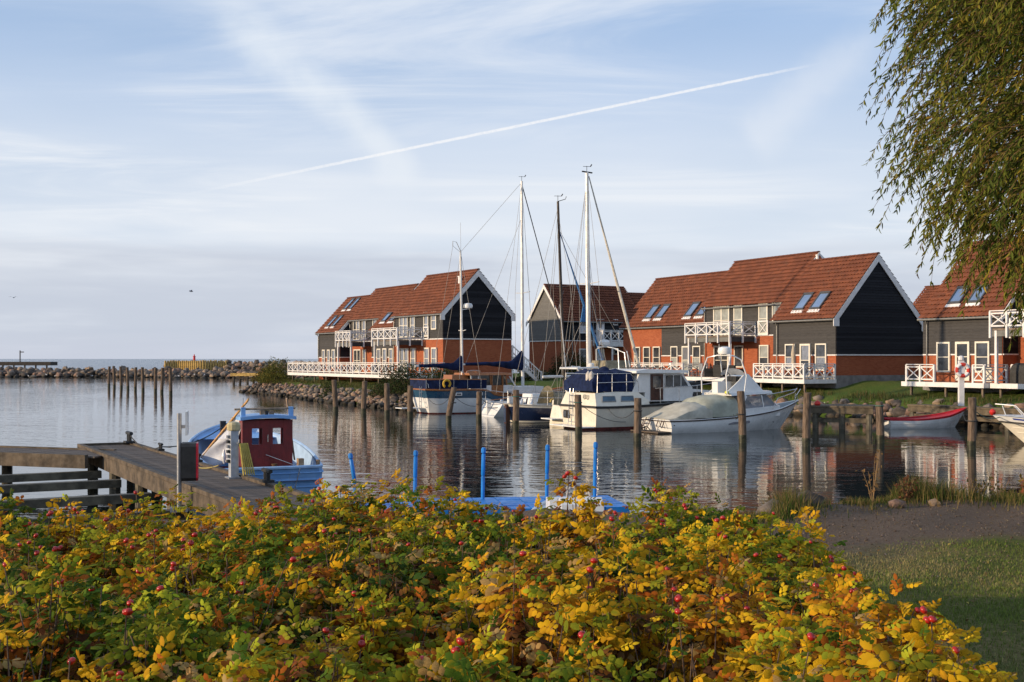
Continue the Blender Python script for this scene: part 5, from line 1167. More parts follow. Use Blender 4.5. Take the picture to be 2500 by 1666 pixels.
# canvas over the aft deck
rg = []
for i in range(13):
    t = i / 12; x = -.28 + 2.5 * t; rg.append([(x + (.50 if j in (2, 3, 4) else .0) * (1 - t) + .03 * math.sin(i * 2.2 + j), y * (1 + .02 * math.sin(i * 2.6 + j)), z + .035 * math.sin(i * 1.9 + j * 2)) for j, (y, z) in enumerate(((-1.42, 1.80), (-1.40, 2.3), (-1.15, 2.72), (0, 2.88), (1.15, 2.72), (1.4, 2.3), (1.42, 1.8)))])
MB().loft(rg[1:], False).add(rg[1], [(0, 1, 2, 3, 4, 5, 6)]).build('canvas_cover', navycloth_m, yc, True)
MB().lathe([(.3, 2.8), (.22, 2.95), (.05, 3.02)], c=(1.3, -.2, 0), n=9).build('canvas_peak', navycloth_m, yc, True)
tubes('guard_rail', [[(.12, -1.55, 1.76), (.14, -1.55, 2.68), (1.95, -1.58, 2.68), (2.4, -1.58, 2.28)], [(.14, -1.55, 2.24), (2.4, -1.58, 2.28), (2.45, -1.6, 1.78)], [(.95, -1.56, 1.78), (.95, -1.56, 2.68)], [(1.75, -1.58, 1.78), (1.75, -1.58, 2.68)], [(3.3, -1.72, 1.95), (5.6, -1.72, 2.05), (8.5, -.9, 2.3), (10.1, 0, 2.6), (8.5, .9, 2.3), (5.6, 1.72, 2.05)], [(3.6, -1.74, 1.2), (3.6, -1.72, 1.96)], [(4.7, -1.76, 1.22), (4.7, -1.72, 2.0)], [(5.8, -1.7, 1.3), (5.8, -1.7, 2.06)], [(8.5, -.9, 1.6), (8.5, -.9, 2.3)], [(.12, 1.55, 1.76), (.14, 1.55, 2.68), (2.0, 1.58, 2.68)], [(.14, -1.55, 2.66), (.14, 1.55, 2.66)]], .018, steel_m, yc)
fender(yc, (.10, -.75, 2.42), mat('dirty_white_fender', (.55, .50, .44), .6), .62, .13); fender(yc, (.10, -1.05, 2.42), mat('dirty_white_fender', (.55, .50, .44), .6), .62, .13)
MB().box(6.0, 6.9, -.5, .5, 1.85, 2.2).build('deck_box', rub_m, yc)

# ---------------------------------------------------------------- white cabin boat with olive cover
sp = thing('cabin_boat', 'white cabin boat with pale olive tarpaulin over the cockpit', 'motor boat', (7.28 - .447 * 1.25, 53.7 + .894 * 1.25, 0), HD)
ph = Hull(sp, [(0, -0.15, 1.25, 0.58, 0.0, 1.12, -0.25), (0.2, 1.5, 1.30, 0.60, 1.5, 1.16, -0.3), (0.5, 4.0, 1.25, 0.72, 3.9, 1.02, -0.3), (0.75, 6.2, .88, 0.95, 5.7, .55, -0.15), (0.9, 7.5, .42, 1.2, 6.7, .18, -.05), (1, 8.25, 0.03, 1.36, 7.1, .01, 0.0)], 0.07, 30, -0.02)
ph.strip('hull', 0.0, 1.0, gel_m, 6); ph.bottom(rub_m); ph.deck(mat('grey_nonslip_deck', (.22, .24, .24), .8), .02, .05)
ph.rail('rubbing_strake', 0.96, .035, mat('brown_rubbing_strake', (.05, .035, .03), .6), 0.012); ph.rail('toe_rail', 1.0, .028, gel_m, -.01)
def slot_pts(x0, x1, z, h): return [(x0, z), (x0 + .03, z - h), (x1 - .03, z - h), (x1, z), (x1 - .03, z + h), (x0 + .03, z + h)]
MB().prism(slot_pts(3.05, 4.3, .38, .055), lambda x, z: (x, -1.18, z + (x - 3) * .05), lambda x, z: (x, -1.285, z + (x - 3) * .05)).build('hull_vent', mat('grey_vent', (.20, .20, .22), .6), sp)
for x in (.05, 1.9, 6.0): MB().lathe([(.03, -.02), (.03, .02)], c=(x, -1.27 if x < 5 else -.86, .38), n=8).build('skin_fitting', rub_m, sp)
# cabin: side windows and roof
CB = [(3.75, -1.1), (6.5, -.75), (6.9, 0), (6.5, .75), (3.75, 1.1)]
MB().prism(CB, lambda x, y: (x, y, .66), lambda x, y: (x, y, 1.02 + (x - 3.75) * .05)).build('cabin_side', gel_m, sp)
gl = MB().loft([[(3.85, -1.05, 1.0), (4.3, -.98, 1.64)], [(6.35, -.72, 1.14), (5.72, -.68, 1.68)], [(6.75, 0, 1.16), (5.98, 0, 1.7)], [(6.35, .72, 1.14), (5.72, .68, 1.68)], [(3.85, 1.05, 1.0), (4.3, .98, 1.64)]]).build('cabin_glass', special('hazy_cabin_glass', lambda t, b, v: (setattr(b.inputs['Base Color'], 'default_value', (.35, .37, .40, 1)), setattr(b.inputs['Roughness'], 'default_value', .08), setattr(b.inputs['Transmission Weight'], 'default_value', .55), setattr(b.inputs['IOR'], 'default_value', 1.1))), sp)
MB().bar((5.45, -.83, 1.08), (5.35, -.80, 1.68), .05, .03, (0, 1, 0)).build('window_bar', gel_m, gl)
MB().bar((3.8, -1.06, .98), (4.28, -1.0, 1.66), .16, .04, (0, 1, 0)).build('window_post', gel_m, gl)
MB().lathe([(.1, .9), (.2, 1.0), (.2, 1.4), (.12, 1.5)], c=(4.6, -.3, 0), n=8).build('helm_seat', mat('dark_blue_seat', (.04, .06, .10), .7), sp)
MB().prism([(3.4, -1.08), (6.0, -.82), (6.35, 0), (6.0, .82), (3.4, 1.08)], lambda x, y: (x, y, 1.66 + (x - 3.4) * .03), lambda x, y: (x - .05, y * .96, 1.78 + (x - 3.4) * .03)).build('cabin_roof', gel_m, sp)
# fly bridge shell
FB = [(3.3, 1.74), (4.1, 2.32), (4.55, 2.7), (4.75, 2.66), (5.55, 1.86), (5.55, 1.78)]
MB().prism(FB, lambda x, z: (x, -.72 + (z - 1.7) * .12, z), lambda x, z: (x, -.66 + (z - 1.7) * .12, z)).build('flybridge_side', gel_m, sp); MB().prism(FB, lambda x, z: (x, .66 - (z - 1.7) * .12, z), lambda x, z: (x, .72 - (z - 1.7) * .12, z)).build('flybridge_side', gel_m, sp)
MB().loft([[(4.3, -.62, 2.45), (4.75, -.6, 2.66), (5.58, -.64, 1.85)], [(4.5, 0, 2.5), (5.0, 0, 2.7), (5.75, 0, 1.85)], [(4.3, .62, 2.45), (4.75, .6, 2.66), (5.58, .64, 1.85)]]).build('flybridge_front', gel_m, sp, True)
MB().box(3.5, 4.3, .15, .6, 1.78, 2.3).build('flybridge_seat', gel_m, sp); MB().torus((4.05, .1, 2.55), .17, .02, 'x', 16, 5).build('steering_wheel', rub_m, sp); MB().box(4.2, 4.5, -.35, .35, 2.3, 2.56).build('dashboard', rub_m, sp)
MB().loft([[(4.25 + .25 * math.cos(a) * .6, .75 * math.cos(a) * -1, 2.62 + .32 * math.sin(a)) for a in [math.pi * k / 10 for k in range(11)]], [(4.45, .72 * -math.cos(math.pi * k / 10), 2.62) for k in range(11)]]).build('windscreen', mat('smoked_perspex', (.25, .28, .33), .15, .1, 2., spec=.8), sp, True)
tubes('radar_arch', [[(3.2, -1.0, 1.75), (3.15, -.98, 2.65), (3.45, -.9, 3.45), (3.75, -.5, 3.56), (3.75, .5, 3.56), (3.45, .9, 3.45), (3.15, .98, 2.65), (3.2, 1.0, 1.75)], [(4.2, -.98, 1.8), (4.35, -.95, 2.6), (4.15, -.8, 3.35), (3.9, -.5, 3.54), (3.9, .5, 3.54), (4.15, .8, 3.35), (4.35, .95, 2.6)]], .032, gel_m, sp)
MB().lathe([(.05, 3.6), (.3, 3.62), (.34, 3.75), (.3, 3.92), (.12, 3.97)], c=(3.8, 0, 0), n=16).build('radar', gel_m, sp, True)
for x, y in ((3.5, -.9), (4.1, .85)): MB().tube([(x, y, 3.4), (x, y, 4.1)], .012, 4).build('aerial', gel_m, sp)
# tarpaulin
def tarp(prof, m, name, amp=.03):
    rg = []
    for i, (x, wd, z0, z1) in enumerate(prof):
        rg.append([(x + amp * math.sin(k * 1.7 + i), wd * -math.cos(math.pi * k / 12), z0 + (z1 - z0) * (math.sin(math.pi * k / 12) ** .42) + amp * math.sin(k * 2.3 + i * 1.9)) for k in range(13)])
    MB().loft(rg).add(rg[0], [tuple(range(13))]).build(name, m, sp, True)
tarp([(-.15, 1.1, .58, .66), (.2, 1.18, .6, .80), (.55, 1.2, .61, 1.0), (.95, 1.22, .63, 1.20), (1.4, 1.22, .65, 1.35), (1.9, 1.2, .66, 1.38), (2.25, 1.18, .68, 1.24)], cover_m, 'cockpit_cover', .022)
tarp([(1.75, 1.1, .72, 1.30), (2.05, 1.16, .70, 1.56), (2.5, 1.17, .70, 1.66), (3.2, 1.16, .72, 1.70), (3.75, 1.12, .74, 1.68)], mat('olive_tarpaulin', (.35, .355, .28), .7, .12, 2.0, .3, 5), 'cabin_cover', .015)
tubes('bow_rail', [[(5.9, -.95, 1.0), (6.3, -.85, 1.5), (7.6, -.45, 1.75), (8.0, -.2, 1.95)], [(5.9, .95, 1.0), (6.3, .85, 1.5), (7.6, .45, 1.75), (8.3, .15, 1.9)], [(7.7, -.4, 1.25), (7.75, -.4, 1.72)], [(8.2, -.05, 1.35), (8.05, -.1, 1.6), (8.35, -.05, 1.9)], [(7.0, .65, 1.1), (7.1, .62, 1.64)]], .022, steel_m, sp)
MB().box(-.75, -.05, -1.15, 1.15, .02, .08).build('bathing_platform', mat('weathered_platform', (.10, .075, .055), .85), sp)
ladder(sp, (-.55, .35, .1), (-.25, .35, .68), .4, 3, (0, 1, 0), .02, brownwood_m); tubes('stern_bracket', [[(-.15, y, .6), (-.32, y - .05, .3), (-.2, y - .1, .25)] for y in (-.8, -.6, -.3, .9, 1.1)], .022, brownwood_m, sp)
MB().tube([(-.9, .2, .15), (-.6, .0, .3), (-.5, -.3, .05)], .03, 6).tube([(-.75, -.1, -.05), (-.55, .25, .22)], .03, 6).build('anchor', rub_m, sp)
MB().box(-.1, .1, -1.22, 1.22, .585, .62).build('transom_cap', brownwood_m, sp)
MB().lathe([(.01, 1.72), (.1, 1.78), (.1, 1.86), (.01, 1.92)], c=(3.25, -.9, 0), n=8).build('yellow_float', mat('lime_float', (.65, .65, .05), .5), sp, True)

# ---------------------------------------------------------------- red and white rowing boat with outboard
rb = thing('rowing_boat', 'white clinker rowing boat with red gunwale below the boulders', 'rowing boat', (18.15, 58.05, 0), R(14))
rh = Hull(rb, [(0, 0, .62, .47, .05, .52, -.12), (0.35, 1.6, .80, .46, 1.55, .66, -.15), (0.7, 3.2, .62, .60, 3.0, .45, -.12), (0.9, 4.15, .25, .82, 3.7, .12, -.05), (1, 4.6, .02, .95, 3.95, .01, 0)], .05, 24)
for i in range(5): rh.strip('plank_strake', i * .17, (i + 1) * .17 - .004, gel_m, 1, .012 * (i % 2) + .004)
rh.strip('red_sheer_strake', .85, 1.0, mat('red_boat_paint', (.50, .02, .03), .4), 1, .012); rh.bottom(gel_m); rh.rail('gunwale', 1.0, .025, mat('red_boat_paint', (.5, .02, .03), .4), .01)
rh.deck(mat('red_boat_paint', (.5, .02, .03), .4), .06, .0, .06)
ob = MB().lathe([(.05, .35), (.15, .42), (.17, .75), (.12, .86), (.03, .88)], c=(-.22, .05, 0), n=10).build('outboard_motor', rub_m, rb, True); MB().box(-.28, -.14, -.02, .12, -.45, .38).build('outboard_leg', rub_m, ob)
MB().box(-.14, .02, -.08, .18, .3, .5).build('motor_bracket', rub_m, rb)

# ---------------------------------------------------------------- cabin cruiser entering at the right edge, bow first
mb_ = thing('cabin_cruiser', 'cream and white cabin cruiser with blue stripes beside the last mooring post', 'motor boat', (25.6, 45.2, 0), R(163))
mh = Hull(mb_, [(0, 0, 1.1, .95, 0, 1.0, -.3), (0.5, 3.2, 1.15, .98, 3.0, .95, -.3), (0.8, 5.4, .75, 1.05, 4.9, .42, -.2), (0.93, 6.3, .32, 1.12, 5.4, .12, -.1), (1, 6.8, .03, 1.15, 5.55, .01, -.02)], .02, 22)
mh.strip('hull', .0, .80, cream_gel_m, 5); mh.strip('deck_edge', .80, 1.0, gel_m, 2); mh.bottom(rub_m); mh.deck(gel_m, -.02, .16); mh.rail('rubbing_strake', .8, .03, rub_m, .01)
for u in (.25, .45, .62): mh.rail('spray_rail', u, .012, cream_gel_m, .008, 0, .97, False)
mh.strip('blue_stripe', .90, .96, mat('blue_stripe', (.02, .05, .30), .4), 1, .008, .1, .94, False)
MB().prism([(1.2, 1.0), (4.3, 1.15), (3.9, 1.95), (1.6, 2.05)], lambda x, z: (x, -.95, z), lambda x, z: (x, .95, z)).build('cabin', gel_m, mb_)
for sd in (-1, 1): pane(mb_, [(2.2, sd * .95, 1.32), (3.95, sd * .95, 1.36), (3.72, sd * .95, 1.82), (2.2, sd * .95, 1.86)], boatglass_m, 'side_window', .02, (0, sd, 0))
pane(mb_, [(4.25, -.8, 1.3), (4.25, .8, 1.3), (3.98, .8, 1.84), (3.98, -.8, 1.84)], boatglass_m, 'windscreen', .03, (1, 0, .4))
tubes('pulpit', [[(5.6, -.6, 1.1), (6.0, -.42, 1.55), (6.7, 0, 1.6), (6.0, .42, 1.55), (5.6, .6, 1.1)], [(6.3, -.2, 1.15), (6.45, -.1, 1.58)]], .02, gel_m, mb_)
MB().tube([(5.5, 0, 1.15), (5.52, 0, 4.1)], .035, 6).build('mast', mat('tan_painted_mast', (.42, .35, .27), .5), mb_, True)
stays(mb_, [((5.5, 0, 2.65), (3.4, -.6, 2.0)), ((5.5, 0, 2.65), (2.8, .6, 2.2))], .016)

# ---------------------------------------------------------------- white dinghy behind the hedge
dg = thing('steering_dinghy', 'small white dinghy with steering wheel beside the blue pontoon', 'dinghy', (1.2, 19.3, 0.04), R(96))
dh = Hull(dg, [(0, 0, .68, .55, 0, .6, -.1), (.5, 1.7, .72, .55, 1.6, .62, -.12), (.85, 2.9, .4, .62, 2.7, .3, -.08), (1, 3.5, .03, .68, 3.1, .01, 0)], .05, 18)
dh.strip('hull', 0, 1, gel_m, 4); dh.bottom(gel_m); dh.deck(gel_m, .03, .04); dh.rail('gunwale', 1, .03, gel_m)
MB().prism([(.2, .5), (.9, .5), (.85, .95), (.5, 1.05), (.3, .95)], lambda x, z: (x, -.35, z), lambda x, z: (x, .35, z)).build('seat', gel_m, dg); MB().torus((1.35, -.1, .98), .2, .02, 'x', 18, 6).build('steering_wheel', mat('grey_wheel', (.4, .4, .42), .5), dg)
MB().box(1.4, 1.9, -.4, .4, .55, .9).build('console', gel_m, dg)
# ================================================================== piers, posts, harbour things
a_, n_ = Vector((-0.487, 0.873, 0)), Vector((0.873, 0.487, 0))
def PW(ax, nn, z=0.0): return a_ * ax + n_ * nn + Vector((0, 0, z))
pier_m = mat('pier_timber', (0.125, 0.098, 0.078), 0.85, 0.22, 2.5, 0.5, 18, stretch=(3, 3, 3)); pieredge_m = mat('pier_edge_timber', (0.105, 0.080, 0.055), 0.85, 0.3, 3.0, 0.6, 10); wetbeam_m = mat('wet_green_beam', (0.11, 0.096, 0.066), 0.7, 0.3, 3.0, 0.6, 10)
PRZ = math.atan2(a_.y, a_.x); PZ = 0.95; PL0, PL1, PN0, PN1 = 14.0, 35.0, 5.59, 7.13
pr = thing('wooden_pier', 'weathered plank pier leading out beside the blue fishing boat', 'pier', PW(PL0, 0), PRZ)   # local x out along the pier, local y = -n
npl = int((PL1 - PL0) / .12); me = MB().box(0.004, .112, -PN1 + .1, -PN0 - .1, PZ - .045, PZ).mesh('plank', pier_m)
for k in range(npl): link('plank', me, pr, (k * .12, 0, rnd.uniform(-.003, .003)))
for y in (-PN1, -PN0 - .13): MB().box(0, PL1 - PL0, y, y + .13, PZ - .02, PZ + .06).build('kerb_beam', pieredge_m, pr); MB().box(0, PL1 - PL0, y + .015, y + .115, PZ - .36, PZ - .03).build('side_beam', pieredge_m, pr)
MB().box(PL1 - PL0 + .005, PL1 - PL0 + .1, -PN1, -PN0, PZ - .36, PZ + .06).build('end_beam', pieredge_m, pr)
MB().box(.2, PL1 - PL0 - .2, -6.5, -6.2, PZ - .3, PZ - .05).build('stringer', wetbeam_m, pr)
for k in range(7):
    for y in (-PN1 + .25, -PN0 - .25): MB().lathe([(.14, -2.2), (.14, PZ - .3)], c=(1.5 + k * 3.1, y, 0), n=8).build('pile', wetbeam_m, pr)
# side branch
bd = Vector((-0.94, 0.34, 0)); br0 = PW(32.1, 5.55)
sbn = thing('side_pier', 'short plank side pier branching from the main pier', 'pier', br0, math.atan2(bd.y, bd.x))
me = MB().box(.004, .112, -.05, 1.75, PZ - .05, PZ - .01).mesh('plank', pier_m)
for k in range(75): link('plank', me, sbn, (-.6 + k * .12, -1.0, rnd.uniform(-.003, .003)))
for y in (-1.05, .75): MB().box(-.4 if y > 0 else .15, 8.4, y, y + .12, PZ - .31, PZ + .03).build('side_beam', pieredge_m, sbn)
for k in range(2):
    for y in (-.8, .6): MB().lathe([(.14, -2.2), (.14, PZ - .1)], c=(3.6 + k * 3.9, y, 0), n=8).build('pile', wetbeam_m, sbn)
# mooring booms square to the pier
for i, ax in enumerate((31.4, 28.9, 25.7, 22.6, 19.5)):
    p = PW(ax, PN0 - .02)
    t = thing('mooring_boom', ['heavy timber mooring boom square to the pier beside the side pier', 'heavy timber mooring boom second out from the side pier', 'heavy timber mooring boom third out from the side pier', 'heavy timber mooring boom by the grey lifebuoy pole', 'heavy timber mooring boom next to the rose hedge'][i], 'mooring boom', p, math.atan2(n_.y, n_.x) + math.pi, 'mooring booms on the pier')
    MB().box(0, 9.5, -.13, .13, .38, .56).build('beam', wetbeam_m, t)
    for x in (9.2,): MB().lathe([(.1, -2.2), (.1, .385)], c=(x, 0, 0), n=7).build('pile', wetbeam_m, t)
# bollard and cleats
def cleat(p, label, s=1.0):
    t = thing('mooring_cleat', label, 'cleat', p, PRZ)
    MB().box(-.12 * s, .12 * s, -.08 * s, .08 * s, 0, .05).build('base', rub_m, t); MB().tube([(-.07 * s, 0, .03), (-.07 * s, 0, .16 * s)], .03 * s, 6).tube([(.07 * s, 0, .03), (.07 * s, 0, .16 * s)], .03 * s, 6).tube([(-.18 * s, 0, .17 * s), (.18 * s, 0, .17 * s)], .035 * s, 6).build('horn', rub_m, t)
cleat(PW(34.8, 6.95, PZ + .06), 'black mooring cleat on the far corner of the pier', 1.6); cleat(PW(31.4, 7.06, PZ + .06), 'small black cleat halfway along the pier edge'); cleat(PW(27.6, 7.06, PZ + .06), 'small cleat on the pier edge beside the plastic sheet'); cleat(PW(22.4, 7.06, PZ + .06), 'black cleat with rope tails near the end of the yellow hose', 1.3)
def rope(label, pts, r=.016, m=None):
    out = []
    for p, q in zip(pts[:-1], pts[1:]):
        p, q = Vector(p), Vector(q); L = (q - p).length
        for k in range(8): t = k / 8; out.append(p.lerp(q, t) - Vector((0, 0, min(.5, L * .06) * 4 * t * (1 - t))))
    out.append(Vector(pts[-1])); o = MB().tube([v - out[0] for v in out], r, 5).build('mooring_rope', m or rope_m, None, True); o.location = out[0]
    return tag(o, label, 'rope')
fbM = Matrix.Translation(Vector((-5.953, 29.30, 0))) @ Matrix.Rotation(FA, 4, 'Z')
rope('dark rope from the pier corner to the bow of the fishing boat', [PW(34.8, 6.95, PZ + .3), PW(31.4, 7.06, PZ + .16), fbM @ Vector((5.17, .08, 1.55))])
rope('thin yellow line lying slack on the pier edge', [PW(27.6, 7.0, PZ + .1), PW(26.6, 6.75, PZ + .03), PW(26.0, 7.1, PZ + .1)], .012, mat('yellow_line', (.45, .36, .12), .8))
# lifebuoy box on its pole
t = thing('lifebuoy_station', 'grey pole with black and red rescue box and notice board on the pier', 'lifebuoy station', PW(22.4, 5.38, .60), R(103))
grey_m = mat('galvanised_grey', (.30, .31, .33), .45, .12, 3.0, metal=.4)
MB().box(-.16, .16, -.16, .16, -.05, .03).build('base_plate', grey_m, t); MB().box(-.1, .1, -.35, -.16, -.04, .02).build('bracket', grey_m, t); MB().tube([(0, 0, .03), (0, 0, 1.78)], .045, 10).build('pole', grey_m, t, True)
bxm = MB()
P8 = [(-.26, .30), (-.26, -.30), (-.20, -.36), (.20, -.36), (.26, -.30), (.26, .30), (.20, .36), (-.20, .36)]
bxm.prism(P8, lambda x, z: (x, -.05, .88 + z * .97), lambda x, z: (x, -.31, .88 + z * .97)).build('rescue_box', rub_m, t); MB().prism(P8, lambda x, z: (x, -.312, .88 + z * .97), lambda x, z: (x, -.345, .88 + z * .95)).build('box_lid', mat('signal_red', (.50, .012, .03), .4), t)
MB().box(-.28, .28, -.16, -.12, 1.38, 1.82).build('notice_board', gel_m, t); MB().box(-.03, .03, -.13, -.04, 1.5, 1.56).build('board_clamp', grey_m, t)
# power pedestal with hose
t = thing('power_pedestal', 'pale grey electricity pedestal with cream cap and coiled yellow hose', 'power pedestal', PW(24.05, 6.88, PZ), PRZ)
MB().box(-.16, .16, -.14, .14, 0, .03).build('foot', grey_m, t); MB().box(-.09, .09, -.08, .08, .03, .98).build('column', mat('pedestal_grey', (.40, .43, .47), .4), t)
MB().lathe([(.13, .98), (.14, 1.0), (.14, 1.1), (.12, 1.14), (.05, 1.16)], n=12).build('cap', mat('cream_lamp_cap', (.50, .43, .24), .5), t)
for k in range(6): MB().box(-.05, .05, .08, .14, .32 + k * .1, .38 + k * .1).build('socket', (grey_m if k % 2 else rub_m), t)
MB().tube([(-.12, -.04, .72), (-.18, -.06, .74), (-.18, -.06, .80)], .012, 5).build('hose_hook', grey_m, t)
hose_m = mat('yellow_hose', (.52, .42, .10), .5); 
for k in range(6):
    oy = -.10 - k * .022; MB().tube([(-.1 - .012 * k, -.09 - .03 * k, .72), (-.13 - .01 * k, -.13 - .035 * k, .4), (-.16, -.16 - .045 * k, .06), (-.2 + .02 * k, -.15 - .05 * k, .1), (-.17, -.12 - .035 * k, .45), (-.14, -.09 - .025 * k, .72)], .014, 6).build('hose_loop', hose_m, t, True)

# ---------------------------------------------------------------- mooring posts
def post(x, y, z1, r, lean, label, group='mooring posts in the basin', ring=None):
    t = thing('mooring_post', label, 'mooring post', (x, y, 0), 0, group)
    lx, ly = lean
    MB().tube([(0, 0, -2.0), (lx * .15, ly * .15, .32)], [r * 1.02, r], 10, True).build('wet_foot', pilewet_m, t, True)
    MB().tube([(lx * .15, ly * .15, .32), (lx * .55 + rnd.uniform(-.02, .02), ly * .5, z1 * .6), (lx, ly, z1 - .02), (lx, ly, z1)], [r, r * .97, r * .94, r * .80], 10).build('shaft', pile_m, t, True)
    if ring: MB().torus((lx * .8, ly * .8, z1 * ring), r * 1.05, .025, 'z', 12, 5).build('rope_turn', rope_m if ring < .8 else mat('green_rope', (.06, .14, .11), .9), t)
    return t
for (px, yb, yt, lx), od in zip(((820, 1005, 928, -.12), (887, 1010, 931, .1), (945, 1015, 936, -.02), (1001, 1018, 942, .02)), ('fourth', 'third', 'second', 'first')):
    p = ground_at(px, yb); post(p.x, p.y, at_depth(px, yt, p.y).z, .17, (lx, 0), od + ' mooring post out from the motor sailer stern, before the boulders')
NEARP = [(1093, 1030, 946, .35, 'leaning curved mooring post in front of the yellow horseshoe buoy', .55), (1169, 1026, 956, 0.03, 'mooring post at the stern of the small white sailing boat', None), (1259, 1043, 952, .02, 'mooring post beside the brown rudder of the navy boat', .82),
         (1413, 1059, 964, -.04, 'mooring post against the transom of the cream cruiser', .8), (1556, 1077, 972, .02, 'squat mooring post between the cream cruiser and the covered boat', .7), (1814, 1081, 955, -.10, 'leaning mooring post beside the cabin windows of the covered boat', .55),
         (1968, 1090, 959, .06, 'mooring post at the bow of the covered white boat', None), (2150, 1082, 981, -.06, 'mooring post with turquoise rope by the outboard motor', .9), (2372, 1098, 971, 0.02, 'weathered mooring post with rope turns beside the red bow', .55)]
POSTS = {}
for px, yb, yt, lx, lb, ring_ in NEARP:
    p = ground_at(px, yb); zt = at_depth(px, yt, p.y).z; post(p.x, p.y, zt, .16, (lx, 0), lb, 'mooring posts in the basin', ring_); POSTS[px] = Vector((p.x + lx * .7, p.y, zt * .8))
for od, (px, yb, yt) in zip(('ninth', 'eighth', 'seventh', 'sixth', 'fifth', 'fourth', 'third', 'second', 'first'), ((265.6, 944, 895), (279.4, 945.5, 894), (296.5, 948, 895), (312.7, 950, 897), (330.2, 952, 897), (349.4, 955, 897), (379.4, 957, 899), (394.7, 960, 898), (417.1, 963, 899))):
    p = ground_at(px, yb); post(p.x, p.y, at_depth(px, yt, p.y).z, .17, (rnd.uniform(-.12, .12), 0), od + ' bare post, counted from the yellow jetty, in the row before the breakwater', 'row of bare posts before the breakwater')
hm = lambda rt, p: (Matrix.Translation(rt.location) @ Matrix.Rotation(rt.rotation_euler.z, 4, 'Z')) @ Vector(p)
rope('mooring line from the leaning post to the motor sailer', [POSTS[1093], hm(kt, (-.1, -1.3, 1.0))]); rope('mooring line from the transom post along the cream cruiser side', [POSTS[1413], hm(yc, (1.6, -1.75, .35))], .014)
rope('mooring line from the squat post to the cream cruiser', [POSTS[1556], hm(yc, (.6, -1.8, 1.0))], .014); rope('mooring line crossing behind the small white sailing boat', [POSTS[1093], hm(sb, (.2, 1.1, .8))], .014)
rope('slack mooring line from the stern post to the small white boat', [POSTS[1169], hm(sb, (.2, -1.1, .8))], .014); rope('green mooring line from the weathered post to the cabin cruiser', [POSTS[2372], hm(mb_, (6.5, 0, 1.1))], .018, mat('green_rope', (.06, .14, .11), .9))
rope('line from the weathered post to the red rowing boat', [POSTS[2372], hm(rb, (4.4, 0, .8))], .014); rope('line with a hanging loop from the leaning post to the covered boat', [POSTS[1814], hm(sp, (3.4, -1.2, .8))], .014)

# ---------------------------------------------------------------- timber quay on the right
qm = mat('quay_timber', (.12, .095, .062), .85, .3, 2.5, .6, 12)
def quay(label, p, q, z, w, rows=2):
    p, q = Vector((*p, 0)), Vector((*q, 0)); L = (q - p).length; t = thing('timber_quay', label, 'quay', p, math.atan2((q - p).y, (q - p).x))
    MB().box(0, L, -.06, .16, z - .38, z - .10).build('front_beam', qm, t); MB().box(0, L, -.1, .2, z - .09, z).build('cap_beam', qm, t); MB().box(0, L, .05, .2, .30, .52).build('lower_beam', qm, t)
    k = 0
    nb = int((w - .3) / .2)
    for i in range(nb): MB().box(0, L, .22 + i * .2, .22 + i * .2 + .18, z - .06, z - .01).build('plank', qm, t)
    n = max(2, int(L / 1.9))
    for i in range(n + 1):
        MB().lathe([(.15, -2.2), (.15, z - .38)], c=(.2 + (L - .4) * i / n, .12, 0), n=8).build('pile', wetbeam_m, t)
    return t
quay('dark timber quay on piles before the boulders and lawn', (20.9, 62.6), (27.7, 50.2), 1.0, 1.2)
quay('short timber landing stage behind the bow of the covered boat', (14.6, 58.0), (17.3, 56.9), 1.12, 2.6)
for p, lb in (((14.9, 57.95, 1.2), 'small red float hanging on the landing stage'), ((22.9, 56.6, .85), 'small red float on the green mooring line')):
    f = MB().lathe([(.02, -.16), (.12, -.1), (.16, 0), (.12, .1), (.03, .16)], n=10).build('red_float', mat('red_float_paint', (.6, .03, .02), .45), None, True); f.location = p; tag(f, lb, 'float')
# lifebuoy post on the lawn edge
p = Vector((22.95, 60.7, 0)); t = thing('lifebuoy_post', 'white post carrying a red and white lifebuoy above the boulders', 'lifebuoy', (p.x, p.y, .95))
MB().box(-.13, .13, -.10, .10, -.6, 2.35).build('post', white_m, t); MB().lathe([(.05, 2.35), (.15, 2.38), (.15, 2.55), (.05, 2.6)], n=8).build('cap', white_m, t)
for k in range(8): MB().torus((0, -.22, 1.86), .29, .095, 'y', 6, 8, k * 45 + 20, k * 45 + 65).build('ring_segment', (mat('lifebuoy_red', (.60, .05, .03), .5) if k % 2 else white_m), t, True)
MB().box(-.12, .12, -.24, -.10, 1.7, 2.1).build('holder', white_m, t); MB().torus((0, -.22, 1.86), .40, .015, 'y', 20, 5).build('grab_line', white_m, t)

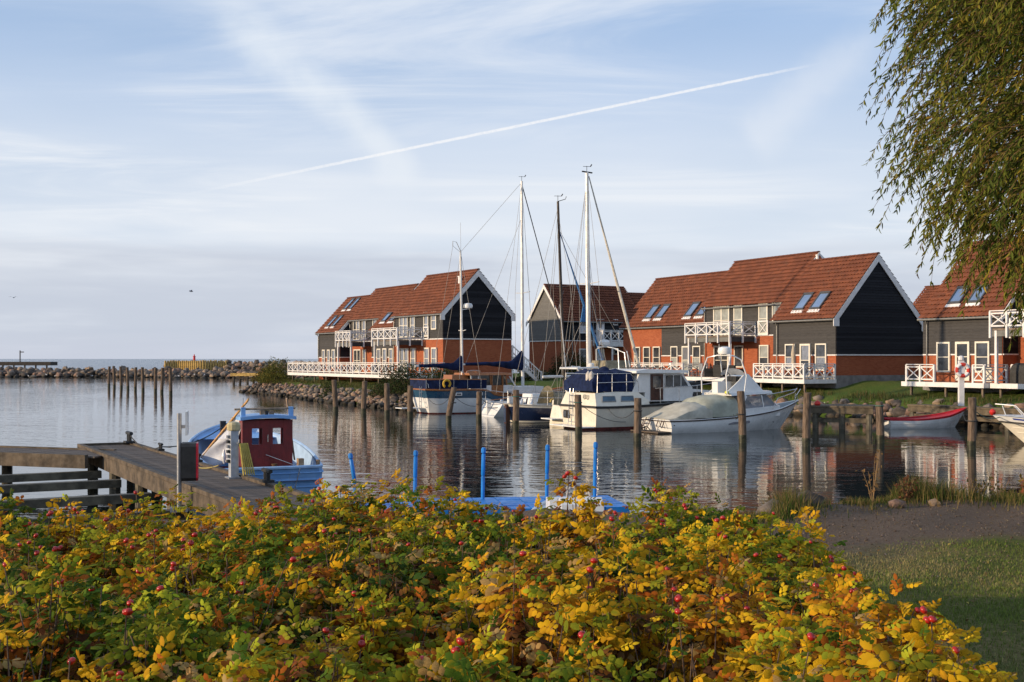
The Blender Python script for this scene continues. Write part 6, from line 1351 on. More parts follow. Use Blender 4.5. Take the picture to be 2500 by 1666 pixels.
# ---------------------------------------------------------------- blue pontoon with rails
pb_m = mat('bright_blue_plastic', (.012, .20, .60), .45, .12, 3.0)
t = thing('blue_pontoon', 'bright blue floating pontoon with upright blue poles behind the hedge', 'pontoon', (-3.35, 25.1, 0), math.atan2(.75, 5.15))
for i in range(11):
    for j in range(4): MB().box(.0 + i * .5, .0 + i * .5 + .485, -2.0 + j * .5, -2.0 + j * .5 + .485, -.1, .42 + .006 * ((i + j) % 2)).build('float_cube', pb_m, t)
for i, (px, py) in enumerate(((853, 1105), (992, 1098), (1157, 1088), (1317, 1078), (1446, 1077))):
    L = (0.05, 1.28, 2.72, 4.1, 5.15)[i]; h = 1.0 + .046 * i; lx = -.12 if i == 0 else 0.02
    MB().tube([(L, -.25, .42), (L + lx * .3, -.25, .42 + h * .42), (L + lx * .3, -.25, .42 + h * .45), (L + lx * .32, -.25, .42 + h * .47), (L + lx * .85, -.25, .42 + h * .86), (L + lx * .87, -.25, .42 + h * .88), (L + lx * .9, -.25, .42 + h * .90), (L + lx * .98, -.25, .42 + h * .97), (L + lx, -.25, .42 + h)], [.038, .042, .03, .042, .042, .028, .05, .05, .03], 8).build('pole', pb_m, t, True)

# ---------------------------------------------------------------- garden things
def hpt(h, x, y, z): return (Matrix.Translation(h.root.location) @ Matrix.Rotation(h.rz, 4, 'Z')) @ Vector((x, y, z))
wick_m = mat('black_wicker', (.02, .02, .02), .7, .3, 30, .5, 60)
def wicker(x, y, rz, label, w=.7):
    t = thing('wicker_chair', label, 'chair', hpt(C, x, y, 2.085), C.rz + rz, 'black wicker terrace furniture')
    MB().box(-w/2, w/2, -.35, .35, .05, .38).build('seat', wick_m, t); MB().box(-w/2, w/2, .26, .38, .385, .86).build('backrest', wick_m, t)
    for s in (-1, 1): MB().box(s * w/2 - .06, s * w/2 + .06, -.36, .25, .385, .62).build('armrest', wick_m, t)
    for s in (-1, 1):
        for u in (-.3, .3): MB().box(s * (w/2 - .06) - .03, s * (w/2 - .06) + .03, u - .03, u + .03, 0, .05).build('leg', wick_m, t)
wicker(-11.4, -1.6, 2.6, 'black wicker armchair at the open terrace edge', .9); wicker(-9.9, -1.7, 3.3, 'black wicker armchair beside the tipped seat', .8); wicker(-8.4, -1.5, 2.9, 'black wicker armchair towards the white railing', 1.1)
t = thing('garden_table', 'grey slatted garden table on the open terrace', 'table', hpt(C, -13.0, -.6, 2.085), C.rz)
for k in range(6): MB().box(-.9, .9, -.42 + k * .14, -.42 + k * .14 + .12, .70, .74).build('slat', grey_m, t)
for x in (-.8, .8):
    for y in (-.35, .35): MB().box(x - .03, x + .03, y - .03, y + .03, 0, .70).build('leg', grey_m, t)
for i, x in enumerate((-13.7, -12.4)):
    t = thing('garden_chair', ['grey garden chair at the left end of the slatted table', 'grey garden chair at the right end of the slatted table'][i], 'chair', hpt(C, x, -1.4, 2.085), C.rz)
    MB().box(-.24, .24, -.24, .24, .42, .46).build('seat', grey_m, t); MB().box(-.24, .24, -.26, -.22, .46, .95).build('backrest', grey_m, t)
    for u in (-.2, .2):
        for v in (-.2, .2): MB().box(u - .02, u + .02, v - .02, v + .02, 0, .42).build('leg', grey_m, t)
t = thing('kettle_grill', 'silver kettle grill with a red lid handle at the terrace corner', 'grill', hpt(C, -15.6, -2.0, 2.085), 0)
MB().lathe([(.05, .55), (.24, .62), (.30, .78), (.28, .92), (.14, 1.02), (.02, 1.04)], n=12).build('bowl', steel_m, t, True); MB().lathe([(.06, 1.04), (.1, 1.08), (.06, 1.14)], n=8).build('handle', mat('signal_red', (.50, .012, .03), .4), t)
for k in range(3): a = k * 2.09; MB().tube([(.1 * math.cos(a), .1 * math.sin(a), .6), (.3 * math.cos(a), .3 * math.sin(a), 0)], .02, 5).build('leg', grey_m, t)
t = thing('parasol', 'closed beige parasol standing behind the white railing', 'parasol', hpt(C, -2.35, -1.5, 2.085))
MB().lathe([(.3, 0), (.3, .06), (.06, .1)], n=12).build('base', plinth_m, t); MB().tube([(0, 0, .06), (0, 0, 2.3)], .025, 8).build('pole', teak_m, t)
MB().lathe([(.05, .95), (.13, 1.0), (.11, 1.3), (.15, 1.6), (.09, 2.0), (.03, 2.25)], n=9).build('folded_canopy', mat('beige_canvas', (.50, .42, .31), .85), t, True)
for h, x, y, lb in ((C, -1.2, -1.6, 'wooden terrace table beside the closed parasol'), (A, -16.2, -1.2, 'low terracotta table under the left balcony'), (A, -22.0, -1.6, 'small terracotta table before the stepped house')):
    t = thing('terrace_table', lb, 'table', hpt(h, x, y, 2.085), h.rz); tm_ = mat('terracotta_table', (.34, .15, .09), .7)
    MB().box(-.5, .5, -.4, .4, .66, .72).build('table_top', tm_, t)
    for u in (-.42, .42):
        for v in (-.32, .32): MB().box(u - .03, u + .03, v - .03, v + .03, 0, .66).build('leg', tm_, t)
t = thing('garden_screen', 'folded white screen leaning behind the terrace railing', 'screen', hpt(D, 5.9, -1.4, 2.085), D.rz + .1)
for k in range(6): MB().box(-.3 + k * .1, -.3 + k * .1 + .085, -.02, .02, .03, .85).build('slat', cream_m, t)
MB().box(-.3, .3, .021, .05, .15, .22).box(-.3, .3, .021, .05, .65, .72).build('batten', cream_m, t)
t = thing('covered_grill', 'grill under a black cover on the terrace below the balcony', 'grill', hpt(D, 7.15, -.2, 2.085), D.rz)
MB().loft([[(-.55, -.3, 0), (.55, -.3, 0), (.55, .3, 0), (-.55, .3, 0)], [(-.55, -.3, .6), (.55, -.3, .6), (.55, .3, .6), (-.55, .3, .6)], [(-.45, -.25, .95), (.45, -.25, .95), (.45, .25, .95), (-.45, .25, .95)], [(-.25, -.15, 1.08), (.25, -.15, 1.08), (.25, .15, 1.08), (-.25, .15, 1.08)]], True, True, True).build('cover', rub_m, t)
for s in (-.6, .6): MB().tube([(s, -.2, 0), (s, -.2, .85), (s * .93, .2, .85)], .02, 5).build('frame', steel_m, t)
t = thing('covered_grill', 'round black covered grill on the long terrace', 'grill', hpt(A, -9.8, -1.5, 2.085)); MB().lathe([(.32, 0), (.36, .5), (.34, .8), (.2, .98), (.04, 1.03)], n=12).build('cover', rub_m, t, True); MB().torus((0, 0, .12), .345, .02, 'z', 14, 5).build('hem', rub_m, t)
# gulls
gull_m = mat('gull_white', (.75, .75, .75), .7); gullg_m = mat('gull_grey', (.32, .33, .36), .7)
def gull(p, rz, label, group):
    t = thing('gull', label, 'gull', p, rz, group)
    sk = [(-.20, .15, .015), (-.1, .17, .06), (.02, .17, .085), (.10, .20, .06), (.15, .27, .042), (.19, .30, .045), (.23, .295, .02), (.28, .285, .006)]
    MB().loft([[(x, r * math.cos(a), z + r * math.sin(a)) for a in [2 * math.pi * k / 8 for k in range(8)]] for x, z, r in sk], True, True, True).build('body', gull_m, t, True)
    for s in (-1, 1): MB().loft([[(-.22, s * .02, .19), (-.22, s * .03, .2)], [(-.05, s * .085, .16), (-.05, s * .05, .25)], [(.08, s * .06, .18), (.08, s * .03, .24)]]).build('wing', gullg_m, t, True); MB().tube([(.0, s * .03, .1), (.0, s * .03, 0)], .007, 4).build('leg', mat('gull_leg', (.4, .2, .1), .7), t)
for px, py in ((88, 920), (131, 917), (152, 920), (205, 921), (240, 920), (408, 921), (450, 920), (487, 917), (510, 918)):
    p = at_depth(px, py, 206 if px < 300 else 200); gull((p.x, p.y - 3.2, max(.15, p.z)), rnd.uniform(0, 6), 'white gull resting low on the breakwater stones', 'gulls on the breakwater')
for i, (px, py, Y) in enumerate(((466, 712, 120), (33, 727, 150))):
    t = thing('flying_gull', ['gull gliding above the breakwater towards the long terrace', 'gull flying high over the dark low pier'][i], 'gull', at_depth(px, py, Y), .5 + i)
    MB().loft([[(x, r * math.cos(a), r * math.sin(a)) for a in [2 * math.pi * k / 6 for k in range(6)]] for x, r in ((-.2, .01), (0, .06), (.15, .05), (.25, .01))], True, True, True).build('body', gullg_m, t, True)
    for s in (-1, 1): MB().loft([[(.08, s * .03, 0), (-.06, s * .03, .01)], [(.10, s * .3, .14), (-.02, s * .3, .15)], [(.0, s * .62, .08), (-.05, s * .62, .085)]]).build('wing', gullg_m, t, True)
# ================================================================== plants
rng = np.random.RandomState(21)
def frames(dirs, ups):
    x = dirs / np.linalg.norm(dirs, axis=1, keepdims=True); y = np.cross(ups, x); n = np.linalg.norm(y, axis=1, keepdims=True)
    y = np.where(n < 1e-5, np.array([[0, 1, 0]]), y / np.maximum(n, 1e-6)); z = np.cross(x, y); return np.stack([x, y, z], 2)      # columns
def instance(tv, tf, M, pos, scale):
    """copy a template (verts, faces) to many places: M (N,3,3), pos (N,3), scale (N,)"""
    V = np.einsum('nij,vj->nvi', M, tv) * scale[:, None, None] + pos[:, None, :]
    F_ = tf[None] + (np.arange(len(pos)) * len(tv))[:, None, None]
    return V.reshape(-1, 3), F_.reshape(-1, tf.shape[1])
def tint(base, n, jit=0.18):
    c = np.asarray(base) * (1 + rng.uniform(-jit, jit, (n, 1))) * (1 + rng.uniform(-.07, .07, (n, 3))); return np.clip(c, 0.003, 1)
def rgba(c, rep): return np.concatenate([np.repeat(c, rep, 0), np.ones((len(c) * rep, 1))], 1)

# ---- rose leaf template: seven rounded leaflets on a stalk
def leaflet(o, ang, L, Wd, droop):
    ca, sa = math.cos(ang), math.sin(ang); pts = []
    for t, wv in ((0, .0), (.32, .95), (.72, .86), (1, 0)):
        for sd in ((0,) if wv == 0 else (-1, 0, 1)):
            u, v = L * t, sd * Wd * .5 * wv; z = -abs(sd) * Wd * .16 * wv - droop * t * t * L
            pts.append((o[0] + u * ca - v * sa, o[1] + u * sa + v * ca, o[2] + z))
    f = [(0, 1, 2), (0, 2, 3), (1, 4, 5), (1, 5, 2), (2, 5, 6), (2, 6, 3), (4, 7, 5), (5, 7, 6)]
    return pts, f
LT = []
for sd in range(5):
    tv, tf = [], []; rr = random.Random(sd)
    for (t, s, L, Wd) in ((.38, 1, .30, .23), (.38, -1, .30, .23), (.62, 1, .36, .27), (.62, -1, .36, .27), (.85, 1, .38, .28), (.85, -1, .38, .28), (1.0, 0, .42, .31)):
        p, f = leaflet((t, s * .02, -.22 * t * t * (1 + .5 * sd)), s * R(62 + rr.uniform(-14, 14)) if s else 0.0, L * rr.uniform(.85, 1.12), Wd * rr.uniform(.85, 1.15), .45 + rr.uniform(-.2, .6))
        b = len(tv); tv += p; tf += [tuple(i + b for i in q) for q in f]
    LT.append((np.array(tv), np.array(tf)))
GROUND = 1.70
def hedge_right(y): return np.interp(y, [2.2, 3.5, 5, 6, 7.0, 7.6], [1.42, 1.60, 1.70, 1.82, 1.78, 1.58])
def hedge_noise(x, y): return .5 * np.sin(x * 2.1 + y * 1.3 + .7) + .35 * np.sin(x * 4.7 - y * 2.9) + .25 * np.sin(x * 8.3 + y * 6.1 + 2)
# branch heads: domes of shoots, a hand or two apart
gxs, gys = np.meshgrid(np.arange(-4.6, 2.0, .29), np.arange(2.3, 7.6, .29)); gx0 = (gxs + .145 * (np.arange(gxs.shape[0]) % 2)[:, None] + rng.uniform(-.11, .11, gxs.shape)).ravel(); gy0 = (gys + rng.uniform(-.11, .11, gys.shape)).ravel()
ok = (gx0 < hedge_right(gy0) - .02) & (gx0 > -.47 * gy0 - .75) & (gy0 < 7.45); gx0, gy0 = gx0[ok], gy0[ok]; ng_ = len(gx0)
edge = np.clip((hedge_right(gy0) - gx0) / .5, 0, 1); hg = .855 + .085 * hedge_noise(gx0, gy0) + rng.uniform(-.11, .07, ng_) + (rng.rand(ng_) < .12) * rng.uniform(.05, .14, ng_); hg *= (.60 + .40 * edge ** .7) * (.88 + .12 * np.clip((7.5 - gy0) / .35, 0, 1)); hg += .035 * np.clip((gx0 + 2.2) / 1.5, -1, 1) - .15 * np.exp(-((gx0 - .32) / .36) ** 2) * np.clip((gy0 - 5.9) / .6, 0, 1)
gpatch = .5 * np.sin(gx0 * 1.9 + 1.2) * np.sin(gy0 * 1.7) + .45 * np.sin(gx0 * .9 - gy0 * 1.3) + .35 * (gx0 > .5) - .12 * (gx0 < -.8) + rng.normal(0, .6, ng_)
gbare = (np.sin(gx0 * 3.1 + .4) * np.sin(gy0 * 3.7 + 1.0) + rng.normal(0, .45, ng_)) > .80
gnum = rng.randint(7, 12, ng_); gi = np.repeat(np.arange(ng_), gnum); n = len(gi); ra = rng.uniform(0, 6.28, n); rr0 = np.abs(rng.normal(0, .105, n)); outv = np.stack([np.cos(ra), np.sin(ra)], 1)
sx = gx0[gi] + outv[:, 0] * rr0 * .5; sy = gy0[gi] + outv[:, 1] * rr0 * .5; hh = hg[gi] - 3.6 * rr0 ** 2 - .25 * rr0 + rng.uniform(-.05, .04, n)
tip = np.stack([gx0[gi] + outv[:, 0] * rr0 * 1.25, gy0[gi] + outv[:, 1] * rr0 * 1.25, GROUND + hh], 1); root_ = np.stack([sx, sy, np.full(n, GROUND - .03)], 1)
hd = thing('rose_hedge', 'autumn rugosa rose hedge in yellow and green with red hips', 'hedge', (0, 4.8, GROUND)); HO = Vector(hd.location); HOn = np.array(HO)
# stems: three-sided tapered canes
def canes(A_, B_, r0, r1, bow):
    nn = len(A_); mid = (A_ + B_) / 2 + bow; V = []
    for p, r in ((A_, r0), (mid, (r0 + r1) / 2), (B_, r1)):
        for k in range(3):
            a = 2 * math.pi * k / 3; V.append(p + np.stack([np.full(nn, math.cos(a)) * r, np.full(nn, math.sin(a)) * r, np.zeros(nn)], 1))
    V = np.stack(V, 1); f = []
    for s in (0, 3):
        for k in range(3): k2 = (k + 1) % 3; f.append((s + k, s + k2, s + 3 + k2, s + 3 + k))
    f = np.array(f); Fq = f[None] + (np.arange(nn) * 9)[:, None, None]; return V.reshape(-1, 3), Fq.reshape(-1, 4)
exn = 2000; ei = rng.randint(0, n, exn); eA = root_[ei] + rng.normal(0, .06, (exn, 3)) * [1, 1, 0]; eB = tip[ei] * [1, 1, 1] + rng.normal(0, .10, (exn, 3)); eB[:, 2] -= rng.uniform(.18, .5, exn)
hipidx = [i for i in rng.permutation(n) if abs(tip[i][0] / tip[i][1]) < .46 and tip[i][1] > 2.9 and rr0[i] < .12][:165]
ck = rng.rand(n) < .55; ck[hipidx] = True; cut_ = root_ + (tip - root_) * np.where(np.isin(np.arange(n), hipidx), 1.02, .93)[:, None]
VA, FA_ = canes(np.concatenate([root_[ck] + rng.normal(0, .07, (ck.sum(), 3)) * [1, 1, 0], eA]), np.concatenate([cut_[ck], eB]), .0062, .0022, rng.normal(0, .05, (ck.sum() + exn, 3)))
tag(link('canes', numpy_mesh('canes', VA - HOn, FA_, mat('rose_cane_bark', (.19, .125, .085), .9, .3, 20.0)), hd), kind='stuff')
# leaves
PAL = {'green': (.060, .115, .011), 'dgreen': (.034, .074, .013), 'ygreen': (.165, .185, .012), 'lime': (.34, .36, .020), 'gold': (.55, .315, .010), 'amber': (.48, .215, .010), 'orange': (.36, .105, .012), 'russet': (.19, .055, .018), 'tan': (.36, .23, .08), 'brown': (.095, .042, .020), 'yellow': (.60, .40, .014)}
LP, LD, LS, LC, LTi = [], [], [], [], []
MAINS = ('dgreen', 'green', 'ygreen', 'gold', 'amber', 'orange'); CUT = (-.95, -.30, .30, 1.45, 1.9)
for i in range(n):
    g_ = gi[i]; gy = gpatch[g_] + rng.normal(0, .28); main = MAINS[int(np.searchsorted(CUT, gy))]
    if rng.rand() < (.15 if gx0[g_] < -.2 else .09): main = ('russet', 'tan', 'orange')[rng.randint(3)]
    k = rng.randint(10, 13) if not gbare[g_] else rng.randint(1, 4); a0 = rng.uniform(0, 6.28); d = tip[i] - root_[i]
    for j in range(k):
        t = j / max(k, 1); a = a0 + j * 2.4 + rng.uniform(-.3, .3); top = 1 - t * .34
        el = R(38 - 72 * t + rng.uniform(-20, 20)); dv = np.array([math.cos(a) * math.cos(el) + .35 * outv[i, 0], math.sin(a) * math.cos(el) + .35 * outv[i, 1], math.sin(el)]); LP.append(root_[i] + d * top); LD.append(dv)
        LS.append((.044 + .040 * min(1, t * 3.5)) * rng.uniform(.8, 1.2)); r = rng.rand(); cc = main
        if j < 2 and main in ('green', 'ygreen', 'gold') and rng.rand() < .34: cc = 'lime' if rng.rand() < .6 else 'yellow'
        elif t > .45 and r < .5: cc = ('brown', 'tan', 'amber', 'russet', 'brown')[rng.randint(5)]
        elif r < .20: cc = ('gold', 'tan', 'green', 'ygreen', 'orange', 'yellow')[rng.randint(6)]
        LC.append(PAL[cc]); LTi.append(rng.randint(5))
LP, LD, LS, LC, LTi = map(np.array, (LP, LD, LS, LC, LTi))
near = np.hypot(LP[:, 0], LP[:, 1]); score = LS / near * (np.abs(LP[:, 0] / LP[:, 1]) < .43) * (LP[:, 1] > 3.0) * (LD[:, 2] > .2)
single = np.argsort(-score)[:260]; smask = np.zeros(len(LP), bool); smask[single] = True
M_all = frames(LD, np.tile([[-.30, -.50, .80]], (len(LP), 1)) + rng.normal(0, .38, (len(LP), 3)))      # leaves turn towards the open, sunny side
for ti in range(5):
    s = (LTi == ti) & ~smask; V, Fq = instance(LT[ti][0], LT[ti][1], M_all[s], LP[s], LS[s]); nl = s.sum()
    c7 = tint(np.repeat(LC[s], 7, 0), nl * 7, .22); cols = rgba(c7, 8)
    rim = np.tile(np.array([.1, .9, .0, .9, 1., .25, 1., 1.]), nl * 7)[:, None] * np.repeat(rng.uniform(0, 1, nl * 7) ** 2, 8)[:, None]; turn = np.array(PAL['gold']) * .6; cols[:, :3] = cols[:, :3] * (1 - .6 * rim) + .6 * rim * np.where(cols[:, :1] < .25, turn, np.array(PAL['russet']))
    tag(link('foliage', numpy_mesh('foliage', V - HOn, Fq, leaf_attr_m, cols), hd), kind='stuff')
LM = {}
for i in single:
    key = (int(LTi[i]), tuple(LC[i]))
    if key not in LM:
        nm = [k for k, v in PAL.items() if tuple(v) == tuple(LC[i])][0]; mm = MATS.get('rose_leaf_' + nm) or leafmat('rose_leaf_' + nm, PAL[nm])
        LM[key] = numpy_mesh('leaf', LT[key[0]][0], LT[key[0]][1], mm)
    o = link('leaf', LM[key], hd); A4 = np.eye(4); A4[:3, :3] = M_all[i] * LS[i]; A4[:3, 3] = LP[i] - HOn; o.matrix_local = Matrix(A4.tolist())
# hips
hip_m = mat('rose_hip_red', (.44, .016, .012), .3, .25, 40.0, spec=.5); sep_m = mat('dry_sepal', (.12, .04, .025), .9)
hipmesh = []
for s in range(3):
    b = MB().lathe([(.15, -.75), (.6, -.62), (.95, -.25), (1.0, .15), (.8, .55), (.4, .74), (.15, .76)], n=9); nb = len(b.f)
    for k in range(5): a = k * 1.257 + s; L = .8 + .5 * ((k * 7 + s * 3) % 3) / 2; b.add([(.18 * math.cos(a - .4), .18 * math.sin(a - .4), .72), (.18 * math.cos(a + .4), .18 * math.sin(a + .4), .72), (.45 * math.cos(a) * L, .45 * math.sin(a) * L, .78 + L)], [(0, 1, 2)])
    me = b.mesh('rose_hip', hip_m); me.materials.append(sep_m)
    for i, p in enumerate(me.polygons): p.material_index = 0 if i < nb else 1; p.use_smooth = i < nb
    hipmesh.append(me)
cnt = 0
for i in hipidx:
    if cnt >= 285: continue
    for _ in range(rng.choice([1, 1, 2, 3])):
        p = Vector(root_[i] + (tip[i] - root_[i]) * 1.02 + rng.normal(0, .014, 3) + np.array([0, 0, rng.uniform(-.005, .015)])) - HO; sc = rng.uniform(.0100, .0145)
        o = link('rose_hip', hipmesh[rng.randint(3)], hd, p, (rng.uniform(-.9, .9), rng.uniform(-.9, .9), rng.uniform(0, 6))); o.scale = (sc, sc, sc * .92); cnt += 1

# ---------------------------------------------------------------- willow at the right
wl = thing('willow_tree', 'willow with drooping olive leaves hanging before the right-hand house', 'tree', (7.7, 12.6, 1.62)); WO = np.array(wl.location)
bark_m = mat('willow_bark', (.10, .075, .05), .9, .3, 5.0, 1.0, 14); twig_m = mat('willow_twig', (.17, .10, .035), .7, .25, 9.0)
MB().tube([(0, 0, -.1), (-.05, 0, .8), (-.2, -.1, 1.9), (-.35, -.2, 3.0)], [.36, .29, .25, .2], 12).build('trunk', bark_m, wl, True)
lim = MB(); limbs = []
for k in range(11):
    a = k * .571 + .2; r = 1.45 + .6 * rng.rand(); e = Vector((-.6 + r * math.cos(a), -.5 + r * math.sin(a) * .9, 4.2 + 2.2 * rng.rand())); s = Vector((-.2, -.1, 1.9 + .1 * k)); m1 = s.lerp(e, .5) + Vector((0, 0, .7)); e2 = e + Vector((math.cos(a) * .7, math.sin(a) * .7, -.3))
    lim.tube([s, s.lerp(m1, .6), m1, e, e2], [.11, .085, .06, .03, .012], 7); limbs.append((s, m1, e, e2))
lim.build('limbs', bark_m, wl, True)
TW = 3700; cen = np.array([-.32, -.7, 5.10]); rad = np.array([3.35, 3.1, 3.0])
u = rng.normal(0, 1, (TW * 3, 3)); u /= np.linalg.norm(u, axis=1, keepdims=True); rr_ = rng.uniform(.40, .95, (TW * 3, 1)) ** .7
P0 = cen + np.sign(u) * np.abs(u) ** .8 * rad * rr_ * .93
wp = P0 + WO; lump = np.sin(wp[:, 0] * 2.3 + wp[:, 2] * 1.9) + np.sin(wp[:, 1] * 2.9 + wp[:, 2] * 2.7 + 1); keepm = (lump > -.75) & (P0[:, 2] > 2.5)
pri = np.where(wp[:, 0] / np.maximum(wp[:, 1], 1) < .52, 0, 1) + rng.rand(TW * 3) * 1.25; order = np.argsort(np.where(keepm, pri, 99))[:TW]; P0, u = P0[order], u[order]
steps = 13; L = rng.uniform(.55, 1.15, TW); vel = u * np.array([1, 1, .5]) * rng.uniform(.5, 1.1, (TW, 1)) + np.array([-.06, -.03, .22]); pts = [P0]; cur = P0.copy()
for s in range(steps - 1):
    vel = vel + np.array([0, 0, -.17]) + rng.normal(0, .05, (TW, 3)); vl = vel / np.linalg.norm(vel, axis=1, keepdims=True); cur = cur + vl * (L / steps)[:, None]; pts.append(cur.copy())
pts = np.stack(pts, 1)
tv, tq = [], []
for s in range(steps):
    for k in range(3): a = 2 * math.pi * k / 3; tv.append(pts[:, s] + np.array([math.cos(a), math.sin(a) * .6, math.sin(a) * .8]) * (.0055 * (1 - s / steps) + .0013))
tv = np.stack(tv, 1)
for s in range(steps - 1):
    for k in range(3): k2 = (k + 1) % 3; tq.append((s * 3 + k, s * 3 + k2, (s + 1) * 3 + k2, (s + 1) * 3 + k))
tq = np.array(tq); tag(link('twigs', numpy_mesh('twigs', tv.reshape(-1, 3), (tq[None] + (np.arange(TW) * steps * 3)[:, None, None]).reshape(-1, 4), twig_m), wl), kind='stuff')
lw = np.array([(0, 0, 0), (.3, .5, .05), (.3, 0, 0), (.3, -.5, .05), (.7, .38, -.05), (.7, 0, -.09), (.7, -.38, -.05), (1, 0, -.2)]) * np.array([1, .215, 1])
lf = np.array([(0, 2, 1), (0, 3, 2), (1, 2, 5), (1, 5, 4), (2, 3, 6), (2, 6, 5), (4, 5, 7), (5, 6, 7)])
nper = 32; t_ = rng.uniform(.06, 1, (TW, nper)); si = np.minimum((t_ * (steps - 1)).astype(int), steps - 2); fr_ = t_ * (steps - 1) - si; ii = np.arange(TW)[:, None]
pos = pts[ii, si] * (1 - fr_[..., None]) + pts[ii, si + 1] * fr_[..., None]; dirv_ = pts[ii, si + 1] - pts[ii, si]; dirv_ /= np.linalg.norm(dirv_, axis=2, keepdims=True)
side = rng.normal(0, 1, dirv_.shape); side -= dirv_ * (side * dirv_).sum(2, keepdims=True); side /= np.linalg.norm(side, axis=2, keepdims=True)
ld = dirv_ * .75 + side * .62 + np.array([0, 0, -.28]); ld = ld.reshape(-1, 3); pos = pos.reshape(-1, 3); sc = rng.uniform(.060, .102, len(pos))
Mw = frames(ld, rng.normal(0, 1, ld.shape)); base_c = np.array([(.110, .135, .022), (.155, .165, .026), (.23, .20, .030), (.070, .095, .018), (.15, .095, .025), (.32, .24, .03)])
tw_c = rng.choice(6, TW, p=[.36, .30, .12, .17, .03, .02]); lc = base_c[np.where(rng.rand(TW * nper) < .7, np.repeat(tw_c, nper), rng.choice(6, TW * nper, p=[.32, .30, .14, .18, .03, .03]))]
wpos = pos + WO; vis = (wpos[:, 0] / wpos[:, 1] < .428) & (np.abs((wpos[:, 2] - 3.4) / wpos[:, 1] - .16) < .15); sco = np.where(vis, sc / wpos[:, 1], 0); singles = np.argsort(-sco)[:150]; sm = np.zeros(len(pos), bool); sm[singles] = True
V, Fq = instance(lw, lf, Mw[~sm], pos[~sm], sc[~sm]); willow_leaf_m = leaf_attr_m
crown = link('crown', numpy_mesh('crown', V, Fq, willow_leaf_m, rgba(tint(lc[~sm], (~sm).sum(), .25), 8)), wl); tag(crown, kind='stuff')
wlm = [numpy_mesh('leaf', lw, lf, leafmat('willow_leaf_%s' % nm, tuple(base_c[k]))) for k, nm in enumerate(('olive', 'sage', 'yellowing', 'dark', 'brown', 'yellow'))]
for i in singles:
    k = int(np.argmin(np.abs(base_c - lc[i]).sum(1))); o = link('leaf', wlm[k], wl); A4 = np.eye(4); A4[:3, :3] = Mw[i] * sc[i]; A4[:3, 3] = pos[i]; o.matrix_local = Matrix(A4.tolist())

# ---------------------------------------------------------------- lawn blades, bank grass, weeds
def blades(name, label, pts_, h, wd, lean, cols, cat='grass', parent=None):
    m_ = len(pts_); a = rng.uniform(0, 6.28, m_); sdv = np.stack([np.cos(a), np.sin(a), np.zeros(m_)], 1) * wd[:, None] / 2; ln = np.stack([np.cos(a + 1.57), np.sin(a + 1.57), np.zeros(m_)], 1) * (h * lean * rng.uniform(-1, 1, m_))[:, None]
    up = np.array([[0, 0, 1.]]) * h[:, None]; V = np.stack([pts_ - sdv, pts_ + sdv, pts_ + sdv * .7 + up * .55 + ln * .35, pts_ - sdv * .7 + up * .55 + ln * .35, pts_ + up + ln], 1)
    o0 = pts_.mean(0); o0[2] = pts_[:, 2].min(); f = np.array([(0, 1, 2), (0, 2, 3), (3, 2, 4)]); Fq = (f[None] + (np.arange(m_) * 5)[:, None, None]).reshape(-1, 3)
    o = link(name, numpy_mesh(name, V.reshape(-1, 3) - o0, Fq, leaf_attr_m, rgba(cols, 5)), parent, tuple(o0))
    if parent is None: tag(o, label, cat, kind='stuff')
    return o
NB = 190000; bx_ = rng.uniform(.9, 7.5, NB); by_ = rng.uniform(2.6, 11.9, NB) ; dens = by_ < 10.4 + .36 * (bx_ - 3) + .5 * np.sin(bx_ * 2.1) * np.sin(by_ * 3) - 1.2 * rng.rand(NB) ** 2 ; ok = dens & (bx_ > hedge_right(np.minimum(by_, 7.5)) - .5) & (bx_ < .46 * by_ + .6)
bx_, by_ = bx_[ok], by_[ok]; bp_ = np.stack([bx_, by_, near_h(bx_, by_)], 1)
dry = (np.sin(bx_ * 1.9 + 2) * np.sin(by_ * 1.4) + rng.normal(0, .5, len(bx_))) > .15; gcol = np.where(dry[:, None], tint((.28, .235, .10), len(bx_), .3), tint((.135, .180, .036), len(bx_), .3))
blades('lawn_grass', 'short worn lawn grass beside the rose hedge', bp_, rng.uniform(.012, .032, len(bx_)), np.full(len(bx_), .005), .9, gcol)
gx = rng.uniform(1.6, 9.0, 26000); off = rng.normal(.55, .45, 26000); gy_ = bank_edge(gx) + off; cl = np.sin(gx * 2.7) + .7 * np.sin(gx * 6.3 + 1) + .4 * np.sin(gx * 13.0); ok = (cl > -.75 + rng.normal(0, .35, 26000)) ; gx, gy_, cl = gx[ok], gy_[ok], cl[ok]
bp_ = np.stack([gx, gy_, near_h(gx, gy_) - .02], 1); gcol = np.where((rng.rand(len(gx)) < .5)[:, None], tint((.055, .085, .016), len(gx), .3), tint((.20, .15, .055), len(gx), .3))
blades('bank_grass', 'tufted green and straw grass along the edge of the near bank', bp_, (.10 + .14 * np.clip(cl, 0, 1.4)) * rng.uniform(.5, 1.3, len(gx)), np.full(len(gx), .008), .9, gcol)
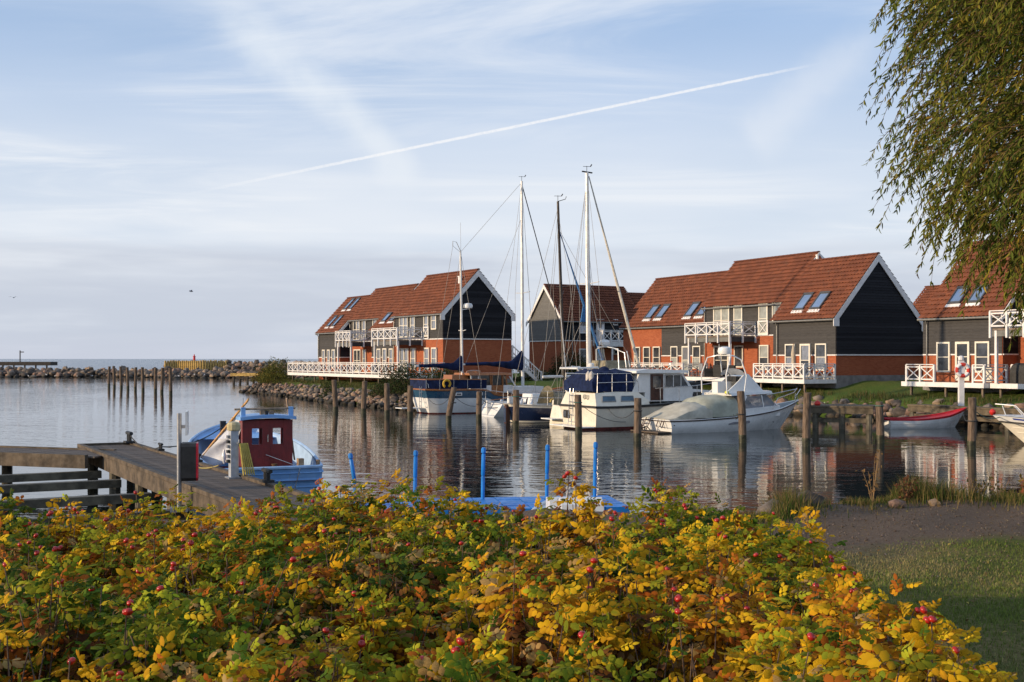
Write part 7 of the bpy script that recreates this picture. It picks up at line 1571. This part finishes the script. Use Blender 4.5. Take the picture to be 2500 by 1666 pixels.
def weed(x, y, h, n_, col_, label, seed):
    r = random.Random(seed); t = thing('dry_weed', label, 'weed', (x, y, float(near_h(x, y)) - .03)); st = MB(); lv = []
    for k in range(n_):
        a = r.uniform(0, 6.28); l = h * r.uniform(.5, 1); e = Vector((math.cos(a) * l * .3, math.sin(a) * l * .3, l)); st.tube([(0, 0, 0), tuple(e * .5 + Vector((0, 0, .05))), tuple(e)], [.005, .004, .002], 4)
        for j in range(9): q = r.uniform(.35, 1); lv.append(tuple(e * q + Vector((r.uniform(-.05, .05), r.uniform(-.05, .05), r.uniform(-.03, .03)))))
    st.build('stalks', mat('dry_stalk', (.24, .15, .07), .9), t); lv = np.array(lv); nd = rng.normal(0, 1, lv.shape)
    V, Fq = instance(lw * np.array([1, 2.2, 1]), lf, frames(nd, rng.normal(0, 1, lv.shape)), lv, rng.uniform(.03, .06, len(lv))); tag(link('leaves', numpy_mesh('leaves', V, Fq, leaf_attr_m, rgba(tint(col_, len(lv), .3), 8)), t), kind='stuff')
weed(4.28, 14.1, .72, 5, (.20, .12, .05), 'tall straw coloured dry stalks on the near bank', 1); weed(4.75, 14.3, .34, 16, (.14, .06, .03), 'low rust brown dead weed beside the straw stalks', 2); weed(6.15, 15.0, .66, 6, (.10, .09, .03), 'tall thin weed at the right of the near bank', 3); weed(5.8, 14.8, .42, 16, (.10, .085, .02), 'bushy olive weed on the near bank edge', 4); weed(6.6, 15.2, .5, 8, (.16, .13, .03), 'yellow green weed at the end of the near bank', 5); weed(2.9, 13.3, .3, 18, (.13, .07, .04), 'small brown weed just past the rose hedge', 6)
for i, (x, y, s, lb) in enumerate(((4.45, 13.75, .13, 'pink pebble boulder in the bank grass'), (2.9, 13.2, .26, 'low grey boulder half hidden by brown grass'), (3.35, 13.5, .22, 'flat grey stone at the edge of the gravel path'), (4.95, 13.9, .10, 'small tan stone in the bank grass'))):
    o = link('stone', STONES[(1, 0, 2, 3)[i]]); o.location = (x, y, float(near_h(x, y)) + s * .25); o.scale = (s, s * .8, s * .65); o.name = 'bank_stone'; tag(o, lb, 'stone')

# ---------------------------------------------------------------- shrubs by the houses
def shrub(x, y, z, rx, ry, h, n_, cols, label, size=.13, group=None):
    t = thing('shrub', label, 'shrub', (x, y, z), 0, group); c = rng.normal(0, 1, (n_, 3)); c /= np.linalg.norm(c, axis=1, keepdims=True); c[:, 2] = np.abs(c[:, 2]); rad_ = rng.uniform(.55, 1.05, (n_, 1)); lump = 1 + .18 * np.sin(c[:, :1] * 5 + x) * np.sin(c[:, 1:2] * 6 + y) + .12 * np.sin(c[:, 2:] * 9)
    p = c * rad_ * lump * np.array([rx, ry, h]); V, Fq = instance(lw * np.array([1, 2.6, 1]), lf, frames(rng.normal(0, 1, p.shape), rng.normal(0, 1, p.shape)), p, rng.uniform(.6, 1.3, n_) * size)
    tag(link('foliage', numpy_mesh('foliage', V, Fq, leaf_attr_m, rgba(tint(np.array(cols)[rng.choice(len(cols), n_)], n_, .3), 8)), t), kind='stuff')
    st = MB()
    for k in range(7): a = k * .9; st.tube([(0, 0, -.1), (rx * .3 * math.cos(a), ry * .3 * math.sin(a), h * .45), (rx * .6 * math.cos(a), ry * .6 * math.sin(a), h * .75)], [.035, .025, .01], 4)
    st.build('stems', bark_m, t)
G1, G2, G3, G4 = (.040, .060, .018), (.060, .075, .022), (.13, .12, .025), (.030, .042, .016)
zz_ = lambda x, y: float(land_h(x, y)) - .1
for x, y, rx, ry, h, cols, lb in ((-23.2, 117, 1.6, 2.4, 2.1, (G3, G2, G3), 'yellow green bush at the far end of the long terrace'), (-24.6, 119.5, 1.6, 2.0, 1.5, (G3, (.16, .09, .02), G2), 'orange tinged bush beside the yellow jetty'), (-14.6, 96.0, .9, 1.0, 1.3, (G1, G4, G2), 'dark green shrub poking up before the terrace railing'),
        (-7.6, 83.6, 2.1, 1.9, 1.9, (G4, G1, (.07, .06, .03)), 'dark bush on the boulders behind the stern of the motor sailer'), (-5.2, 86.0, 1.7, 1.6, 1.6, (G4, G1, G2), 'dark bush by the corner of the railed terrace'), (-3.6, 84.5, 1.5, 1.5, 1.2, (G4, (.08, .06, .03), G1), 'low bush behind the navy sail covers'), (-9.3, 85.6, 1.0, 1.2, .9, (G1, (.09, .06, .03)), 'low scrub on the boulder slope'),
        (5.2, 106, 2.2, 1.6, 2.2, (G4, (.07, .055, .03), G1), 'round dark bush against the weathered gable'), (6.8, 104, 2.0, 1.5, 1.2, (G3, G2, G1), 'low yellow green bush beside the round dark one'), (-1.2, 100, 1.8, 1.5, 1.3, (G1, G2, G4), 'green bush at the foot of the white stair'), (1.8, 101, 1.8, 1.5, 1.0, (G2, G3, G1), 'low green bush behind the masts'), (20.4, 66.3, .8, .7, .55, (G2, (.13, .09, .03)), 'tuft of scrub among the boulders by the quay'), (21.3, 64.4, 1.1, .8, .5, (G1, (.12, .10, .03)), 'grassy scrub above the boulders left of the lifebuoy')):
    shrub(x, y, zz_(x, y), rx, ry, h, int(1500 * rx * h), cols, lb, .12)
bgx = []
f_, tot_ = along(SHORE[:13]); tt = rng.uniform(0, tot_, 26000)
pp = np.array([f_(t)[:4] for t in tt]); of = rng.uniform(1.5, 3.6, len(tt)); X_ = pp[:, 0] - pp[:, 3] * of; Y_ = pp[:, 1] + pp[:, 2] * of
patchy = (np.sin(tt * .9) + np.sin(tt * 2.3 + 1) + rng.normal(0, .6, len(tt))) > -.3; X_, Y_ = X_[patchy], Y_[patchy]; P_ = np.stack([X_, Y_, land_h(X_, Y_) - .02], 1)
blades('shore_grass', 'rough grass fringe growing over the tops of the boulder slopes', P_, rng.uniform(.12, .42, len(X_)), np.full(len(X_), .03), .9, np.where((rng.rand(len(X_)) < .6)[:, None], tint((.055, .075, .018), len(X_), .3), tint((.14, .11, .045), len(X_), .3)))

# ---------------------------------------------------------------- loose grit and fallen leaves on the path
ng = 9000; qx = rng.uniform(1.2, 8.0, ng); qy = rng.uniform(8.6, 15.5, ng); ok = (qy > 9.0 + .36 * (qx - 3)) & (qy < bank_edge(qx) + .2); qx, qy = qx[ok], qy[ok]; ng = len(qx)
ov = np.array([(1, 0, 0), (0, 1, 0), (-1, 0, 0), (0, -1, 0), (0, 0, .8), (0, 0, -.8)]); of_ = np.array([(0, 1, 4), (1, 2, 4), (2, 3, 4), (3, 0, 4), (1, 0, 5), (2, 1, 5), (3, 2, 5), (0, 3, 5)])
qp = np.stack([qx, qy, near_h(qx, qy) + .004], 1); V, Fq = instance(ov, of_, frames(rng.normal(0, 1, (ng, 3)), rng.normal(0, 1, (ng, 3))), qp, rng.uniform(.004, .012, ng) * (.6 + .8 * rng.rand(ng) ** 3))
gc = np.array([(.14, .105, .08), (.18, .14, .11), (.25, .21, .17), (.10, .075, .058)])[rng.choice(4, ng, p=[.4, .3, .1, .2])]
tag(link('path_grit', numpy_mesh('path_grit', V, Fq, leaf_attr_m, rgba(tint(gc, ng, .25), 6))), 'loose grit scattered over the gravel path', 'gravel', kind='stuff')
nl = 700; qx = rng.uniform(1.3, 7.5, nl); qy = rng.uniform(4.0, 14.5, nl); ok = (qy < bank_edge(qx)) & (qx > hedge_right(np.minimum(qy, 7.5)) + .05); qx, qy = qx[ok], qy[ok]; nl = len(qx)
V, Fq = instance(lw * np.array([1, 2.2, 1]), lf, frames(rng.normal(0, 1, (nl, 3)) * [1, 1, .1], np.tile([[0, 0, 1.]], (nl, 1))), np.stack([qx, qy, near_h(qx, qy) + .025], 1), rng.uniform(.03, .06, nl))
tag(link('fallen_leaves', numpy_mesh('fallen_leaves', V, Fq, leaf_attr_m, rgba(tint(np.array([(.22, .14, .04), (.14, .08, .035), (.34, .24, .06)])[rng.choice(3, nl)], nl, .3), 8))), 'fallen willow and rose leaves on the lawn and path', 'leaves', kind='stuff')
